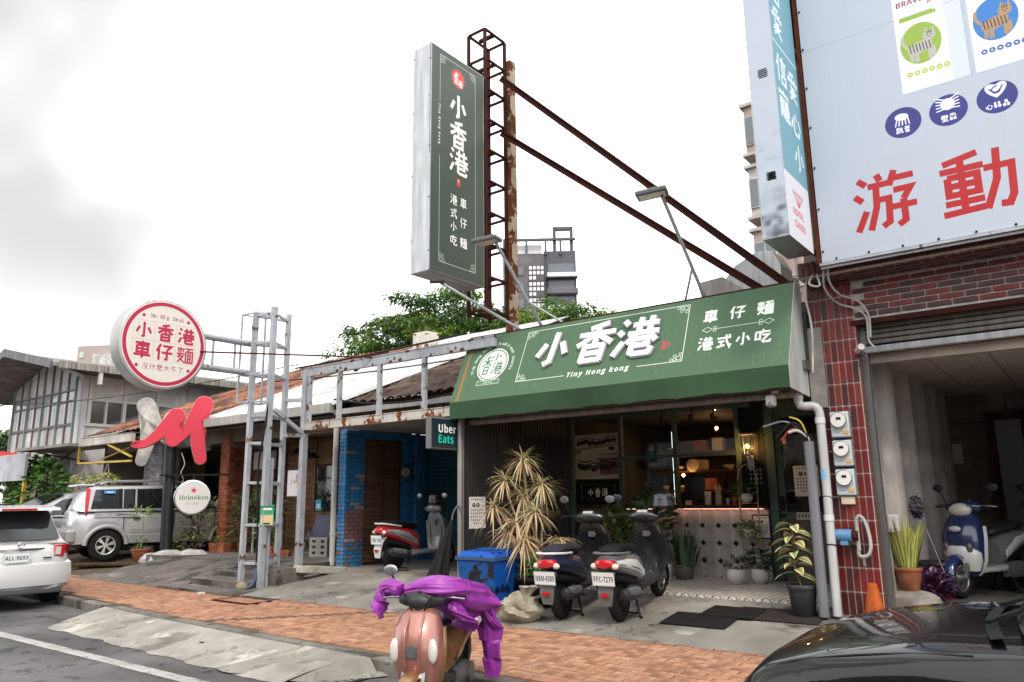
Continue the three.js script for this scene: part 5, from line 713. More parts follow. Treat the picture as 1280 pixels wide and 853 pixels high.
// ---- script-letter sign and round beer sign: both turned towards the road corner ----
function vstroke(pts) { // outline of a stroke of varying width, rounded ends
  const c = new THREE.CatmullRomCurve3(pts.map((p) => V(p[0], p[1], p[2])), false, 'centripetal'), L = [], Rr = [], n = 26;
  for (let i = 0; i <= n; i++) { const q = c.getPoint(i / n), t = c.getTangent(i / n), l = Math.hypot(t.x, t.y) || 1, nx = -t.y / l, ny = t.x / l; L.push([q.x + nx * q.z / 2, q.y + ny * q.z / 2]); Rr.push([q.x - nx * q.z / 2, q.y - ny * q.z / 2]); if (i === n || i === 0) { const h = []; const a0 = Math.atan2(ny, nx); for (let k = 1; k < 8; k++) { const a = a0 + (i ? -1 : 1) * Math.PI * k / 8; h.push([q.x + Math.cos(a) * q.z / 2, q.y + Math.sin(a) * q.z / 2]); } if (i) L.push(...h); else Rr.unshift(...h.slice().reverse()), Rr.reverse(), Rr.reverse(); } }
  return [...L, ...Rr.reverse()];
}
{
  const turn = Math.atan2(0.86, 0.51), k = 0.00317, F = (p) => p.map(([x, y, w]) => [(x - 440) * k, (440 - y) * k, w * k * 1.14]);
  const S = [[[185, 437, 36], [240, 436, 40], [330, 368, 62], [395, 290, 80], [440, 238, 96]], [[442, 236, 90], [434, 320, 80], [428, 400, 84]], [[432, 402, 74], [505, 345, 56], [566, 232, 82], [612, 152, 106]], [[612, 150, 100], [588, 280, 82], [590, 420, 78], [614, 532, 66]]];
  const s = thing('letter_sign', 'red and white script letter M sign on a black pole beside the silver van', 'sign', [-16.38, 0.38, -8.88], turn);
  obj('pole', [cyl(0.12, 0.13, 2.75, 0, 1.37, 0, 0, 0, 0.03), cyl(0.18, 0.18, 0.03, -0.02, 0.02, 0)], mat([0.016, 0.018, 0.02], 0.4, { t: TX.fine }), s);
  const red = mat([0.62, 0.035, 0.065], 0.4), wh = mat([0.74, 0.71, 0.66], 0.6, { t: TX.mottle, tm: 0.8 });
  const mk = (z, d, e) => S.map((p, i) => ext(vstroke(F(p)), d - i * 0.0012, e).translate(0.05, 2.45, z + i * 0.0006));
  obj('red_letter', mk(0.14, 0.1, 0.008), red, s); obj('letter_side', mk(0.13, 0.08, 0.014), wh, s);
  obj('white_letter', S.map((p, i) => ext(vstroke(F(p.map(([x, y, w]) => [880 - x - 12, y + 8, w]))), 0.1 - i * 0.0012, 0.008).translate(-0.02, 2.45, -0.26 + i * 0.0006)), wh, s);
  obj('wire', tube([[0.2, 2.3, 0.05], [0.28, 2.05, 0.06], [0.22, 1.85, 0.05], [0.28, 1.7, 0.05], [0.2, 1.55, 0.05]], 0.012), MT.whiteDirty, s);
  const h = thing('beer_sign', 'round white beer sign with red star hung from the brick pillar', 'sign', [-15.98, 1.7, -9.22], turn), R0 = 0.365;
  obj('rim', lathe([[0.001, -0.08], [R0, -0.08], [R0 + 0.02, -0.05], [R0 + 0.02, 0.04], [R0, 0.05], [R0 - 0.03, 0.05]], 0, 0, 0, 48).rotateX(Math.PI / 2), MT.chrome, h);
  const t = canvasTex(512, 512, (g) => { g.fillStyle = '#d6d2ce'; g.fillRect(0, 0, 512, 512); g.fillStyle = '#c8262e'; g.beginPath(); for (let i = 0; i < 10; i++) { const a = -Math.PI / 2 + i * Math.PI / 5, q = i % 2 ? 22 : 54; g.lineTo(268 + Math.cos(a) * q, 150 + Math.sin(a) * q); } g.fill(); g.fillStyle = '#1f7a4a'; g.font = 'bold 88px serif'; g.fillText('Heineken', 62, 290); g.fillStyle = '#9b9a98'; g.font = '62px sans-serif'; g.fillText('SILVER', 160, 372); });
  const fg = new THREE.CylinderGeometry(R0 - 0.02, R0 - 0.02, 0.01, 48).rotateX(Math.PI / 2); { const pp = fg.attributes.position, uv = fg.attributes.uv; for (let i = 0; i < uv.count; i++) uv.setXY(i, 0.5 + pp.getX(i) / R0 / 2, 0.5 + pp.getY(i) / R0 / 2); } const f = new THREE.Mesh(fg, mat(0xffffff, 0.25, { map: t })); f.name = 'face'; f.position.z = 0.052; h.add(f);
  obj('hanger', [bar([0, 0.36, 0], [0, 0.48, 0], 0.05), bar([-0.7, 0.48, 0], [0.75, 0.5, -0.1], 0.04)], MT.black, h);
}
// ---- white house ----
{
  const X0 = -23.9, Z0 = -10.03, h = thing('white_house', 'white timber-panelled house with low gable roof and window bands', 'house');
  const wp = mat([0.86, 0.81, 0.79], 0.8, { t: TX.mottle, tm: 2 }), fr = mat([0.16, 0.14, 0.13], 0.6), wd = mat([0.5, 0.48, 0.44], 0.7), gl = mat([0.3, 0.3, 0.33], 0.08), eave = mat([0.55, 0.52, 0.5], 0.8, { t: TX.wood });
  const gy0 = (x) => 5.33 + 0.75 * (1 - Math.abs(x + 26.5) / 2.55);
  obj('wall', [ext([[-29.05, 0], [X0, 0], [X0, 5.38], [-26.5, 6.08], [-29.05, 5.33]], 0.2).translate(0, 0, Z0 - 0.2), bx(X0 - 0.2, X0, 0, 5.38, Z0 - 0.2, -19)], wp, h);
  const gw = obj('gable_window', [bx(-28.95, -24.25, 3.9, 3.97, Z0 + 0.05, Z0), bx(-28.95, -24.25, 4.62, 4.68, Z0 + 0.05, Z0), bx(-28.95, -24.25, 4.95, 5.0, Z0 + 0.05, Z0)], fr, h);
  for (let i = 0; i <= 8; i++) { const x = -28.93 + i * 0.583; obj('mullion', bx(x - 0.022, x + 0.022, 3.1, gy0(x) - 0.05, Z0 + (i % 2 ? 0.045 : 0.07), Z0 + 0.002), i % 2 ? fr : mat([0.22, 0.3, 0.29], 0.6), gw); }
  for (let i = 0; i < 8; i++) { const x = -28.9 + i * 0.583; for (const [a, b] of [[3.97, 4.62], [4.68, 4.95]]) obj('pane', bx(x + 0.04, x + 0.52, a, b, Z0 + 0.012, Z0 + 0.004), gl, gw); obj('curtain', bx(x + 0.08 + (i % 3) * 0.06, x + 0.28, 3.98, 4.6, Z0 + 0.018, Z0 + 0.014), mat([0.6, 0.55, 0.55], 0.9), gw); }
  const sw = obj('side_window', [bx(X0, X0 + 0.06, 3.86, 3.95, -10.15, -16.6), bx(X0, X0 + 0.06, 4.62, 4.7, -10.15, -16.6)], wd, h);
  for (let i = 0; i < 13; i++) { const z = -10.2 - i * 0.52; obj('jamb', bx(X0, X0 + (i % 2 ? 0.05 : 0.065), 3.95, i % 2 ? 4.62 : 5.3, z, z - (i % 2 ? 0.06 : 0.1)), wd, sw); if (i < 12) obj('pane', bx(X0 + 0.004, X0 + 0.012, 3.95, 4.62, z - 0.08, z - 0.5), mat([0.06, 0.062, 0.06], 0.1), sw); }
  const th = 0.1, rf = (x0, y0, x1, y1, nm) => obj(nm, loft([[[x0, y0, -8.75], [x1, y1, -8.75], [x1, y1 + th, -8.75], [x0, y0 + th, -8.75]], [[x0, y0, -19.5], [x1, y1, -19.5], [x1, y1 + th, -19.5], [x0, y0 + th, -19.5]]], 0.3), eave, h);
  rf(-30.3, 5.02, -26.5, 6.14, 'roof'); rf(-26.5, 6.14, -22.9, 5.4, 'roof'); obj('barge_board', [bar([-30.3, 5.08, -8.72], [-26.5, 6.2, -8.72], 0.05, 0.24), bar([-26.5, 6.2, -8.72], [-22.95, 5.45, -8.72], 0.05, 0.24)], mat([0.45, 0.44, 0.46], 0.7, { t: TX.wood }), h);
  obj('eave_board', bx(-22.95, -22.88, 5.36, 5.56, -8.9, -19.5), mat([0.66, 0.62, 0.56], 0.7, { t: TX.wood }), h);
  obj('rain_pipe', [cyl(0.06, 0.06, 5, X0 + 0.1, 2.7, Z0 + 0.12, 0, 0, 0, 12), bx(X0 + 0.9, X0 + 1.0, 5.0, 5.36, Z0, Z0 - 0.1)], MT.white, h); obj('corner_board', bx(X0 - 0.02, X0 + 0.03, 0.3, 5.3, Z0 + 0.03, Z0 - 0.15), mat([0.5, 0.48, 0.5], 0.7), h);
}
{ // canopy with yellow pipes, in front of the restaurant's left bay
  const c = thing('yellow_canopy', 'beige canopy fascia on a yellow pipe frame left of the grey brick pillar', 'canopy', [-22, 0, -9.3]);
  obj('fascia', [rbx(0.05, 2.9, 3.1, 3.3, 0.05, -0.08, 0.01)], MT.cream, c); obj('roof_sheet', [bx(-3.6, 0, 3.12, 3.2, 0.3, -0.9), bx(0, 2.9, 3.32, 3.34, 0, -0.9)], mat([0.4, 0.38, 0.34], 0.7, { t: TX.mottle }), c);
  obj('pipe_frame', [bar([0.02, 2.66, 0], [2.95, 2.62, 0], 0.05), bar([0.02, 2.66, 0], [0.02, 3.2, 0], 0.05), bar([1.6, 3.1, 0], [2.95, 2.72, 0], 0.045), bar([0.7, 2.75, -0.3], [2.2, 3.0, -0.3], 0.03)], MT.yellow, c);
  obj('rear_frame', [bar([-3.4, 3.1, -0.3], [0, 2.66, -0.6], 0.04), bar([-2.4, 2.75, -0.4], [-1.2, 3.1, -0.4], 0.03), bar([-2.2, 2.8, -0.8], [0, 2.7, -0.8], 0.05)], MT.black, c);
}
{ const s = thing('blank_panel_sign', 'blank pale lilac panel on a yellow post in front of the climbing vine', 'sign', [-24.6, 0.35, -9.0]); obj('panel', rb(2.6, 0.78, 0.08, 0.01, -1.3, 2.3, 0), mat([0.55, 0.55, 0.6], 0.5, { t: TX.mottle }), s); obj('post', box(0.12, 2.0, 0.08, -0.12, 1.0, -0.05), MT.yellow, s); }
// ================= VEHICLES =================
const paint = (c, o = {}) => mat(c, o.r ?? 0.35, { phys: 1, clearcoat: 0.9, clearcoatRoughness: 0.06, metalness: o.m ?? 0, ...(o.t ? { t: o.t, tm: o.tm } : {}) });
const tab = (T, x, k) => { if (x <= T[0][0]) return T[0][k]; for (let i = 0; i + 1 < T.length; i++) if (x <= T[i + 1][0]) { const t = (x - T[i][0]) / (T[i + 1][0] - T[i][0]); return mix(T[i][k], T[i + 1][k], t); } return T[T.length - 1][k]; };
const stab = (T, x, k) => (tab(T, x - 0.05, k) + 2 * tab(T, x, k) + tab(T, x + 0.05, k)) / 4;
function wheel(parent, x, z, r, w, rimM, spokes = 5) {
  const s = Math.sign(z), t = obj('wheel', [cyl(r * 0.58, r * 0.58, w * 0.5, 0, 0, 0, Math.PI / 2, 0, 0, 28)], MT.black, parent); t.position.set(x, r, z);
  obj('tyre', lathe([[r * 0.6, -w / 2], [r * 0.9, -w / 2], [r * 0.985, -w * 0.38], [r, -w * 0.2], [r, w * 0.2], [r * 0.985, w * 0.38], [r * 0.9, w / 2], [r * 0.6, w / 2]], 0, 0, 0, 40).rotateX(Math.PI / 2), MT.rubber, t);
  const g = [tor(r * 0.58, r * 0.045, 0, 0, s * w * 0.42), cyl(r * 0.14, r * 0.16, 0.03, 0, 0, s * w * 0.4, Math.PI / 2)];
  for (let i = 0; i < spokes; i++) { const a = i / spokes * 6.283 + 0.3; for (const d of [-0.13, 0.13]) g.push(bar([Math.cos(a) * r * 0.1, Math.sin(a) * r * 0.1, s * w * 0.4], [Math.cos(a + d) * r * 0.57, Math.sin(a + d) * r * 0.57, s * w * 0.38], r * 0.085, 0.03)); }
  obj('rim', g, rimM, t); return t;
}
function carBody(name, parent, T, o, m) {
  const xs = []; for (let x = T[0][0]; x <= T[T.length - 1][0] + 1e-6; x += 0.04) xs.push(x);
  const rings = xs.map((x) => {
    let yb = o.bottom; for (const wx of o.wheels) { const d = Math.abs(x - wx); if (d < o.arch) yb = Math.max(yb, o.r * 0.96 + Math.sqrt(o.arch ** 2 - d * d)); }
    const yt = stab(T, x, 1), ys = stab(T, x, 2), hw = stab(T, x, 3), e = Math.min(yb, ys - 0.05), dy = ys - e;
    const half = [[hw * 0.8, e - 0.0], [hw * 0.975, e + 0.02], [hw * 0.995, e + dy * 0.25], [hw, e + dy * 0.5], [hw * 0.99, e + dy * 0.72], [hw * 0.975, e + dy * 0.86], [hw * 0.93, ys - 0.01], [hw * 0.86, ys + (yt - ys) * 0.25], [hw * 0.6, ys + (yt - ys) * 0.75]];
    return [...half.map(([z, y]) => [x, y, z]), [x, yt, 0], ...half.slice().reverse().map(([z, y]) => [x, y, -z]), [x, e, 0]];
  });
  return obj(name, loft(rings, o.crease ?? 0.55), m, parent);
}
function greenhouse(parent, T, m) { const rings = []; for (let x = T[0][0]; x <= T[T.length - 1][0] + 1e-6; x += 0.05) { const y = tab(T, x, 1), a = tab(T, x, 2), b = tab(T, x, 3), yb = tab(T, x, 4), h = y - yb, q = Math.min(0.07, h * 0.3); rings.push([[x, yb, b], [x, y - q, a + 0.01], [x, y - q * 0.3, a - 0.06], [x, y, a * 0.6], [x, y + 0.012, 0], [x, y, -a * 0.6], [x, y - q * 0.3, -a + 0.06], [x, y - q, -a - 0.01], [x, yb, -b]]); } return obj('cabin', loft(rings, 0.5), m, parent); }
const sideWin = (T, s, x0, x1, x2, x3, t0, t1, off = 0.008) => { const P = (x, t) => { const yb = tab(T, x, 4), y = tab(T, x, 1) - 0.05; return [x, mix(yb, y, t), s * (mix(tab(T, x, 3), tab(T, x, 2) + 0.01, t) + off)]; }, a = P(x0, t0), b = P(x1, t0), c = P(x2, t1), d = P(x3, t1); return s > 0 ? quadPanel(a, b, c, d, 0.012) : quadPanel(b, a, d, c, 0.012); };
const plateTex = (txt, col = '#222a30', bg = '#dfe3e2', two) => canvasTex(320, 150, (g, w, h) => { g.fillStyle = bg; g.fillRect(0, 0, w, h); g.strokeStyle = '#9aa'; g.lineWidth = 6; g.strokeRect(4, 4, w - 8, h - 8); g.fillStyle = col; g.font = 'bold 84px sans-serif'; g.textAlign = 'center'; g.fillText(txt, 160, 108, 284); });

{ // white hatchback at the kerb
  const c = thing('white_hatchback', 'white hatchback parked at the kerb, seen from its rear corner', 'car', [-15.5, 0.02, -4.93], Math.PI);
  const m = paint([0.62, 0.63, 0.63]), T = [[-2.15, 0.88, 0.72, 0.55], [-2.1, 0.98, 0.84, 0.7], [-1.95, 1.0, 0.9, 0.8], [-1.7, 1.0, 0.93, 0.85], [-1, 1.0, 0.95, 0.86], [0.6, 1.0, 0.94, 0.86], [1.0, 0.98, 0.9, 0.86], [1.8, 0.86, 0.78, 0.8], [2.05, 0.7, 0.6, 0.66], [2.1, 0.6, 0.5, 0.5]];
  carBody('body', c, T, { bottom: 0.28, wheels: [-1.42, 1.3], arch: 0.36, r: 0.31, crease: 0.8 }, m);
  const G = [[-2.05, 1.0, 0.62, 0.72, 0.96], [-1.88, 1.2, 0.62, 0.77, 0.95], [-1.62, 1.46, 0.6, 0.8, 0.95], [-1.2, 1.53, 0.6, 0.82, 0.95], [-0.2, 1.56, 0.6, 0.82, 0.95], [0.3, 1.5, 0.6, 0.82, 0.95], [1.1, 1.0, 0.62, 0.8, 0.95]]; greenhouse(c, G, m);
  obj('rear_window', gridGeo(14, 8, (u, v) => { const x = mix(-2.035, -1.62, v), y = tab(G, x, 1) + 0.012, w = mix(0.6, 0.55, v); return [x - 0.012 - 0.05 * (1 - (2 * u - 1) ** 2), y, (2 * u - 1) * w]; }), MT.glassDark, c);
  obj('spoiler', [loft([-0.62, -0.5, 0, 0.5, 0.62].map((z) => { const e = Math.abs(z) > 0.55 ? 0.05 : 0; return [[-1.98 + e, 1.475, z], [-1.5, 1.5, z], [-1.5, 1.56, z], [-1.95 + e, 1.515, z]]; }), 0.4)], m, c); obj('brake_light', bx(-1.992, -1.97, 1.485, 1.51, -0.25, 0.25), mat([0.55, 0.015, 0.015], 0.2), c);
  for (const s of [-1, 1]) { const l = obj('tail_light', loft([[[-2.16, 0.77, s * 0.5], [-2.17, 0.93, s * 0.5], [-2.1, 0.95, s * 0.5], [-2.1, 0.75, s * 0.5]], [[-2.12, 0.76, s * 0.66], [-2.13, 0.94, s * 0.66], [-2.0, 0.95, s * 0.7], [-2.0, 0.76, s * 0.7]], [[-1.86, 0.83, s * 0.845], [-1.86, 0.93, s * 0.845], [-1.8, 0.93, s * 0.83], [-1.8, 0.84, s * 0.83]]], 0.6), mat([0.5, 0.012, 0.02], 0.12, { phys: 1, clearcoat: 1 }), c); obj('clear_lens', loft([[[-2.175, 0.79, s * 0.51], [-2.178, 0.91, s * 0.51], [-2.1, 0.9, s * 0.51], [-2.1, 0.8, s * 0.51]], [[-2.14, 0.79, s * 0.6], [-2.145, 0.91, s * 0.6], [-2.1, 0.9, s * 0.6], [-2.1, 0.8, s * 0.6]]], 0.5), mat([0.7, 0.68, 0.68], 0.15), l); obj('side_window', sideWin(G, s, -1.5, -0.9, -0.85, -1.45, 0.12, 0.95), MT.glassDark, c); obj('side_window', sideWin(G, s, -0.85, -0.1, -0.1, -0.8, 0.08, 0.95), MT.glassDark, c); obj('side_window', sideWin(G, s, 0, 0.85, 0.35, 0, 0.08, 0.95), MT.glassDark, c); obj('mirror', rb(0.12, 0.12, 0.2, 0.04, 0.7, 1.02, s * 0.95), m, c); }
  obj('bumper', loft([-0.82, -0.7, -0.45, 0, 0.45, 0.7, 0.82].map((z) => { const b = 0.2 * (z / 0.82) ** 4; return [[-2.1 + b, 0.28, z], [-2.22 + b, 0.34, z], [-2.26 + b, 0.5, z], [-2.22 + b, 0.66, z], [-2.1 + b, 0.7, z]]; }), 0.7), m, c); obj('lower_valance', loft([-0.7, 0, 0.7].map((z) => { const b = 0.12 * (z / 0.7) ** 4; return [[-2.0, 0.2, z], [-2.18 + b, 0.24, z], [-2.24 + b, 0.31, z], [-2.0, 0.34, z]]; }), 0.4), mat([0.3, 0.31, 0.32], 0.5), c);
  obj('chrome_strip', gridGeo(12, 1, (u, v) => [-2.185 + 0.05 * (2 * u - 1) ** 2, 0.87 + v * 0.035, (2 * u - 1) * 0.36]), MT.chrome, c); obj('emblem', [tor(0.042, 0.009, -2.19, 0.96, 0, 0, Math.PI / 2), bx(-2.2, -2.19, 0.953, 0.967, -0.055, 0.055)], MT.chrome, c); obj('badge', bx(-2.175, -2.165, 0.74, 0.76, 0.34, 0.46), MT.darkPlastic, c);
  decal('number_plate', 0.36, 0.15, plateTex('ALL·9693'), c, [-2.215, 0.775, -0.05], [0, -Math.PI / 2, 0], 0.4); obj('wiper', bar([-2.05, 1.06, 0.02], [-1.99, 1.12, -0.42], 0.02), MT.black, c); obj('antenna', tube([[-1.55, 1.55, -0.05], [-1.75, 1.72, -0.05]], 0.006), MT.black, c);
  for (const [x, z] of [[-1.42, 0.76], [-1.42, -0.76], [1.3, 0.76], [1.3, -0.76]]) wheel(c, x, z, 0.31, 0.2, MT.steel);
  obj('underbody', bx(-2.0, 2.0, 0.2, 0.5, -0.6, 0.6), MT.black, c);
}
const suvPaint = paint([0.44, 0.44, 0.45], { m: 0.35 }), suvLow = paint([0.3, 0.295, 0.295], { m: 0.3, r: 0.5 });
{ // silver van / SUV, nose to the building
  const c = thing('silver_van', 'silver long-bodied van with striped sill parked nose-in beside the restaurant', 'van', [-18.2, 0.34, -9.95], Math.atan2(0.97, 0.25));
  const T = [[-2.2, 1.12, 0.9, 0.7], [-2.12, 1.14, 1.0, 0.8], [-1.9, 1.15, 1.04, 0.85], [0.9, 1.13, 1.04, 0.86], [1.2, 1.1, 1.0, 0.86], [1.95, 0.98, 0.88, 0.82], [2.2, 0.85, 0.74, 0.7], [2.24, 0.7, 0.6, 0.6]];
  carBody('body', c, T, { bottom: 0.36, wheels: [-1.52, 1.15], arch: 0.4, r: 0.34, crease: 0.8 }, suvPaint);
  const G = [[-2.12, 1.12, 0.7, 0.78, 1.08], [-1.95, 1.62, 0.7, 0.82, 1.08], [-1.8, 1.64, 0.7, 0.83, 1.08], [-0.2, 1.67, 0.7, 0.83, 1.08], [0.3, 1.62, 0.7, 0.83, 1.08], [1.2, 1.1, 0.7, 0.8, 1.06]]; greenhouse(c, G, suvPaint);
  for (const s of [-1, 1]) {
    for (const w of [[-1.88, -1.3, -1.33, -1.8], [-1.22, -0.98, -0.98, -1.22], [-0.94, -0.2, -0.2, -0.94], [-0.06, 0.86, 0.36, -0.06]]) obj('side_window', sideWin(G, s, ...w, 0.1, 0.93), MT.glassDark, c);
    obj('pillar_trim', sideWin(G, s, -1.3, -1.24, -1.25, -1.33, 0.1, 0.95, 0.01), MT.black, c); obj('pillar_trim', sideWin(G, s, -0.19, -0.07, -0.07, -0.19, 0.1, 0.95, 0.01), MT.black, c);
    obj('tail_light', quadPanel(...(s > 0 ? [[-2.0, 1.02, 0.86], [-1.94, 1.1, 0.85], [-1.9, 1.58, 0.74], [-1.99, 1.58, 0.735]] : [[-1.94, 1.1, -0.85], [-2.0, 1.02, -0.86], [-1.99, 1.58, -0.735], [-1.9, 1.58, -0.74]]), 0.05), mat([0.5, 0.012, 0.015], 0.15), c);
    for (const [x, a] of [[-1.52, 0.42], [1.15, 0.42]]) obj('wheel_flare', tor(a, 0.05, x, 0.33, s * 0.845, 0, 0, 0.05, Math.PI - 0.1), mat([0.34, 0.34, 0.35], 0.5, { metal: 0.2 }), c);
    obj('sill_stripes', [0, 1, 2].map((i) => bx(-1.05, 0.72, 0.6 + i * 0.035, 0.612 + i * 0.035, s * 0.862, s * 0.868)), MT.whiteDirty, c); obj('lower_cladding', rbx(-1.06, 0.72, 0.36, 0.56, s * 0.835, s * 0.872, 0.015), suvLow, c);
    for (const x of [-1.02, 0.12]) { obj('door_handle', rbx(x, x + 0.16, 0.9, 0.945, s * 0.855, s * 0.89, 0.012), MT.darkPlastic, c); }
    for (const x of [-1.2, -0.13, 0.8]) obj('shut_line', bx(x, x + 0.012, 0.5, 1.06, s * 0.845, s * 0.868), MT.black, c);
    obj('mirror', rb(0.1, 0.18, 0.16, 0.04, 0.82, 1.22, s * 0.98), suvPaint, c); obj('roof_rail', [tube([[-1.7, 1.67, s * 0.62], [-1.6, 1.72, s * 0.62], [0, 1.74, s * 0.62], [0.2, 1.68, s * 0.62]], 0.016)], MT.steel, c);
    const t = canvasTex(512, 64, (g) => { g.fillStyle = '#a9a9ab'; g.fillRect(0, 0, 512, 64); g.fillStyle = '#6d6f74'; g.beginPath(); g.moveTo(0, 30); g.lineTo(200, 8); g.lineTo(512, 34); g.lineTo(200, 50); g.fill(); g.fillStyle = '#c8c8ca'; for (let i = 0; i < 6; i++) { g.beginPath(); g.moveTo(70 + i * 30, 44); g.lineTo(84 + i * 30, 14); g.lineTo(100 + i * 30, 20); g.lineTo(88 + i * 30, 46); g.fill(); } }); decal('side_graphic', 0.9, 0.1, t, c, [-1.35, 1.0, s * 0.872], [0, s > 0 ? 0 : Math.PI, 0], 0.4);
  }
  decal('window_sticker', 0.24, 0.07, canvasTex(96, 28, (g) => { g.fillStyle = '#2f7fb8'; g.fillRect(0, 0, 96, 28); g.fillStyle = '#dfeef5'; g.fillRect(14, 9, 66, 4); g.fillRect(24, 16, 50, 4); }), c, [-1.52, 1.5, 0.792], [-0.22, 0, 0], 0.4);
  obj('roof_spoiler', rbx(-2.16, -1.8, 1.63, 1.68, -0.62, 0.62, 0.02), suvPaint, c); obj('rear_bumper', rbx(-2.3, -2.1, 0.4, 0.7, -0.8, 0.8, 0.06), suvLow, c); obj('underbody', bx(-2, 2, 0.28, 0.6, -0.65, 0.65), MT.black, c); obj('windshield', quadPanel([0.38, 1.6, -0.66], [0.38, 1.6, 0.66], [1.14, 1.16, 0.7], [1.14, 1.16, -0.7], 0.015), MT.glassDark, c);
  for (const [x, z] of [[-1.52, 0.74], [-1.52, -0.74], [1.15, 0.74], [1.15, -0.74]]) wheel(c, x, z, 0.34, 0.22, mat([0.7, 0.66, 0.63], 0.3, { metal: 0.7 }), 6);
}
{ // silver-grey car behind it, nose to the road
  const c = thing('silver_hatchback', 'silver grey car parked nose-out between the vine and the silver van', 'car', [-21.4, 0.33, -8.85], -Math.PI / 2);
  const m = paint([0.36, 0.36, 0.375], { m: 0.4 }), T = [[-2.1, 0.95, 0.8, 0.7], [-1.8, 1.0, 0.9, 0.83], [0.7, 1.0, 0.93, 0.86], [1.1, 0.98, 0.9, 0.86], [1.8, 0.86, 0.76, 0.8], [2.1, 0.65, 0.55, 0.6]];
  carBody('body', c, T, { bottom: 0.28, wheels: [-1.35, 1.3], arch: 0.36, r: 0.31, crease: 0.8 }, m); const G = [[-2.0, 1.05, 0.6, 0.72, 0.96], [-1.7, 1.45, 0.62, 0.8, 0.96], [-0.8, 1.58, 0.62, 0.83, 0.96], [0.2, 1.52, 0.6, 0.83, 0.96], [1.35, 0.98, 0.62, 0.8, 0.95]]; greenhouse(c, G, m);
  for (const s of [-1, 1]) { obj('side_window', sideWin(G, s, -0.1, 0.95, 0.35, -0.1, 0.1, 0.92), MT.glassDark, c); obj('side_window', sideWin(G, s, -1.3, -0.2, -0.2, -1.2, 0.1, 0.92), MT.glassDark, c); obj('mirror', rb(0.14, 0.14, 0.2, 0.05, 0.75, 1.05, s * 0.96), m, c); obj('headlight', sph(0.14, 1.95, 0.72, s * 0.6, 1, 0.7, 0.9), mat([0.6, 0.62, 0.64], 0.1), c); }
  obj('windshield', gridGeo(10, 4, (u, v) => { const x = mix(0.27, 1.3, v); return [x, tab(G, x, 1) + 0.03, (2 * u - 1) * mix(0.56, 0.62, v)]; }), MT.glassDark, c); for (const [x, z] of [[-1.35, 0.75], [-1.35, -0.75], [1.3, 0.75], [1.3, -0.75]]) wheel(c, x, z, 0.31, 0.2, MT.steel); obj('underbody', bx(-1.9, 1.9, 0.22, 0.5, -0.6, 0.6), MT.black, c);
}
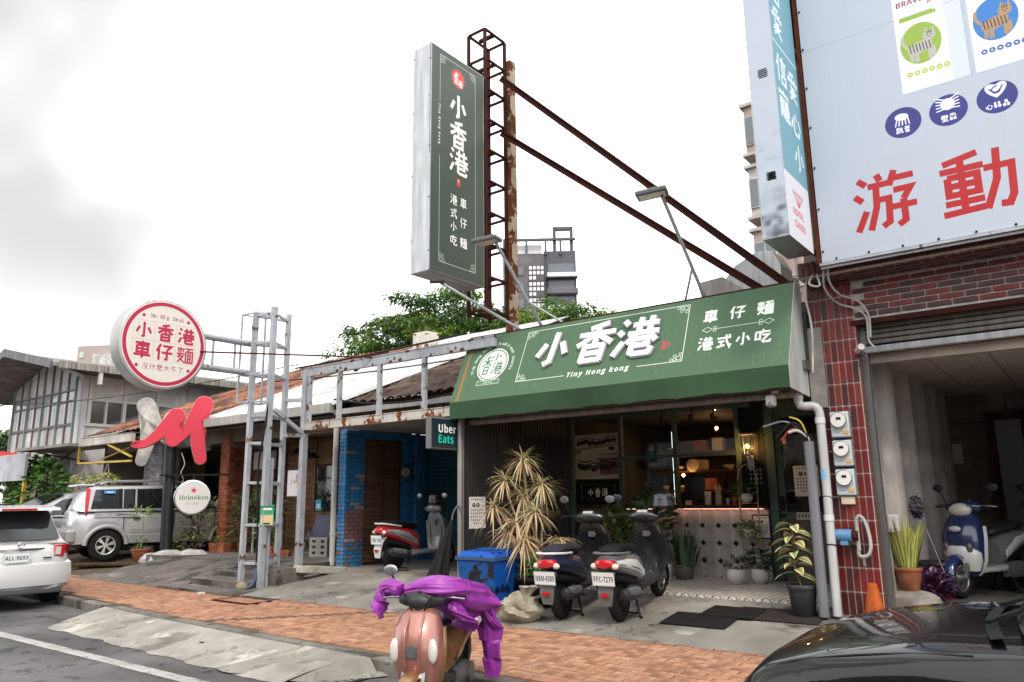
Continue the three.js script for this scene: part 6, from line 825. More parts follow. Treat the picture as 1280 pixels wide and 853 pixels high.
{ // black car in the foreground
  const c = thing('black_car', 'dusty black car parked at the kerb with its bonnet in front of the tiled pillar', 'car', [0.63, 0, -4.2], Math.PI);
  const dust = tex(1024, 1.6, (u, v) => { const g = hsh(u * 1024 | 0, v * 1024 | 0, 44) > 0.9985 ? 0.75 : 0, l = fbm(u, v, 5, 401, 5); return 0.06 + 0.07 * l + g; }), m = mat([0.18, 0.18, 0.19], 0.4, { phys: 1, specularIntensity: 0.25, clearcoat: 0.8, clearcoatRoughness: 0.04, t: dust });
  const T = [[-2.3, 0.95, 0.8, 0.66], [-2.0, 1.03, 0.92, 0.8], [0.6, 1.07, 1.0, 0.87], [0.95, 1.075, 1.015, 0.87], [1.3, 1.06, 1.0, 0.875], [1.7, 0.995, 0.935, 0.86], [1.95, 0.915, 0.855, 0.82], [2.08, 0.8, 0.72, 0.74], [2.14, 0.73, 0.66, 0.66], [2.17, 0.64, 0.58, 0.58]];
  carBody('body', c, T, { bottom: 0.26, wheels: [-1.38, 1.35], arch: 0.37, r: 0.32, crease: 0.9 }, m);
  const G = [[-2.0, 1.06, 0.6, 0.72, 1.0], [-1.2, 1.46, 0.6, 0.8, 1.0], [-0.5, 1.5, 0.6, 0.83, 1.0], [0.1, 1.48, 0.6, 0.83, 1.0], [0.94, 1.08, 0.64, 0.82, 1.03]]; greenhouse(c, G, m);
  obj('windshield', gridGeo(14, 6, (u, v) => { const x = mix(0.16, 0.94, v); return [x + 0.06 * (1 - (2 * u - 1) ** 2), tab(G, x, 1) + 0.02 - 0.02 * (2 * u - 1) ** 2, (2 * u - 1) * mix(0.57, 0.7, v)]; }), MT.glassDark, c);
  obj('cowl', gridGeo(14, 3, (u, v) => { const q = 2 * u - 1; return [mix(1.0, 1.05, v) + 0.07 * (1 - q * q), 1.064 + 0.012 * (1 - q * q) - 0.008 * v, q * 0.7]; }), MT.rubber, c);
  for (const z of [-0.5, 0.1]) obj('wiper', [bar([1.07, 1.095, z], [0.9, 1.14, z + 0.42], 0.01), bar([1.08, 1.09, z], [0.98, 1.115, z + 0.2], 0.016)], MT.black, c);
  for (const s of [-1, 1]) { obj('bonnet_gap', tube([[1.1, 0, s * 0.795], [1.4, 0, s * 0.79], [1.8, 0, s * 0.765], [2.0, 0, s * 0.7], [2.1, 0, s * 0.6]].map(([x, y, z]) => [x, tab(T, x, 2) - 0.002, z]), 0.005), MT.black, c);
    obj('headlight', loft([[[1.75, 0.74, s * 0.84], [1.8, 0.82, s * 0.81], [1.78, 0.82, s * 0.78], [1.75, 0.74, s * 0.8]], [[1.98, 0.66, s * 0.76], [1.98, 0.795, s * 0.73], [1.9, 0.79, s * 0.68], [1.9, 0.66, s * 0.7]], [[2.12, 0.62, s * 0.62], [2.1, 0.735, s * 0.6], [2.0, 0.73, s * 0.55], [2.0, 0.62, s * 0.55]]], 0.7), mat([0.62, 0.64, 0.66], 0.08, { phys: 1, clearcoat: 1 }), c); obj('side_window', sideWin(G, s, -0.1, 0.62, 0.05, -0.1, 0.06, 0.93), MT.glassDark, c); obj('side_window', sideWin(G, s, -1.2, -0.2, -0.2, -1.0, 0.06, 0.93), MT.glassDark, c); obj('mirror', rb(0.14, 0.13, 0.22, 0.05, 0.3, 1.1, s * 0.98), m, c); obj('door_gap', tube([[0.86, 0.98, s * 0.86], [0.8, 0.8, s * 0.878], [0.8, 0.5, s * 0.875]], 0.005), MT.black, c); }
  obj('underbody', bx(-2, 2, 0.2, 0.5, -0.6, 0.6), MT.black, c);
  for (const [x, z] of [[-1.38, 0.76], [-1.38, -0.76], [1.35, 0.76], [1.35, -0.76]]) wheel(c, x, z, 0.32, 0.2, MT.steel);
}
// ---- scooters: x forward, origin on the ground under the rear axle ----
function scooter(name, label, pos, heading, o) {
  const c = thing(name, label, 'scooter', pos, Math.atan2(-heading[1], heading[0])), W = 1.26, r = 0.222, { main, second = main, seat = MT.darkPlastic, low = MT.darkPlastic } = o;
  for (const x of [0, W]) {
    const w = obj('wheel', [cyl(0.05, 0.05, 0.12, 0, 0, 0, Math.PI / 2), cyl(0.135, 0.135, 0.03, 0, 0, 0, Math.PI / 2), ...[0, 1, 2, 3, 4].map((i) => bar([0, 0, 0], [Math.cos(i * 1.257) * 0.14, Math.sin(i * 1.257) * 0.14, 0], 0.03, 0.05)), tor(0.14, 0.012, 0, 0, 0.03), tor(0.14, 0.012, 0, 0, -0.03)], x ? MT.steel : MT.darkPlastic, c); w.position.set(x, r, 0);
    obj('tyre', [tor(0.176, 0.046, 0, 0, 0, 0, 0, 0, 6.2832, 36).scale(1, 1, 1.15)], MT.rubber, w);
  }
  obj('front_fender', loft([-35, -10, 15, 40, 65, 90, 115, 140, 160].map((a) => { const t = a * Math.PI / 180, cx = W + Math.cos(t) * 0.255, cy = r + Math.sin(t) * 0.255, hw = 0.075 * (a < -20 || a > 150 ? 0.6 : 1); return sup(hw, 0.022, 2.6, 12).map(([z, q]) => [cx + Math.cos(t) * (q - 0.35 * z * z / 0.075), cy + Math.sin(t) * (q - 0.35 * z * z / 0.075), z]); })), o.fender || main, c);
  for (const s of [1, -1]) obj('fork', bar([W, r, s * 0.085], [W - 0.13, 0.58, s * 0.075], 0.04), o.fork || MT.steel, c);
  const sh = [[0.24, -0.2, 0.03, 0.1], [0.3, -0.17, 0.04, 0.15], [0.42, -0.14, 0.06, 0.19], [0.55, -0.11, 0.085, 0.21], [0.68, -0.12, 0.1, 0.215], [0.8, -0.16, 0.095, 0.2], [0.9, -0.21, 0.075, 0.16], [0.95, -0.235, 0.05, 0.11]];
  const ls = obj('leg_shield', loft(sh.map(([y, x, hx, hz]) => ringY(y, W + x, 0, hx, hz * (o.wide || 1), 3, 24).map(([X, Y, Z]) => [X - (Z * Z) * 1.6, Y, Z]))), main, c);
  obj('shield_trim', loft(sh.slice(0, 6).map(([y, x, hx, hz]) => ringY(y, W + x - 0.05, 0, 0.03, hz * 1.07 * (o.wide || 1), 3, 20).map(([X, Y, Z]) => [X - (Z * Z) * 1.6, Y, Z]))), o.trim || second, ls);
  obj('floorboard', loft([[0.36, 0.14, 0.05], [0.5, 0.165, 0.04], [0.8, 0.16, 0.035], [1.06, 0.13, 0.04]].map(([x, hw, hh]) => ringX(x, 0.3, 0, hw, hh, 4))), low, c);
  obj('engine', [loft([[-0.08, 0.06, 0.07], [0.05, 0.09, 0.1], [0.25, 0.1, 0.1], [0.42, 0.07, 0.08]].map(([x, hw, hh]) => ringX(x, 0.27, -0.11, hw * 0.6, hh, 2.6))), cyl(0.09, 0.09, 0.05, 0.0, 0.25, -0.16, Math.PI / 2), box(0.3, 0.16, 0.16, 0.3, 0.36, 0)], MT.greyPlastic, c);
  obj('exhaust', [loft([[-0.24, 0.035], [-0.2, 0.065], [0.05, 0.068], [0.18, 0.055], [0.24, 0.03]].map(([x, q]) => ringX(x, 0.3 - x * 0.15, 0.155, q, q, 2))), tube([[0.22, 0.27, 0.15], [0.35, 0.2, 0.12], [0.45, 0.22, 0.05]], 0.022)], MT.darkPlastic, c);
  obj('heat_shield', loft([[-0.18, 0.04], [-0.1, 0.05], [0.1, 0.05]].map(([x, q]) => ringX(x, 0.33 - x * 0.15, 0.185, q * 0.9, q, 2.5))), o.heat || MT.greyPlastic, c);
  obj('rear_body', loft([[-0.33, 0.71, 0.07, 0.035], [-0.28, 0.69, 0.11, 0.06], [-0.15, 0.65, 0.145, 0.1], [0.05, 0.61, 0.165, 0.125], [0.25, 0.56, 0.165, 0.15], [0.4, 0.5, 0.15, 0.17], [0.5, 0.46, 0.12, 0.15]].map(([x, y, hw, hh]) => ringX(x, y, 0, hw, hh, 2.7))), second, c);
  for (const s of [1, -1]) obj('side_panel', loft([[-0.25, 0.68, 0.03], [-0.05, 0.645, 0.055], [0.2, 0.58, 0.07], [0.42, 0.47, 0.05]].map(([x, y, hh]) => ringX(x, y - 0.01, s * (x > 0.3 ? 0.135 : x < -0.2 ? 0.1 : 0.155), 0.028, hh, 2.5, 12))), o.accent || main, c);
  obj('rear_frame', [loft([[-0.2, 0.5, 0.1, 0.04], [0, 0.46, 0.12, 0.06], [0.3, 0.4, 0.12, 0.08]].map(([x, y, hw, hh]) => ringX(x, y, 0, hw, hh, 2.7))), bar([0.02, 0.24, -0.12], [-0.05, 0.55, -0.12], 0.05)], MT.black, c);
  obj('seat', loft([[-0.24, 0.775, 0.09, 0.025], [-0.18, 0.79, 0.125, 0.045], [0.0, 0.79, 0.14, 0.05], [0.13, 0.77, 0.14, 0.05], [0.22, 0.745, 0.135, 0.05], [0.36, 0.74, 0.12, 0.05], [0.48, 0.72, 0.08, 0.045], [0.53, 0.7, 0.04, 0.03]].map(([x, y, hw, hh]) => ringX(x, y, 0, hw, hh, 2.8))), seat, c);
  obj('grab_rail', tube([[0.02, 0.74, 0.16], [-0.2, 0.77, 0.16], [-0.34, 0.79, 0.09], [-0.36, 0.79, 0], [-0.34, 0.79, -0.09], [-0.2, 0.77, -0.16], [0.02, 0.74, -0.16]], 0.015), o.rail || MT.greyPlastic, c);
  const tl = obj('tail_light', loft([[-0.37, 0.675, 0.07, 0.035], [-0.35, 0.68, 0.1, 0.045], [-0.28, 0.68, 0.115, 0.045]].map(([x, y, hw, hh]) => ringX(x, y, 0, hw, hh, 3))), mat([0.5, 0.01, 0.015], 0.15, { phys: 1, clearcoat: 1 }), c);
  for (const s of [-1, 1]) obj('rear_indicator', sph(0.042, -0.32, 0.65, s * 0.12, 0.8, 0.8, 1), mat([0.75, 0.6, 0.5], 0.15), tl);
  obj('mudguard', loft([[-0.24, 0.56, 0.08], [-0.33, 0.48, 0.09], [-0.36, 0.36, 0.085], [-0.35, 0.24, 0.06]].map(([x, y, hw]) => [[x, y, -hw], [x, y, hw], [x + 0.02, y + 0.01, hw], [x + 0.02, y + 0.01, -hw]]), 0.4), o.guard || MT.greyPlastic, c);
  if (o.plate) { const p = decal('number_plate', 0.26, 0.15, plateTex(o.plate, '#20344a'), c, [-0.385, 0.53, 0], [0.12, -Math.PI / 2, 0], 0.4); obj('reflector', box(0.09, 0.035, 0.01, 0, -0.17, 0.012), mat([0.5, 0.012, 0.015], 0.2), p); }
  obj('steering_column', [cyl(0.05, 0.07, 0.35, W - 0.22, 0.9, 0, 0, 0, 0.3)], MT.black, c);
  obj('handlebar_cover', loft([-0.2, -0.16, -0.08, 0, 0.08, 0.16, 0.2].map((z) => { const q = 1 - (Math.abs(z) / 0.22) ** 2.5; return sup(0.075 * q + 0.02, 0.06 * q + 0.018, 2.4, 14).map(([a, b]) => [W - 0.3 + a, 1.02 + b - Math.abs(z) * 0.05, z]); })), o.head || main, c);
  const hl = obj(o.noHead ? 'head_cover' : 'headlight', sph(0.1, W - 0.215, 1.0, 0, 0.55, 0.62, 1.05), o.noHead ? MT.darkPlastic : mat([0.7, 0.71, 0.7], 0.08, { phys: 1, clearcoat: 1 }), c); obj('dash', rb(0.05, 0.04, 0.14, 0.015, W - 0.35, 1.07, 0, 0, 0, 0.5), mat([0.45, 0.46, 0.46], 0.2), hl);
  for (const s of [-1, 1]) {
    obj('grip', tube([[W - 0.32, 1.02, s * 0.19], [W - 0.35, 1.03, s * 0.26], [W - 0.38, 1.02, s * 0.36]], 0.018), MT.rubber, c); obj('brake_lever', tube([[W - 0.28, 1.03, s * 0.2], [W - 0.28, 1.03, s * 0.27], [W - 0.32, 1.015, s * 0.36]], 0.008), MT.steel, c);
    if (!o.oneMirror || s > 0) { const ms = obj('mirror', tube([[W - 0.34, 1.03, s * 0.22], [W - 0.37, 1.13, s * 0.27], [W - 0.36, 1.2, s * 0.3]], 0.008), MT.black, c); obj('mirror_glass', sph(0.065, W - 0.36, 1.24, s * 0.315, 0.22, 0.72, 1), o.mirror || MT.darkPlastic, ms); }
    obj('indicator', sph(0.05, W - 0.13 + (o.ind?.[0] || 0), 0.6 + (o.ind?.[1] || 0), s * 0.15, 0.55, 0.7, 0.8), mat([0.6, 0.5, 0.42], 0.12), ls);
  }
  obj('stand', [bar([0.28, 0.22, 0.08], [0.2, 0.012, 0.15], 0.02), bar([0.28, 0.22, -0.08], [0.2, 0.012, -0.15], 0.02), bar([0.2, 0.015, 0.15], [0.15, 0.012, 0.19], 0.02), bar([0.2, 0.05, 0.14], [0.2, 0.05, -0.14], 0.018)], MT.black, c);
  for (const s of [1, -1]) { obj('panel_gap', tube([[-0.22, 0.655, s * 0.14], [0, 0.6, s * 0.178], [0.22, 0.53, s * 0.18], [0.44, 0.43, s * 0.14]], 0.005), MT.black, c); obj('cable', tube([[W - 0.3, 1.02, s * 0.17], [W - 0.2, 1.05, s * 0.12], [W - 0.17, 0.97, s * 0.07], [W - 0.2, 0.88, s * 0.03]], 0.006), MT.black, c); obj('shield_seam', tube([[W - 0.27, 0.88, s * 0.1], [W - 0.25, 0.7, s * 0.14], [W - 0.24, 0.5, s * 0.13], [W - 0.27, 0.36, s * 0.09]], 0.005), MT.rubber, c); }
  obj('key_panel', [rb(0.02, 0.07, 0.09, 0.008, W - 0.285, 0.8, 0.0), cyl(0.014, 0.014, 0.02, W - 0.3, 0.8, 0.05, 0, 0, 1.57)], MT.greyPlastic, c); obj('seat_seam', tube([[-0.2, 0.79, 0.127], [0, 0.79, 0.143], [0.2, 0.75, 0.138], [0.4, 0.735, 0.112]], 0.004), MT.black, c);
  return c;
}
const S = { navy: paint([0.02, 0.025, 0.06], { r: 0.3 }), white: paint([0.62, 0.63, 0.62]), red: paint([0.5, 0.015, 0.02]), silver: paint([0.42, 0.42, 0.44], { m: 0.4 }), black: paint([0.015, 0.015, 0.017]), grey: paint([0.18, 0.18, 0.19]), pink: paint([0.36, 0.15, 0.12], { m: 0.45, r: 0.35 }), gold: paint([0.3, 0.16, 0.06], { m: 0.5, r: 0.35 }), cream: paint([0.66, 0.64, 0.58]), blue: paint([0.015, 0.025, 0.1], { r: 0.25 }) };
const tilt = (o, a) => { o.rotation.order = 'YZX'; o.rotation.z = a; return o; };
tilt(scooter('scooter', 'dark navy scooter with white-edged seat cowl next to the big potted plant', [-5.1, gy(-7.56) + 0.004, -7.56], [-0.14, -0.99], { main: S.black, second: S.navy, accent: S.navy, seat: mat([0.03, 0.026, 0.035], 0.75), trim: S.black, low: MT.darkPlastic, plate: 'NBM-6589', mirror: MT.greyPlastic, rail: S.white }), 0.108);
tilt(scooter('scooter', 'white and black scooter with a helmet on its mirror on the shop apron', [-4.42, gy(-7.69) + 0.004, -7.69], [-0.12, -0.993], { main: S.black, second: S.grey, accent: S.white, seat: MT.black, trim: S.black, plate: 'PFC-7279', guard: MT.greyPlastic, head: S.black }), 0.108);
scooter('scooter', 'red and silver scooter parked on the carport floor by the blue wall', [-9.62, gy(-9.22) + 0.002, -9.22], [0.02, -0.999], { main: S.grey, second: S.red, accent: S.silver, seat: MT.black, plate: '168·168', mirror: MT.steel, trim: S.grey, rail: S.white, low: S.silver, guard: S.white });
const gs = scooter('scooter', 'navy and white scooter facing out of the garage beside the snake plant', [-1.03, 0.422, -11.46], [-0.34, 0.94], { main: S.blue, second: S.grey, accent: S.white, trim: S.white, fender: S.blue, wide: 1.05, low: S.white });
scooter('scooter', 'dim dark scooter standing deeper in the garage beside the wall', [-0.3, 0.422, -12.9], [-0.3, 0.95], { main: S.black, second: S.black });
{ const W = 1.26; obj('lower_apron', loft([[0.3, -0.13, 0.06, 0.16], [0.4, -0.1, 0.08, 0.2], [0.5, -0.075, 0.085, 0.21], [0.56, -0.07, 0.06, 0.17], [0.6, -0.07, 0.03, 0.1]].map(([y, x, hx, hz]) => ringY(y, W + x, 0, hx, hz, 2.6, 24).map(([X, Y, Z]) => [X - Z * Z * 1.6, Y, Z]))), S.white, gs); for (const s of [-1, 1]) obj('front_lamp', sph(0.075, W - 0.055, 0.56, s * 0.13, 0.5, 0.8, 0.45), mat([0.12, 0.09, 0.08], 0.1), gs); obj('nose_lamp', sph(0.07, W - 0.03, 0.77, 0, 0.4, 0.5, 1), mat([0.6, 0.6, 0.58], 0.1), gs); obj('main_lamp', sph(0.13, W - 0.2, 0.98, 0, 0.6, 0.6, 1.0), mat([0.62, 0.6, 0.52], 0.08), gs); }
const pk = scooter('scooter', 'copper pink retro scooter at the kerb under a purple raincoat', [-4.46, 0.0, -4.98], [0.44, 0.898], { main: S.pink, second: S.gold, accent: S.gold, trim: S.gold, fender: S.gold, wide: 1.0, head: MT.darkPlastic, ind: [0.02, 0.02], noHead: 1, oneMirror: 1, mirror: MT.steel }); pk.scale.setScalar(0.87);
{ // front details of the retro scooter
  const W = 1.26; obj('grille', [cyl(0.052, 0.052, 0.012, W - 0.02, 0.64, 0, 0, 0, Math.PI / 2), ...[-2, -1, 0, 1, 2].map((i) => bx(W - 0.012, W - 0.006, 0.6, 0.68, i * 0.018 - 0.004, i * 0.018 + 0.004))], MT.greyPlastic, pk);
  for (const s of [-1, 1]) obj('side_light', sph(0.1, W - 0.075, 0.64, s * 0.16, 0.35, 0.95, 0.42), mat([0.62, 0.6, 0.56], 0.15, { phys: 1, clearcoat: 1 }), pk);
  for (const s of [-1, 1]) obj('shield_rib', tube([[W - 0.19, 0.93, s * 0.06], [W - 0.045, 0.8, s * 0.065], [W - 0.012, 0.68, s * 0.062], [W - 0.03, 0.52, s * 0.055]], 0.012), S.pink, pk);
}
function helmet(label, p, col, turn) {
  const h = thing('helmet', label, 'helmet', p, turn); obj('shell', lathe([[0.001, 0.13], [0.06, 0.12], [0.1, 0.09], [0.125, 0.03], [0.125, -0.05], [0.115, -0.1], [0.1, -0.1], [0.11, -0.05], [0.11, 0.02]]).scale(1.12, 1, 1), col, h); obj('visor', gridGeo(14, 6, (u, v) => { const a = mix(-1.15, 1.15, u), q = mix(-0.06, 0.07, v), rr = 0.134 - 0.02 * v; return [Math.cos(a) * rr * 1.14, q, Math.sin(a) * rr]; }), mat([0.05, 0.05, 0.055], 0.25), h); return h;
}
helmet('black open helmet with clear visor hung on the white scooter mirror', [-4.28, 1.55, -8.55], MT.blackGloss, -1.0); helmet('glossy black helmet perched on the red scooter handlebar', [-9.6, 1.6, -10.2], MT.blackGloss, -0.8);
// ================= PROPS ON THE APRON AND PORCH =================
{ // blue bin
  const b = thing('blue_bin', 'scuffed blue metal waste bin with hinged lid on the shop apron', 'bin', [-6.27, gy(-7.7) - 0.05, -7.78]);
  const t = rustTex([0.1, 0.35, 0.72], [0.1, 0.22, 0.42], 0.62, 501, 6, 0.9), t2 = rustTex([0.12, 0.33, 0.6], [0.2, 0.2, 0.24], 0.6, 531, 5, 0.8), m = mat(0xffffff, 0.55, { map: t }), m2 = mat(0xffffff, 0.65, { map: t2 });
  obj('body', loft([[0.07, 0.26, 0.33], [0.66, 0.3, 0.38]].map(([y, hx, hz]) => [[-hx, y, hz], [hx, y, hz], [hx, y, -hz], [-hx, y, -hz]]), 0.3), m, b); obj('front_panel', quadPanel([-0.255, 0.1, 0.336], [0.255, 0.1, 0.336], [0.292, 0.63, 0.384], [-0.292, 0.63, 0.384], 0.008), m2, b);
  obj('rim', [bx(-0.32, 0.32, 0.65, 0.69, -0.4, 0.4)], mat([0.04, 0.08, 0.16], 0.6), b); const l = obj('lid', loft([[0.69, 0.3, 0.37], [0.75, 0.27, 0.33]].map(([y, hx, hz]) => [[-hx, y, hz], [hx, y, hz], [hx, y + 0.01, -hz], [-hx, y + 0.01, -hz]]), 0.3), m, b); obj('lid_handle', rbx(-0.2, 0.2, 0.755, 0.775, -0.1, 0.15, 0.008), m2, l);
  for (const [x, z] of [[-0.2, 0.25], [0.2, 0.25], [-0.2, -0.25], [0.2, -0.25]]) obj('castor', cyl(0.05, 0.05, 0.04, x, 0.055, z, 0, 0, Math.PI / 2), MT.black, b);
}
{ // woven sack
  const s = thing('woven_sack', 'crumpled beige woven sack slumped against the blue bin', 'sack', [-5.55, gy(-7.3) - 0.01, -7.28], 0.5);
  obj('sack', gridGeo(60, 34, (u, v) => { const a = u * 6.2832, p = v * Math.PI * 0.97, q = Math.sin(p), f = 0.92 + 0.14 * Math.sin(a * 5 + v * 9) * q + 0.75 * (fbm(u, v, 7, 611, 5) - 0.5) * q; return [Math.cos(a) * 0.29 * q * f + 0.05 * v, Math.max(0.003, 0.32 * (0.5 + 0.5 * Math.cos(p)) ** 0.8 * (0.6 + 0.8 * fbm(u, v, 5, 615, 4)) - 0.02), Math.sin(a) * 0.2 * q * f]; }), mat([0.52, 0.48, 0.36], 0.85, { t: TX.mottle, tm: 0.5, bump: 0.006 }), s);
  obj('sack_neck', gridGeo(24, 10, (u, v) => { const a = u * 6.2832, q = (0.05 + 0.06 * v * v) * (1 + 0.3 * Math.sin(a * 4)); return [0.1 + Math.cos(a) * q + v * 0.05, 0.28 + v * 0.12, Math.sin(a) * q]; }), mat([0.55, 0.53, 0.45], 0.85, { t: TX.mottle, tm: 0.4 }), s);
}
{ // black sheet draped at the porch post
  const s = thing('black_sheet', 'black plastic sheet draped like a cone against the porch corner post', 'plastic sheet', [-7.45, gy(-8.0), -8.02]);
  obj('sheet', gridGeo(40, 20, (u, v) => { const a = u * 6.2832, q = 0.02 + v * 0.22, f = 1 + 0.22 * Math.sin(a * 6 + 2 * v); return [0.18 * (1 - v) + Math.cos(a) * q * f * 0.9 - 0.12 * v, (1 - v) * 1.02 + 0.004, Math.sin(a) * q * f * 0.6 - 0.05 * (1 - v)]; }), mat([0.02, 0.02, 0.022], 0.7, { t: TX.fine }), s); obj('tie', tube([[0.18, 1.0, -0.05], [0.2, 1.12, -0.06], [0.26, 1.22, -0.1], [0.3, 1.05, -0.14]], 0.012), MT.greyPlastic, s);
}
{ // dracaena in a big black pot
  const p = thing('dracaena', 'tall spiky dracaena with drooping pale leaves in a big black pot', 'potted plant', [-5.75, gy(-8.0), -8.0]), r = rng(808);
  pot(p, 0.2, 0.29, 0.36, MT.rubber); const heads = [[-0.22, 1.78, 0.0], [-0.5, 1.52, 0.02], [0.05, 1.45, -0.05], [-0.68, 1.18, 0.05], [0.04, 1.12, 0.1], [-0.22, 1.0, 0.16], [0.34, 0.78, 0.05], [-0.4, 0.86, 0.1], [-0.05, 0.78, 0.22], [-0.3, 1.3, -0.1]], items = [];
  heads.forEach(([x, y, z], i) => { obj('stem', tube([[r() * 0.1 - 0.05, 0.3, r() * 0.1 - 0.05], [x * 0.35 + 0.03, y * 0.45, z * 0.4], [x * 0.85, y * 0.85, z * 0.9], [x, y, z]], 0.013), mat([0.3, 0.22, 0.14], 0.9), p);
    const dry = y < 1.1, n = dry ? 55 : 70; for (let k = 0; k < n; k++) { const a = r() * 6.283, e = dry ? -0.9 + r() * 1.5 : -0.7 + r() * 1.9; items.push({ p: [x, y + 0.02, z], d: [Math.cos(a) * Math.cos(e), Math.sin(e), Math.sin(a) * Math.cos(e)], l: 0.24 + r() * 0.16, w: 0.017, droop: 0.25 + r() * 0.5, c: jit(e < 0 || dry ? [0.42, 0.3, 0.18] : [0.22, 0.26, 0.09], r), e: jit([0.5, 0.4, 0.25], r), fold: 0.4 }); } });
  for (let k = 0; k < 90; k++) { const a = r() * 6.283, y = 0.45 + r() * 0.5; items.push({ p: [-0.15 + (r() - 0.5) * 0.4, y, (r() - 0.5) * 0.3], d: [Math.cos(a) * 0.5, -0.8, Math.sin(a) * 0.5], l: 0.28, w: 0.015, droop: 0.2, c: jit([0.42, 0.3, 0.19], r), e: jit([0.48, 0.36, 0.22], r) }); }
  foliage('leaf_heads', p, items, leafMat, 4); foliage('ground_leaves', p, bushLeaves(r, 160, [0.05, 0.45, 0.14], [0.22, 0.12, 0.14], 0.08, 0.04, [0.05, 0.13, 0.03]));
  const s = thing('small_flowerpot', 'small terracotta flowerpot with green seedling inside the big black pot', 'potted plant', [-5.56, gy(-7.85) + 0.3, -7.82]); pot(s, 0.06, 0.085, 0.13, MT.terracotta); foliage('leaves', s, bushLeaves(r, 120, [0, 0.2, 0], [0.12, 0.09, 0.12], 0.07, 0.035, [0.06, 0.16, 0.03]));
}
for (const [x, z, w, d, a, l, m] of [[-3.62, -7.98, 0.72, 0.5, 0.03, 'black rubber doormat lying half under another mat', MT.rubber], [-3.4, -8.35, 0.6, 0.42, -0.04, 'square black rubber mat on top of the two overlapping mats', MT.rubber], [-2.92, -8.42, 0.9, 0.5, 0.06, 'brownish black long doormat in front of the green shop door', mat([0.045, 0.035, 0.032], 0.95, { t: TX.fine })]]) {
  const g = tag(obj('door_mat', rb(w, 0.012, d, 0.005, 0, 0, 0), m), l, 'door mat'); g.position.set(x, gy(z) + (l.includes('top') ? 0.03 : 0.018), z); g.rotation.order = 'YXZ'; g.rotation.set(0.109, a, 0);
}
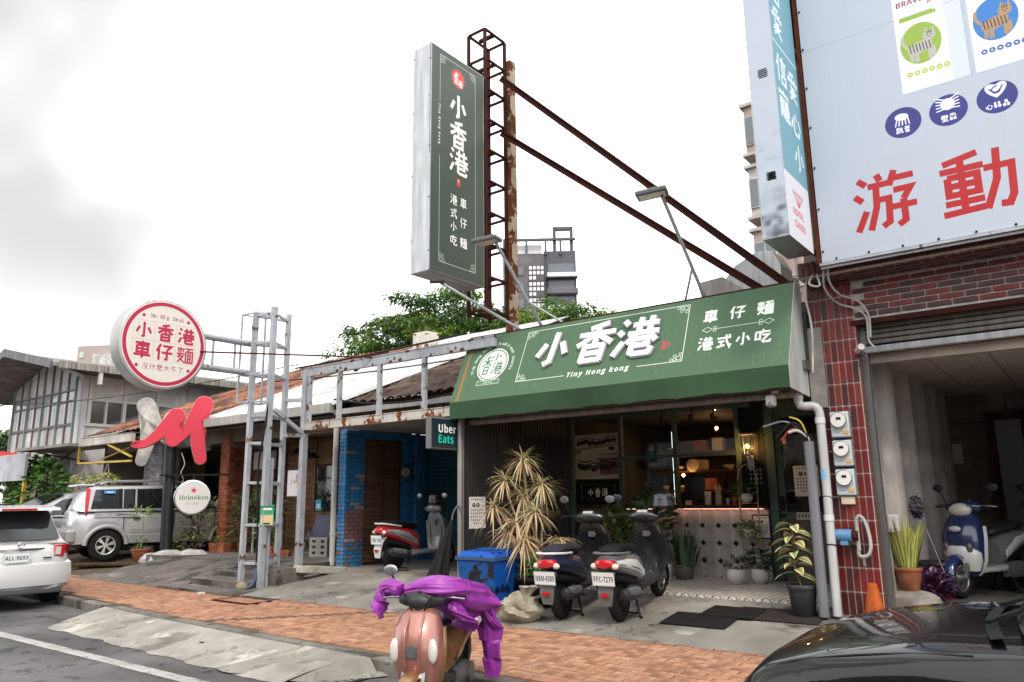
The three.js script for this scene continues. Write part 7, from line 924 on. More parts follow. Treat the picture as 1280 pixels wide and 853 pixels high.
// plants along the counter
{
  const r = rng(818);
  const plant = (name, label, pos, potM, pr, ph, items, m) => { const p = thing(name, label, 'potted plant', pos); pot(p, pr * 0.8, pr, ph, potM); foliage('leaves', p, items, m || leafGloss); return p; };
  const sword = (n, c, h, col, e, w = 0.05, sp = 0.12) => Array.from({ length: n }, () => { const a = r() * 6.283, q = r() * sp; return { p: [c[0] + Math.cos(a) * q, c[1], c[2] + Math.sin(a) * q], d: [Math.cos(a) * 0.28 * (0.4 + r()), 1, Math.sin(a) * 0.28 * (0.4 + r())], l: h * (0.55 + r() * 0.5), w, droop: 0.05 + r() * 0.1, c: jit(col, r, 0.2), e: jit(e, r, 0.15), s: [Math.sin(a), 0, -Math.cos(a)], prof: (t) => Math.min(1, (1 - t) * 3) * (0.7 + 0.3 * Math.sin(t * 3)) }; });
  plant('bushy_plant', 'bushy yellow-green plant behind the two parked scooters', [-5.95, 0.43, -10.35], MT.whiteDirty, 0.16, 0.28, bushLeaves(r, 420, [0, 0.62, 0], [0.36, 0.4, 0.3], 0.16, 0.06, [0.1, 0.13, 0.025], 0.4));
  plant('broad_leaf_plant', 'dark broad-leaved plant reaching the counter top beside the window', [-5.45, 0.43, -10.5], MT.terracotta, 0.15, 0.26, bushLeaves(r, 150, [0, 0.85, 0], [0.34, 0.42, 0.25], 0.22, 0.12, [0.03, 0.065, 0.02], 0.3));
  plant('snake_plant', 'dark green snake plant cluster on a tray before the tiled counter', [-4.98, 0.43, -10.55], MT.concreteDark, 0.15, 0.2, sword(34, [0, 0.18, 0], 0.6, [0.025, 0.05, 0.022], [0.035, 0.06, 0.03], 0.06, 0.2));
  tag(obj('bucket', lathe([[0.001, 0], [0.085, 0], [0.1, 0.2], [0.108, 0.2], [0.108, 0.215], [0.094, 0.215], [0.085, 0.02]], -5.12, 0.43, -10.2), mat([0.62, 0.64, 0.68], 0.45)), 'small white plastic bucket on the porch tiles before the plants', 'bucket');
  // gold arch stand with pots
  const st = thing('plant_stand', 'thin gold arched plant stand in front of the tiled counter', 'plant stand', [-4.05, 0.43, -10.8]); obj('arch', tube([[-0.13, 0.01, 0], [-0.13, 0.9, 0], [-0.13, 1.45, 0], [-0.1, 1.55, 0], [0, 1.61, 0], [0.1, 1.55, 0], [0.13, 1.45, 0], [0.13, 0.9, 0], [0.13, 0.01, 0]], 0.011, 60), mat([0.55, 0.4, 0.22], 0.35, { metal: 0.7 }), st); obj('tray', [cyl(0.09, 0.09, 0.01, 0, 1.06, 0.06), cyl(0.09, 0.09, 0.01, 0, 0.58, 0.06), bx(-0.13, 0.13, 1.055, 1.065, -0.005, 0.01), bx(-0.13, 0.13, 0.575, 0.585, -0.005, 0.01)], mat([0.5, 0.38, 0.22], 0.4, { metal: 0.6 }), st);
  const wp = mat([0.66, 0.64, 0.62], 0.4);
  const bowlP = (label, pos, rad, items) => { const p = thing('white_plant_pot', label, 'potted plant', pos); obj('pot', lathe([[0.001, 0], [rad * 0.6, 0.0], [rad, rad * 0.7], [rad * 0.98, rad * 1.25], [rad * 0.8, rad * 1.5], [rad * 0.72, rad * 1.48], [rad * 0.85, rad]]), wp, p); foliage('leaves', p, items, leafGloss); };
  bowlP('small white pot with trailing greenery on the upper tier of the gold stand', [-4.05, 1.5, -10.74], 0.085, bushLeaves(r, 110, [-0.04, 0.16, 0], [0.17, 0.13, 0.12], 0.09, 0.035, [0.06, 0.1, 0.03]));
  bowlP('white pot with yellow-green leaves on the lower tier of the gold stand', [-4.05, 1.02, -10.74], 0.08, bushLeaves(r, 110, [0, 0.1, 0.02], [0.14, 0.12, 0.1], 0.1, 0.04, [0.12, 0.16, 0.03]));
  bowlP('squat white round pot with a few dark leaves on the porch tiles', [-4.12, 0.43, -10.35], 0.13, bushLeaves(r, 40, [0, 0.25, 0], [0.11, 0.09, 0.1], 0.1, 0.05, [0.04, 0.06, 0.025])); bowlP('white round pot with dense dark foliage beside the shop door', [-3.88, 0.43, -10.55], 0.13, bushLeaves(r, 200, [0, 0.3, 0], [0.19, 0.13, 0.14], 0.1, 0.04, [0.025, 0.05, 0.02]));
  { const m = thing('paper_note', 'small framed grey notice on the tiles behind the gold plant stand', 'notice', [-3.95, 1.16, ZF + 0.025]); obj('frame', rb(0.26, 0.34, 0.02, 0.006, 0, 0, 0), MT.darkPlastic, m); decal('sheet', 0.22, 0.3, notice, m, [0, 0, 0.0115]); }
  // variegated rubber plant by the pipes
  const rp = thing('rubber_plant', 'variegated rubber plant in a black nursery pot beside the white pipe', 'potted plant', [-2.68, gy(-8.5), -8.5]); pot(rp, 0.11, 0.15, 0.33, MT.darkPlastic); obj('stem', tube([[0, 0.28, 0], [-0.05, 0.5, 0.02], [-0.04, 0.75, 0], [-0.06, 0.95, 0.02]], 0.012), mat([0.15, 0.1, 0.05], 0.9), rp);
  const lv = []; for (let i = 0; i < 26; i++) { const y = 0.42 + (i / 26) * 0.55, a = i * 2.4; lv.push({ p: [-0.05 + Math.cos(a) * 0.03, y, Math.sin(a) * 0.03], d: [Math.cos(a) * 0.9, 0.25 - 0.2 * r(), Math.sin(a) * 0.9], l: 0.17 + r() * 0.06, w: 0.095, droop: 0.5, c: jit([0.1, 0.15, 0.04], r, 0.2), e: jit([0.55, 0.48, 0.25], r, 0.15), s: [Math.sin(a), 0.3, -Math.cos(a)], seg: 6 }); } foliage('leaves', rp, lv, leafGloss);
  // garage mouth plants
  const rk = thing('boulder', 'rounded grey boulder carrying the snake plant pot at the garage mouth', 'rock', [-1.8, 0.41, -9.42]); obj('rock', gridGeo(28, 16, (u, v) => { const a = u * 6.2832, p = v * Math.PI / 2, f = 1 + 0.18 * (fbm(u, v, 4, 701, 3) - 0.5); return [Math.cos(a) * Math.cos(p) ** 0.7 * 0.3 * f, Math.sin(p) * 0.17, Math.sin(a) * Math.cos(p) ** 0.7 * 0.24 * f]; }), mat([0.42, 0.38, 0.34], 0.9, { t: TX.mottle, tm: 0.6, bump: 0.006 }), rk);
  const sp = thing('snake_plant', 'yellow-edged snake plant in an orange pot standing on the boulder', 'potted plant', [-1.82, 0.575, -9.42]); pot(sp, 0.1, 0.14, 0.24, mat([0.6, 0.22, 0.12], 0.6, { t: TX.mottle, tm: 0.5 })); foliage('leaves', sp, sword(46, [0, 0.2, 0], 0.68, [0.07, 0.12, 0.04], [0.5, 0.46, 0.1], 0.05, 0.1), leafGloss, 6);
  const pp = thing('purple_plant', 'dark purple leafy plant spilling beside the orange-potted snake plant', 'plant', [-1.7, 0.42, -9.9]); foliage('leaves', pp, bushLeaves(r, 260, [0, 0.18, 0], [0.22, 0.16, 0.2], 0.08, 0.05, [0.05, 0.018, 0.055]), leafGloss);
  const rpn = thing('red_tub', 'dark red tub with black rim behind the purple plant', 'tub', [-1.66, 0.42, -10.3]); obj('tub', lathe([[0.001, 0], [0.17, 0], [0.21, 0.38], [0.19, 0.38], [0.001, 0.36]]), mat([0.2, 0.025, 0.035], 0.5), rpn); obj('rim', tor(0.215, 0.025, 0, 0.38, 0, Math.PI / 2), MT.darkPlastic, rpn);
  const du = thing('feather_duster', 'purple feather duster on a slanted grey stick by the garage wall', 'duster', [-1.66, 0.42, -10.0]); obj('stick', tube([[0.1, 0.3, 0], [-0.02, 0.75, 0.02], [-0.06, 0.9, 0.03]], 0.009), MT.steel, du); foliage('feathers', du, bushLeaves(r, 500, [-0.1, 1.03, 0.04], [0.06, 0.12, 0.06], 0.04, 0.012, [0.035, 0.01, 0.055], 0));
  tag(obj('wall_dispenser', [rb(0.12, 0.2, 0.14, 0.03, -1.88, 1.28, -9.3), box(0.06, 0.05, 0.03, -1.86, 1.22, -9.21)], MT.white), 'white dispenser with dark window on the garage wall above the snake plant', 'dispenser');
}
// things on and behind the counter
{
  const Y = 1.466, it = (n, l, c, g, m) => tag(obj(n, g, m), l, c), kraft = mat([0.5, 0.4, 0.28], 0.8), cup = (x, z, h, r, y = Y) => lathe([[0.001, 0], [r * 0.75, 0], [r, h], [r * 0.9, h], [r * 0.68, 0.01]], x, y, z);
  it('takeaway_cup', 'tall cream paper cup on the counter by the window post', 'cup', cup(-4.74, -10.98, 0.2, 0.055), MT.white); it('takeaway_cup', 'small red and white cup at the right end of the counter', 'cup', cup(-4.32, -10.98, 0.13, 0.045), mat([0.5, 0.06, 0.05], 0.5)); it('takeaway_cup', 'short white cup near the right end of the counter', 'cup', cup(-4.44, -11.02, 0.1, 0.035), MT.white);
  const j = thing('straw_jar', 'glass jar of straws on the counter', 'jar', [-4.6, Y, -11.05]); obj('jar', lathe([[0.05, 0], [0.05, 0.14], [0.045, 0.14], [0.045, 0.01]]), mat([0.35, 0.33, 0.3], 0.2), j); for (let i = 0; i < 6; i++) obj('straw', tube([[0, 0.02, 0], [Math.cos(i) * 0.05, 0.26 + 0.02 * (i % 3), Math.sin(i) * 0.05]], 0.005), MT.white, j);
  it('till_screen', 'dark till screen standing behind the counter window', 'screen', [rb(0.34, 0.36, 0.04, 0.01, -5.06, 1.72, -11.25), box(0.1, 0.1, 0.1, -5.06, 1.5, -11.27)], mat([0.02, 0.028, 0.04], 0.25)); { const t = canvasTex(160, 90, (g) => { g.fillStyle = '#e4ddd2'; g.fillRect(0, 0, 160, 90); const r = rng(5); for (let i = 0; i < 3; i++) scribble(g, 14 + i * 48, 22, 34, 48, 7, '#b02a2a', r); }); tag(decal('price_card', 0.26, 0.16, t, scene, [-5.42, 1.56, -10.97]), 'white card with red characters standing on the counter', 'card'); }
  it('wall_clock', 'round white wall clock above the kitchen shelf inside the shop', 'clock', cyl(0.12, 0.12, 0.04, -5.95, 2.15, -13.2, Math.PI / 2), mat([0.6, 0.55, 0.42], 0.5));
  const sh = thing('kitchen_shelf', 'dark kitchen shelving with lamps inside the shop window', 'shelf', [-5.5, 0.43, -13.4]); for (const y of [0.9, 1.25, 1.6, 1.95]) obj('shelf_board', bx(-1.2, 1.3, y, y + 0.03, -0.2, 0.2), MT.woodDark, sh); for (const x of [-1.2, 0, 1.3]) obj('upright', bx(x - 0.02, x + 0.02, 0, 2.2, -0.2, -0.16), MT.woodDark, sh);
  const r = rng(91), col = [kraft, MT.whiteDirty, mat([0.4, 0.3, 0.2], 0.7), mat([0.5, 0.46, 0.4], 0.6), mat([0.3, 0.12, 0.08], 0.6)];
  for (let k = 0; k < 22; k++) { const y = [0.93, 1.28, 1.63, 1.98][k % 4] + 0.43, x = -6.6 + (k * 0.37) % 2.4, q = r(); if (q < 0.5) it('storage_box', 'small box or tin on the dark kitchen shelving', 'box', rb(0.16 + r() * 0.12, 0.12 + r() * 0.14, 0.16, 0.01, x, y + 0.1, -13.35), col[r() * 5 | 0]).userData.group = 'boxes and tins on the kitchen shelf'; else it('bowl', 'small bowl on the dark kitchen shelving', 'bowl', lathe([[0.001, 0], [0.05, 0], [0.1, 0.08], [0.09, 0.08], [0.04, 0.01]], x, y + 0.002, -13.3), col[r() * 4 | 0]).userData.group = 'bowls on the kitchen shelf'; }
  for (const [x, y, z, I, lb] of [[-5.2, 2.75, -12.6, 0.4, 'bare warm bulb hanging near the ceiling inside the shop'], [-6.1, 1.98, -13.1, 0.25, 'low warm bulb hanging beside the wall clock inside the shop'], [-4.6, 2.3, -13.0, 0.25, 'warm bulb hanging over the right end of the kitchen shelving']]) { const l = thing('kitchen_lamp', lb, 'lamp', [x, y, z], 0, 'lamps inside the shop'); obj('bulb', sph(0.03, 0, 0, 0), mat([1, 0.8, 0.55], 0.4, { emissive: 0xffb870, emissiveIntensity: 5 }), l); obj('cord', tube([[0, 0.03, 0], [0, 2.95 - y, 0]], 0.006), MT.black, l); const p = new THREE.PointLight(0xffb870, I, 0, 2); p.position.set(x, y - 0.045, z); scene.add(p); }
  for (const [x, lb] of [[-5.4, 'black track spotlight over the left window bay, beside the window post'], [-4.9, 'black track spotlight over the middle of the open serving window'], [-4.55, 'black track spotlight over the serving window, next to the dark wall']]) { const l = thing('track_spot', lb, 'spotlight', [x, 2.83, -10.93], 0, 'track spotlights over the shop window'); obj('head', cyl(0.03, 0.035, 0.1, 0, -0.06, 0.03, 0.5, 0, 0), MT.black, l); obj('stem', cyl(0.008, 0.008, 0.12, 0, 0.05, 0), MT.black, l); }
}
// purple raincoat on the retro scooter
{
  const c = thing('raincoat', 'purple raincoat draped over the retro scooter handlebar and seat', 'raincoat', [-4.46, 0, -4.98], Math.atan2(-0.898, 0.44)), m = mat([0.38, 0.045, 0.43], 0.42, { t: TX.fine, sheen: 0.3, phys: 1 }); c.scale.setScalar(0.87);
  const seg = (pts, n, k, seed) => { const P = pts.map((p) => V(p[0], p[1], p[2])), cv = new THREE.CatmullRomCurve3(P, false, 'centripetal'), rings = []; for (let i = 0; i <= n; i++) { const t = i / n, q = cv.getPoint(t), tg = cv.getTangent(t), f = t * (pts.length - 1), a = Math.min(f | 0, pts.length - 2), ra = mix(pts[a][3], pts[a + 1][3], f - a), rb2 = mix(pts[a][4], pts[a + 1][4], f - a); const sd = V(0, 1, 0).cross(tg); if (sd.length() < 0.1) sd.set(0, 0, 1); sd.normalize(); const up = tg.clone().cross(sd).normalize(); const ring = []; for (let j = 0; j < 72; j++) { const an = j / 72 * 6.2832, rg = 1 - 3.2 * Math.abs(fbm(j / 72, t, 2, seed + 40, 3, 5) - 0.5), w = 0.84 + 0.05 * Math.sin(an * 5 + t * 5 + seed) + 0.4 * (fbm(j / 72, t, 3, seed, 3) - 0.5) + 0.24 * rg * rg; ring.push([q.x + sd.x * Math.cos(an) * ra * w + up.x * Math.sin(an) * rb2 * w, q.y + sd.y * Math.cos(an) * ra * w + up.y * Math.sin(an) * rb2 * w, q.z + sd.z * Math.cos(an) * ra * w + up.z * Math.sin(an) * rb2 * w]); } rings.push(ring); } return loft(rings, 0); };
  obj('body', [seg([[0.98, 1.08, 0.16, 0.05, 0.04], [0.93, 1.1, 0.03, 0.1, 0.07], [0.88, 1.08, -0.12, 0.2, 0.11], [0.7, 1.0, -0.16, 0.24, 0.16], [0.45, 0.95, -0.2, 0.27, 0.17], [0.2, 0.9, -0.26, 0.26, 0.13], [0.02, 0.84, -0.36, 0.16, 0.08], [-0.06, 0.8, -0.42, 0.05, 0.03]], 110, 0, 811), seg([[0.8, 0.98, -0.2, 0.16, 0.06], [0.78, 0.86, -0.29, 0.18, 0.05], [0.74, 0.74, -0.32, 0.14, 0.02]], 44, 0, 815)], m, c);
  obj('sleeve', seg([[0.95, 1.08, 0.2, 0.06, 0.06], [0.9, 1.1, 0.3, 0.065, 0.065], [0.87, 1.07, 0.38, 0.07, 0.06], [0.89, 0.98, 0.41, 0.08, 0.04], [0.9, 0.9, 0.4, 0.085, 0.02], [0.9, 0.84, 0.39, 0.06, 0.008]], 60, 0, 821), m, c); obj('sleeve', seg([[0.25, 0.92, -0.34, 0.13, 0.08], [0.22, 0.76, -0.4, 0.12, 0.06], [0.2, 0.55, -0.41, 0.1, 0.05], [0.18, 0.32, -0.42, 0.075, 0.03], [0.18, 0.24, -0.42, 0.07, 0.012]], 70, 0, 823), m, c);
  decal('logo_print', 0.1, 0.03, canvasTex(100, 30, (g) => { g.fillStyle = '#8d2a9e'; g.fillRect(0, 0, 100, 30); g.fillStyle = '#d9c8dd'; g.fillRect(8, 8, 40, 5); g.fillRect(30, 16, 60, 5); }), c, [0.35, 1.105, -0.1], [-1.4, 1.5, 0]); obj('silver_tape', gridGeo(8, 3, (u, v) => [0.93 - u * 0.12, 0.83 + v * 0.035 + 0.02 * Math.sin(u * 5), -0.36 - 0.02 * Math.sin(u * 4)]), MT.steel, c);
}
// ================= LEFT SIDE PROPS =================
{
  const r = rng(909);
  { const m = thing('mailbox', 'green and cream mailbox strapped to the steel tower', 'mailbox', [-10.86, 1.2, -7.58], 0.95); obj('box', [rb(0.22, 0.31, 0.12, 0.01, 0, 0.16, 0)], mat([0.02, 0.3, 0.14], 0.45), m); obj('flap', box(0.19, 0.16, 0.006, 0, 0.1, 0.063), mat([0.6, 0.47, 0.27], 0.6), m); obj('name_slot', [box(0.15, 0.035, 0.006, 0, 0.275, 0.063)], MT.paper, m); obj('stamp_slot', box(0.1, 0.025, 0.006, 0, 0.045, 0.068), MT.darkPlastic, m); obj('roof', box(0.23, 0.015, 0.14, 0, 0.325, 0.01, 0.1), mat([0.02, 0.25, 0.12], 0.45), m); }
  { const t = canvasTex(240, 260, (g) => { g.fillStyle = '#c6c5c8'; g.fillRect(0, 0, 240, 260); g.font = 'italic bold 70px serif'; const cs = ['#7a4a2a', '#8a8a3a', '#a05a30', '#5a6a3a']; [...'jake'].forEach((q, i) => { g.fillStyle = cs[i]; g.fillText(q, 50 + i * 38, 130); }); g.fillStyle = '#9a4030'; g.fillText('k', 130, 80); g.font = 'italic 40px serif'; g.fillStyle = '#888'; g.fillText('or', 130, 180); }); const p = thing('hanging_plate', 'white square name plate bolted to the side of the steel post', 'sign', [-11.21, 1.68, -8.36]); obj('plate', rb(0.42, 0.45, 0.02, 0.005, 0, 0.22, 0), MT.white, p); decal('print', 0.4, 0.43, t, p, [0, 0.22, 0.0115]); obj('bracket', [bar([0.2, 0.4, 0], [0.27, 0.4, 0.02], 0.02)], MT.steel, p); }
  { const c = thing('cinder_block', 'pale perforated concrete block standing on the restaurant porch', 'block', [-12.45, 0.52, -10.0], 0.3); obj('block', ext([[-0.2, 0], [0.2, 0], [0.2, 0.36], [-0.2, 0.36]], 0.14, 0.005, [0, 1, 2].flatMap((i) => [0, 1].map((j) => { const x = -0.1 + j * 0.2, y = 0.07 + i * 0.11; return [[x - 0.045, y - 0.03], [x + 0.045, y - 0.03], [x + 0.045, y + 0.03], [x - 0.045, y + 0.03]]; }))), mat([0.62, 0.6, 0.55], 0.9, { t: TX.mottle }), c); }
  { const k = thing('lounge_chair', 'blue-grey sling lounge chair on the restaurant porch', 'chair', [-12.75, 0.52, -10.3], 0.5); const f = mat([0.09, 0.09, 0.14], 0.8, { t: TX.fine }); obj('backrest', loft([[[-0.28, 0.4, 0.06], [0.28, 0.4, 0.06], [0.28, 0.42, 0.03], [-0.28, 0.42, 0.03]], [[-0.26, 0.78, -0.14], [0.26, 0.78, -0.14], [0.26, 0.79, -0.17], [-0.26, 0.79, -0.17]]], 0.3), f, k); obj('seat', loft([[[-0.28, 0.41, 0.06], [0.28, 0.41, 0.06], [0.28, 0.38, 0.06], [-0.28, 0.38, 0.06]], [[-0.28, 0.36, 0.5], [0.28, 0.36, 0.5], [0.28, 0.33, 0.5], [-0.28, 0.33, 0.5]]], 0.3), f, k); for (const s of [-1, 1]) { obj('leg', bar([s * 0.3, 0, 0.45], [s * 0.3, 0.5, 0.05], 0.025), MT.greyPlastic, k); obj('leg', bar([s * 0.3, 0, -0.1], [s * 0.3, 0.4, 0.4], 0.025), MT.greyPlastic, k); obj('armrest', bar([s * 0.31, 0.52, -0.05], [s * 0.31, 0.5, 0.4], 0.04, 0.02), f, k); } }
  { const b = thing('brick_stack', 'low stack of loose red bricks on the restaurant porch', 'bricks', [-13.45, 0.52, -9.6], 0.1); const g = shared(rb(0.22, 0.06, 0.1, 0.006, 0, 0, 0)); for (let j = 0; j < 3; j++) for (let i = 0; i < 4 - (j === 2 ? 1 : 0); i++) piece('brick', g, brickOrange[(i + j) % 2], b, -0.35 + i * 0.235 + (r() - 0.5) * 0.03, 0.03 + j * 0.062, (r() - 0.5) * 0.03, 0, (r() - 0.5) * 0.1); }
  tag(obj('foam_plank', rb(0.22, 0.12, 1.02, 0.015, -10.72, 0.45, -8.6, -0.1, 0.06), mat([0.74, 0.7, 0.62], 0.8, { t: TX.mottle, tm: 0.7 })), 'long cream foam plank lying beside the steel post', 'plank');
  for (const [x, y] of [[-13.5, 2.52], [-13.75, 2.6], [-14.05, 2.64]]) { const l = thing('pendant_lamp', 'small black enamel pendant lamp hanging in the restaurant porch', 'pendant lamp', [x, y, -10.5], 0, 'pendant lamps in the restaurant porch'); obj('shade', lathe([[0.025, 0.1], [0.04, 0.07], [0.16, 0.0], [0.155, -0.01], [0.03, 0.06]]), MT.black, l); obj('cord', tube([[0, 0.09, 0], [0.01, 3.25 - y, 0]], 0.006), MT.black, l); }
  const tp = (name, label, pos, potM, pr, ph, items) => { const p = thing(name, label, 'potted plant', pos); if (potM) pot(p, pr * 0.75, pr, ph, potM); foliage('leaves', p, items); return p; };
  { const p = thing('planter_box', 'terracotta rectangular planter box beside the red brick pillar', 'planter', [-15.55, 0.52, -9.7]); obj('box', loft([[0, 0.26, 0.09], [0.19, 0.3, 0.11], [0.19, 0.27, 0.09], [0.13, 0.26, 0.085]].map(([y, a, b]) => [[-a, y, b], [a, y, b], [a, y, -b], [-a, y, -b]]), 0.3), MT.terracotta, p); foliage('leaves', p, bushLeaves(r, 130, [0, 0.22, 0], [0.28, 0.1, 0.1], 0.09, 0.025, [0.08, 0.13, 0.03])); }
  { const p = thing('pillar_shrub', 'loose yellow-green shrub growing at the foot of the red brick pillar', 'shrub', [-16.25, 0.4, -9.55]); foliage('leaves', p, [...bushLeaves(r, 330, [0, 0.85, 0], [0.45, 0.62, 0.4], 0.12, 0.05, [0.16, 0.2, 0.04]), ...bushLeaves(r, 160, [-0.25, 0.3, 0.1], [0.4, 0.25, 0.3], 0.1, 0.05, [0.1, 0.16, 0.04])]); for (let i = 0; i < 5; i++) obj('stem', tube([[0, 0, 0], [(r() - 0.5) * 0.3, 0.5, (r() - 0.5) * 0.3], [(r() - 0.5) * 0.7, 1.1, (r() - 0.5) * 0.6]], 0.012), MT.woodDark, p); }
  { const p = thing('potted_sapling', 'thin young sapling in a terracotta pot beside the black sign pole', 'potted plant', [-16.75, gy(-8.6), -8.55]); pot(p, 0.13, 0.19, 0.27, MT.terracotta); obj('stem', tube([[0, 0.2, 0], [0.02, 0.6, 0], [0, 0.95, 0]], 0.014), mat([0.3, 0.24, 0.15], 0.9), p); foliage('leaves', p, [...bushLeaves(r, 46, [0, 1.0, 0], [0.2, 0.12, 0.2], 0.16, 0.06, [0.12, 0.2, 0.04]), ...bushLeaves(r, 40, [0.06, 0.4, 0.05], [0.14, 0.1, 0.12], 0.09, 0.04, [0.07, 0.12, 0.03])]); }
  for (const [x, z, s, l] of [[-15.95, -8.75, 0.3, 'white stuffed sack lying at the foot of the black sign pole'], [-15.45, -9.0, 0.28, 'pale round sack lying between the sign pole and the shrub'], [-16.5, -8.7, 0.22, 'half-empty white sack slumped by the sapling pot']]) { const g = thing('white_sack', l, 'sack', [x, gy(z) - 0.02, z], r()); obj('sack', gridGeo(24, 14, (u, v) => { const a = u * 6.2832, p = v * Math.PI / 2, f = 1 + 0.25 * (fbm(u, v, 4, 903 + s * 100 | 0, 3) - 0.5); return [Math.cos(a) * Math.cos(p) ** 0.6 * s * 1.3 * f, Math.sin(p) * s * 0.85 * f, Math.sin(a) * Math.cos(p) ** 0.6 * s * 0.8 * f]; }), mat([0.62, 0.6, 0.6], 0.7, { t: TX.mottle, tm: 0.5 }), g); }
  { const p = thing('purple_shrub', 'low dusky purple shrub between the sign pole and the silver van', 'shrub', [-15.95, gy(-9.2), -9.3]); foliage('leaves', p, bushLeaves(r, 200, [0, 0.42, 0], [0.3, 0.34, 0.24], 0.08, 0.05, [0.1, 0.05, 0.08])); }
  { const w = new THREE.Group(); w.name = 'weeds'; w.userData = { label: 'low green weeds along the edge of the parking ground', category: 'weeds', kind: 'stuff' }; scene.add(w); const it = []; for (let k = 0; k < 900; k++) { const t = r(), x = mix(-20, -15.6, t) + (r() - 0.5) * 0.4, z = -7.3 - 1.3 * t + (r() - 0.5) * 0.5 * r(), a = r() * 6.283; if (fbm(x / 8 + 5, z / 8 + 5, 32, 13, 2) < 0.47) continue; it.push({ p: [x, gy(z) - 0.02, z], d: [Math.cos(a), 0.5 + r(), Math.sin(a)], l: 0.08 + r() * 0.1, w: 0.03, droop: 0.4, c: jit([0.1, 0.17, 0.04], r) }); } const o = foliage('weed_leaves', w, it, leafMat, 2); o.userData.kind = 'stuff'; }
  tag(obj('old_board', rb(1.5, 0.04, 0.35, 0.01, -17.2, gy(-8.1) + 0.02, -8.05, 0, 0.55, 0), MT.woodDark), 'weathered brown board lying along the edge of the parking ground', 'board');
  // porch plants
  const ps = thing('plant_rack', 'grey metal plant rack with pots on the restaurant porch', 'plant rack', [-14.35, 0.52, -9.9]); for (const [x, z] of [[-0.3, 0], [0.3, 0], [-0.3, -0.3], [0.3, -0.3]]) obj('leg', bar([x, 0, z], [x, 0.75, z], 0.03), MT.galv, ps); obj('shelf', bx(-0.32, 0.32, 0.4, 0.42, -0.32, 0.02), MT.galv, ps);
  for (const [x, y, z, l, n, rad, c] of [[-14.5, 0.94, -10.0, 'leafy plant on the left of the metal plant rack', 200, [0.28, 0.42, 0.25], [0.05, 0.09, 0.03]], [-14.1, 0.94, -10.05, 'narrow-leaved plant on the right of the metal plant rack', 160, [0.22, 0.4, 0.2], [0.06, 0.085, 0.035]], [-15.0, 0.52, -9.9, 'large dark bushy plant behind the steel tower', 360, [0.4, 0.6, 0.3], [0.05, 0.085, 0.025]], [-13.95, 0.52, -9.75, 'small green plant on the porch floor beside the brick stack', 120, [0.2, 0.25, 0.2], [0.08, 0.14, 0.04]]]) tp('porch_plant', l, [x, y, z], MT.terracotta, 0.12, 0.2, bushLeaves(r, n, [0, 0.25 + rad[1] * 0.7, 0], rad, 0.15, 0.05, c));
  // hanging baskets
  const yl = [0.3, 0.3, 0.1]; for (const [x, l, tr2] of [[-21.5, 'hanging basket of pale trailing leaves under the left of the yellow pipe', 1], [-20.25, 'small white hanging pot with spiky greenery under the yellow pipe', 0]]) { const h = thing('hanging_basket', l, 'hanging plant', [x, 2.05, -9.3]); obj('pot', lathe([[0.001, 0], [0.08, 0], [0.12, 0.14], [0.11, 0.14]]), MT.white, h); for (const a of [0, 2.1, 4.2]) obj('cord', tube([[Math.cos(a) * 0.11, 0.14, Math.sin(a) * 0.11], [0, 0.58, 0]], 0.006), MT.whiteDirty, h); foliage('leaves', h, bushLeaves(r, 200, [0, 0.16, 0], tr2 ? [0.42, 0.16, 0.3] : [0.3, 0.12, 0.25], 0.13, 0.04, yl, 0.2, { droop: 0.5 })); }
  // climbing vine
  { const v = thing('climbing_vine', 'dense green climbing vine under the grey canopy beside the white house', 'vine', [-25.3, 0.3, -9.4]); foliage('leaves', v, [...bushLeaves(r, 1500, [0.6, 1.5, 0], [2.0, 1.2, 0.35], 0.2, 0.14, [0.07, 0.15, 0.03], 0.1), ...bushLeaves(r, 500, [-1.6, 1.2, 0.1], [1.3, 1.2, 0.3], 0.18, 0.13, [0.09, 0.18, 0.035])]); for (let i = 0; i < 6; i++) obj('stem', tube([[-1 + i * 0.5, 0, 0], [-0.9 + i * 0.5, 1.2, 0.05], [-0.6 + i * 0.5, 2.5, 0]], 0.025), MT.woodDark, v); }
  tag(obj('parasol_fabric', loft([[[-28.5, 2.7, -9], [-26.3, 2.5, -9], [-26.3, 2.9, -9.6], [-28.5, 3.1, -9.6]], [[-28.4, 3.0, -9], [-26.4, 2.85, -9], [-26.4, 3.1, -9.6], [-28.4, 3.3, -9.6]]], 0.4), mat([0.5, 0.03, 0.03], 0.7)), 'red fabric canopy edge behind the blank lilac panel', 'canopy');
  tag(obj('stone', sph(0.1, -11.05, 0.27, -7.32, 1, 0.8, 0.9, 12), mat([0.4, 0.33, 0.22], 0.9, { t: TX.mottle, tm: 0.4 })), 'small ochre stone at the foot of the steel tower', 'stone');
  { const p = thing('drain_hose', 'blue and white hose curling from the tower foot to the pavement', 'hose', [-10.95, 0.2, -7.5]); obj('hose', tube([[0, 0.35, 0], [0.02, 0.1, 0.08], [-0.1, 0.03, 0.25], [-0.3, 0.0, 0.42]], 0.03), mat([0.06, 0.09, 0.15], 0.6), p); obj('hose_end', tube([[-0.3, 0.0, 0.42], [-0.5, -0.01, 0.5], [-0.62, -0.015, 0.62]], 0.022), MT.whiteDirty, p); }
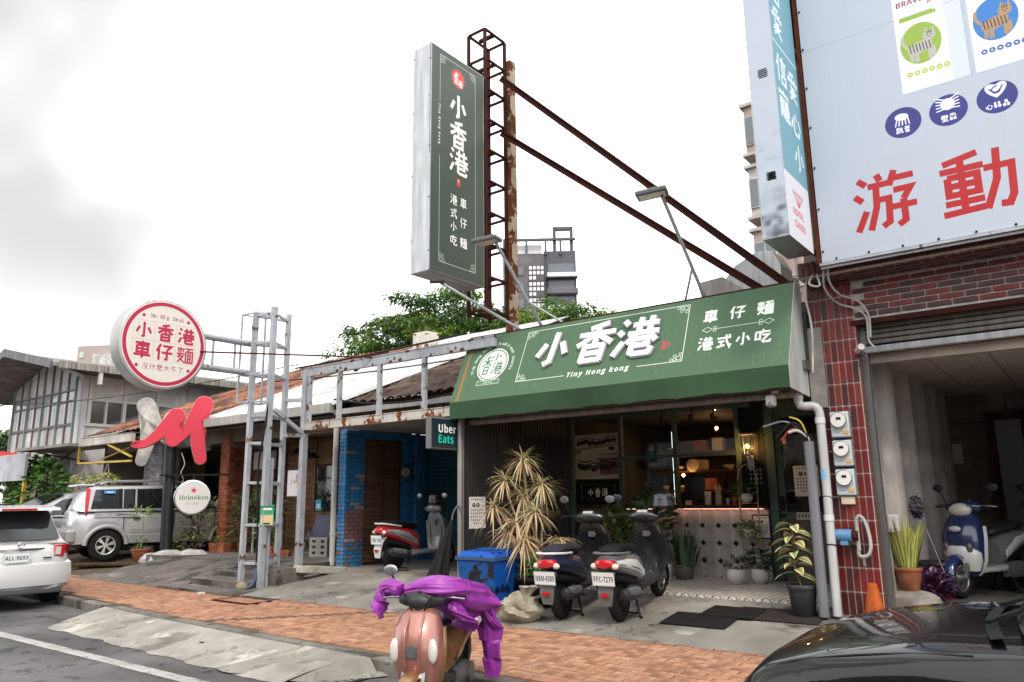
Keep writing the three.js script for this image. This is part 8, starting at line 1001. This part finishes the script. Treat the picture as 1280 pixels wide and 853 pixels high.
  for (const [x, z, c, l] of [[-8.9, -4.72, [0.75, 0.3, 0.02], 'fallen orange leaf lying on the road by the kerb ramp'], [-6.45, -4.62, [0.75, 0.74, 0.72], 'scrap of white paper on the road beside the drain grate'], [-8.2, -4.95, [0.3, 0.18, 0.08], 'dry brown leaf lying on the pale kerb ramp']]) { const g = new THREE.Group(); g.name = numbered('litter'); tag(g, l, 'litter'); scene.add(g); foliage('leaf', g, [{ p: [x, l.includes('ramp') && l.includes('dry') ? 0.075 : 0.012, z], d: [1, 0.15, 0.3], l: 0.1, w: 0.06, droop: 0, c }], leafGloss, 3); }
}
// ================= BACKGROUND =================
{
  const r = rng(1001);
  function tree(label, base, trunkH, crown, n, leaf, col, clumps) {
    const t = thing('broadleaf_tree', label, 'tree', base), bark = mat([0.12, 0.09, 0.065], 0.95, { t: TX.mottle });
    obj('trunk', tube([[0, -0.2, 0], [0.1, trunkH * 0.5, 0.05], [0, trunkH, 0]], 0.28, 12, 10), bark, t); const cen = [];
    for (let i = 0; i < clumps; i++) { const a = r() * 6.283, e = Math.acos(1 - 1.25 * r()), q = 0.6 + 0.4 * r(); cen.push([Math.cos(a) * Math.sin(e) * crown[0] * q, trunkH + 0.3 + Math.cos(e) * crown[1] * q + (r() - 0.3) * 0.5, Math.sin(a) * Math.sin(e) * crown[2] * q]); }
    cen.forEach((c, i) => { if (i % 4 === 0) obj('limb', tube([[0, trunkH * 0.8, 0], [c[0] * 0.4, mix(trunkH, c[1], 0.5), c[2] * 0.4], c], 0.06), bark, t); });
    const items = []; for (const c of cen) { const light = r(), dk = r() < 0.35 ? 0.5 : 1, s = 0.55 + r() * 0.55, tilt2 = [(r() - 0.5) * 0.6, (r() - 0.5) * 0.6]; for (let k = 0; k < n / clumps; k++) { const a = r() * 6.283, q = Math.sqrt(r()) * s, dx = Math.cos(a) * q, dz = Math.sin(a) * q, y = (r() - 0.5) * 0.32 - q * q * 0.3 + dx * tilt2[0] + dz * tilt2[1], b = r() * 6.283; items.push({ p: [c[0] + dx, c[1] + y, c[2] + dz], d: [Math.cos(a) * 0.7 + Math.cos(b), (r() - 0.65) * 0.9, Math.sin(a) * 0.7 + Math.sin(b)], l: leaf * (0.7 + r() * 0.7), w: leaf * 0.42, droop: 0.3, c: jit(light > 0.8 ? [col[0] * 2.0, col[1] * 1.5, col[2]] : [col[0] * dk, col[1] * dk, col[2] * dk], r, 0.35), s: [Math.cos(b + 1.57), (r() - 0.5) * 0.7, Math.sin(b + 1.57)], seg: 2, prof: (t2) => Math.sin(Math.PI * (0.1 + 0.85 * t2)) }); } }
    foliage('crown', t, items, leafMat, 2); return t;
  }
  tree('large spreading broadleaf tree behind the tiled roofs and the tall sign', [-20.2, 0, -21.6], 6.1, [4.1, 3.6, 3.4], 32000, 0.2, [0.075, 0.15, 0.035], 190);
  tree('second broadleaf tree right of the rusty mast behind the awning', [-16.3, 0, -23.8], 6.0, [3.4, 3.1, 3.0], 24000, 0.2, [0.085, 0.16, 0.035], 150);
  tree('low tree top just clearing the middle of the awning', [-22.6, 0, -37.5], 9.2, [2.6, 2.4, 2.4], 5000, 0.3, [0.07, 0.12, 0.04], 50);
  tree('distant tree clump beside the gable of the white house', [-60, 0, -18], 3.6, [6, 3.5, 5], 5000, 0.5, [0.06, 0.11, 0.04], 60);
  // dark apartment tower
  { const b = thing('apartment_tower', 'dark grey apartment tower with white balconies beyond the trees', 'building', [-41.2, -2.3, -58.4], 0.62), w = mat([0.2, 0.19, 0.21], 0.8, { t: TX.mottle, tm: 6 }), w2 = mat([0.1, 0.1, 0.115], 0.8), wh = mat([0.66, 0.65, 0.65], 0.8), gl = mat([0.12, 0.13, 0.15], 0.15);
    obj('wall', [bx(-3.4, 0.4, 0, 26.2, -4, 4)], w, b); obj('wing', bx(0.4, 3.4, 0, 26.6, -5, 3.4), w2, b); obj('roof_frame', [bx(-3.4, 3.4, 27.6, 27.8, 3.4, 3.7), ...[-3.3, -1.2, 0.6, 2.0].map((x) => bx(x - 0.1, x + 0.1, 26.2, 27.6, 3.4, 3.7)), bx(1.3, 1.6, 26.6, 29, 3.0, 3.4), bx(2.9, 3.2, 26.6, 29, 3.0, 3.4), bx(1.3, 3.2, 28.7, 29, 3.0, 3.4)], w2, b); obj('roof_room', bx(-3.0, 0.2, 26.2, 27.4, -2, 3), wh, b);
    for (let f = 0; f < 9; f++) { const y = 25 - f * 1.55; for (const x of [-2.7, -1.75]) { const n = obj('window', bx(x - 0.34, x + 0.34, y - 0.9, y, 3.98, 4.04), w2, b); obj('pane', bx(x - 0.28, x + 0.28, y - 0.84, y - 0.06, 4.04, 4.06), gl, n); } { const sp = obj('screen_panel', bx(-1.05, 0.35, y - 1.45, y, 3.98, 4.03), w2, b); const pg = shared(box(0.26, 0.32, 0.06, 0, 0, 0)); for (let i = 0; i < 10; i++) piece('screen_block', pg, wh, sp, -0.85 + (i % 4) * 0.36, y - 0.2 - (i / 4 | 0) * 0.48, 4.05); } const bl = obj('balcony', bx(0.7, 3.5, y - 1.05, y - 0.65, 3.4, 4.0), f % 2 ? w : wh, b); obj('window', bx(0.8, 3.2, y - 0.62, y + 0.35, 3.38, 3.46), gl, bl); obj('slab', bx(0.6, 3.5, y - 1.15, y - 1.06, 3.4, 4.1), w2, b); } }
  // pinkish block at the right
  { const b = thing('tiled_block', 'pale pink tiled apartment block with barred windows behind the billboard', 'building', [-9.6, 0, -32.2], 0.0), w = mat([0.55, 0.42, 0.38], 0.8, { t: TX.mottle, tm: 3 }), lt = mat([0.66, 0.6, 0.57], 0.8, { t: TX.mottle }), gl = mat([0.12, 0.14, 0.15], 0.12);
    obj('wall', bx(-0.4, 12, 0, 20.2, -6, 0), w, b); for (let f = 0; f < 7; f++) { const y = 17.6 - f * 3.0; obj('bay', bx(-1.25, 0.4, y - 0.9, y + 1.4, -2.2, 0.35), f % 2 ? lt : w, b); obj('ledge', bx(-1.4, 0.5, y - 1.02, y - 0.88, -2.3, 0.5), lt, b); obj('ledge', bx(-1.4, 0.5, y + 1.4, y + 1.55, -2.3, 0.5), lt, b); for (const x of [-0.75, 1.3, 3.0]) { const n = obj('window', [bx(x - 0.5, x + 0.5, y - 0.5, y + 0.9, x < 0 ? 0.35 : 0, x < 0 ? 0.42 : 0.06)], MT.whiteDirty, b); obj('pane', bx(x - 0.44, x - 0.03, y - 0.44, y + 0.84, x < 0 ? 0.42 : 0.06, x < 0 ? 0.44 : 0.08), gl, n); obj('pane', bx(x + 0.03, x + 0.44, y - 0.44, y + 0.84, x < 0 ? 0.42 : 0.06, x < 0 ? 0.44 : 0.08), gl, n); } obj('band', bx(0.41, 12, y - 1.3, y - 1.0, 0, 0.08), lt, b); } }
  { const b = thing('distant_block', 'small distant grey block showing over the white house roof', 'building', [-52.5, 0, -24.5], 0.5); obj('wall', bx(-2.0, 0.8, 0, 11.9, -2, 2), mat([0.36, 0.3, 0.28], 0.9), b); for (let i = 0; i < 4; i++) obj('window', bx(-1.8, -1.5, 9 + i * 0.7, 9.4 + i * 0.7, 2, 2.05), MT.white, b); obj('lean_to', bx(-0.4, 1.2, 10.2, 11.2, 2, 2.6), MT.whiteDirty, b); }
  { const k = thing('water_tank', 'small rust-stained metal tank on the roof behind the steel frame', 'tank', [-15.1, 5.6, -15.6]); obj('tank', [rb(0.6, 0.75, 0.5, 0.04, 0, 0.37, 0)], mat(0xffffff, 0.6, { map: rustTex([0.8, 0.78, 0.74], [0.62, 0.45, 0.28], 0.56, 561) }), k); obj('stand', [-0.25, 0.25].map((x) => bar([x, -0.9, 0], [x, 0.02, 0], 0.05)), MT.rust, k); }
  // overhead lines
  for (const [a, b, s, l, q] of [[[-12.0, 3.78, -8.4], [-4, 5.6, -14], 0.3, 'thin black cable running over the frame towards the mast', 0.012], [[-30, 4.9, -9], [-11.2, 4.0, -8.3], 0.25, 'thin black cable strung past the white house to the tower', 0.01], [[-60, 7.5, -16], [-29.5, 5.0, -10], 0.4, 'far telephone cable left of the white house', 0.02], [[-11.2, 3.92, -8.25], [-7.3, 4.0, -8.3], 0.02, 'bundled cable lying along the top of the rusty frame', 0.016], [[-10.9, 3.4, -8.9], [-7.3, 3.35, -8.9], 0.18, 'grey cable sagging under the dark tile eave', 0.016]]) { const p = []; for (let i = 0; i <= 12; i++) { const t = i / 12; p.push([mix(a[0], b[0], t), mix(a[1], b[1], t) - s * 4 * t * (1 - t), mix(a[2], b[2], t)]); } tag(obj('overhead_cable', tube(p, q), MT.black), l, 'cable'); }
}

// row of houses across the road, behind the camera: they stand in the stainless sign and the car paint
{
  const r = rng(1203), gl = mat([0.06, 0.07, 0.08], 0.12);
  for (const [x0, x1, h, c, l] of [[-26, -15, 11.5, [0.5, 0.47, 0.43], 'cream four-storey shop house across the road from the noodle shop'], [-14.8, -5, 13.2, [0.36, 0.33, 0.32], 'grey tiled shop house across the road from the noodle shop'], [-4.8, 6, 12.4, [0.45, 0.38, 0.34], 'brown tiled shop house across the road from the garage'], [6.2, 18, 11, [0.55, 0.53, 0.5], 'white shop house across the road beyond the garage']]) {
    const b = thing('shop_house', l, 'building', [x0, 0, 19]); obj('wall', bx(0, x1 - x0, 0, h, 0, 9), mat(c, 0.85, { t: TX.mottle, tm: 4 }), b); obj('canopy', bx(0.1, x1 - x0 - 0.1, 3.1, 3.3, -1.4, 0), MT.concreteDark, b); obj('shopfront', bx(0.6, x1 - x0 - 0.6, 0.1, 2.9, -0.05, 0), gl, b);
    for (let f = 0; f < 3; f++) for (let x = 0.8; x < x1 - x0 - 1.6; x += 2.2) { const w = obj('window', bx(x, x + 1.5, 4.3 + f * 2.9, 5.9 + f * 2.9, -0.08, 0), MT.whiteDirty, b); obj('pane', bx(x + 0.08, x + 1.42, 4.38 + f * 2.9, 5.82 + f * 2.9, -0.1, -0.08), gl, w); }
  }
}
scene.traverse((o) => { if (o.isMesh) { o.castShadow = o.receiveShadow = true; } if (o.isLight) o.castShadow = true; });
renderer.render(scene, camera);
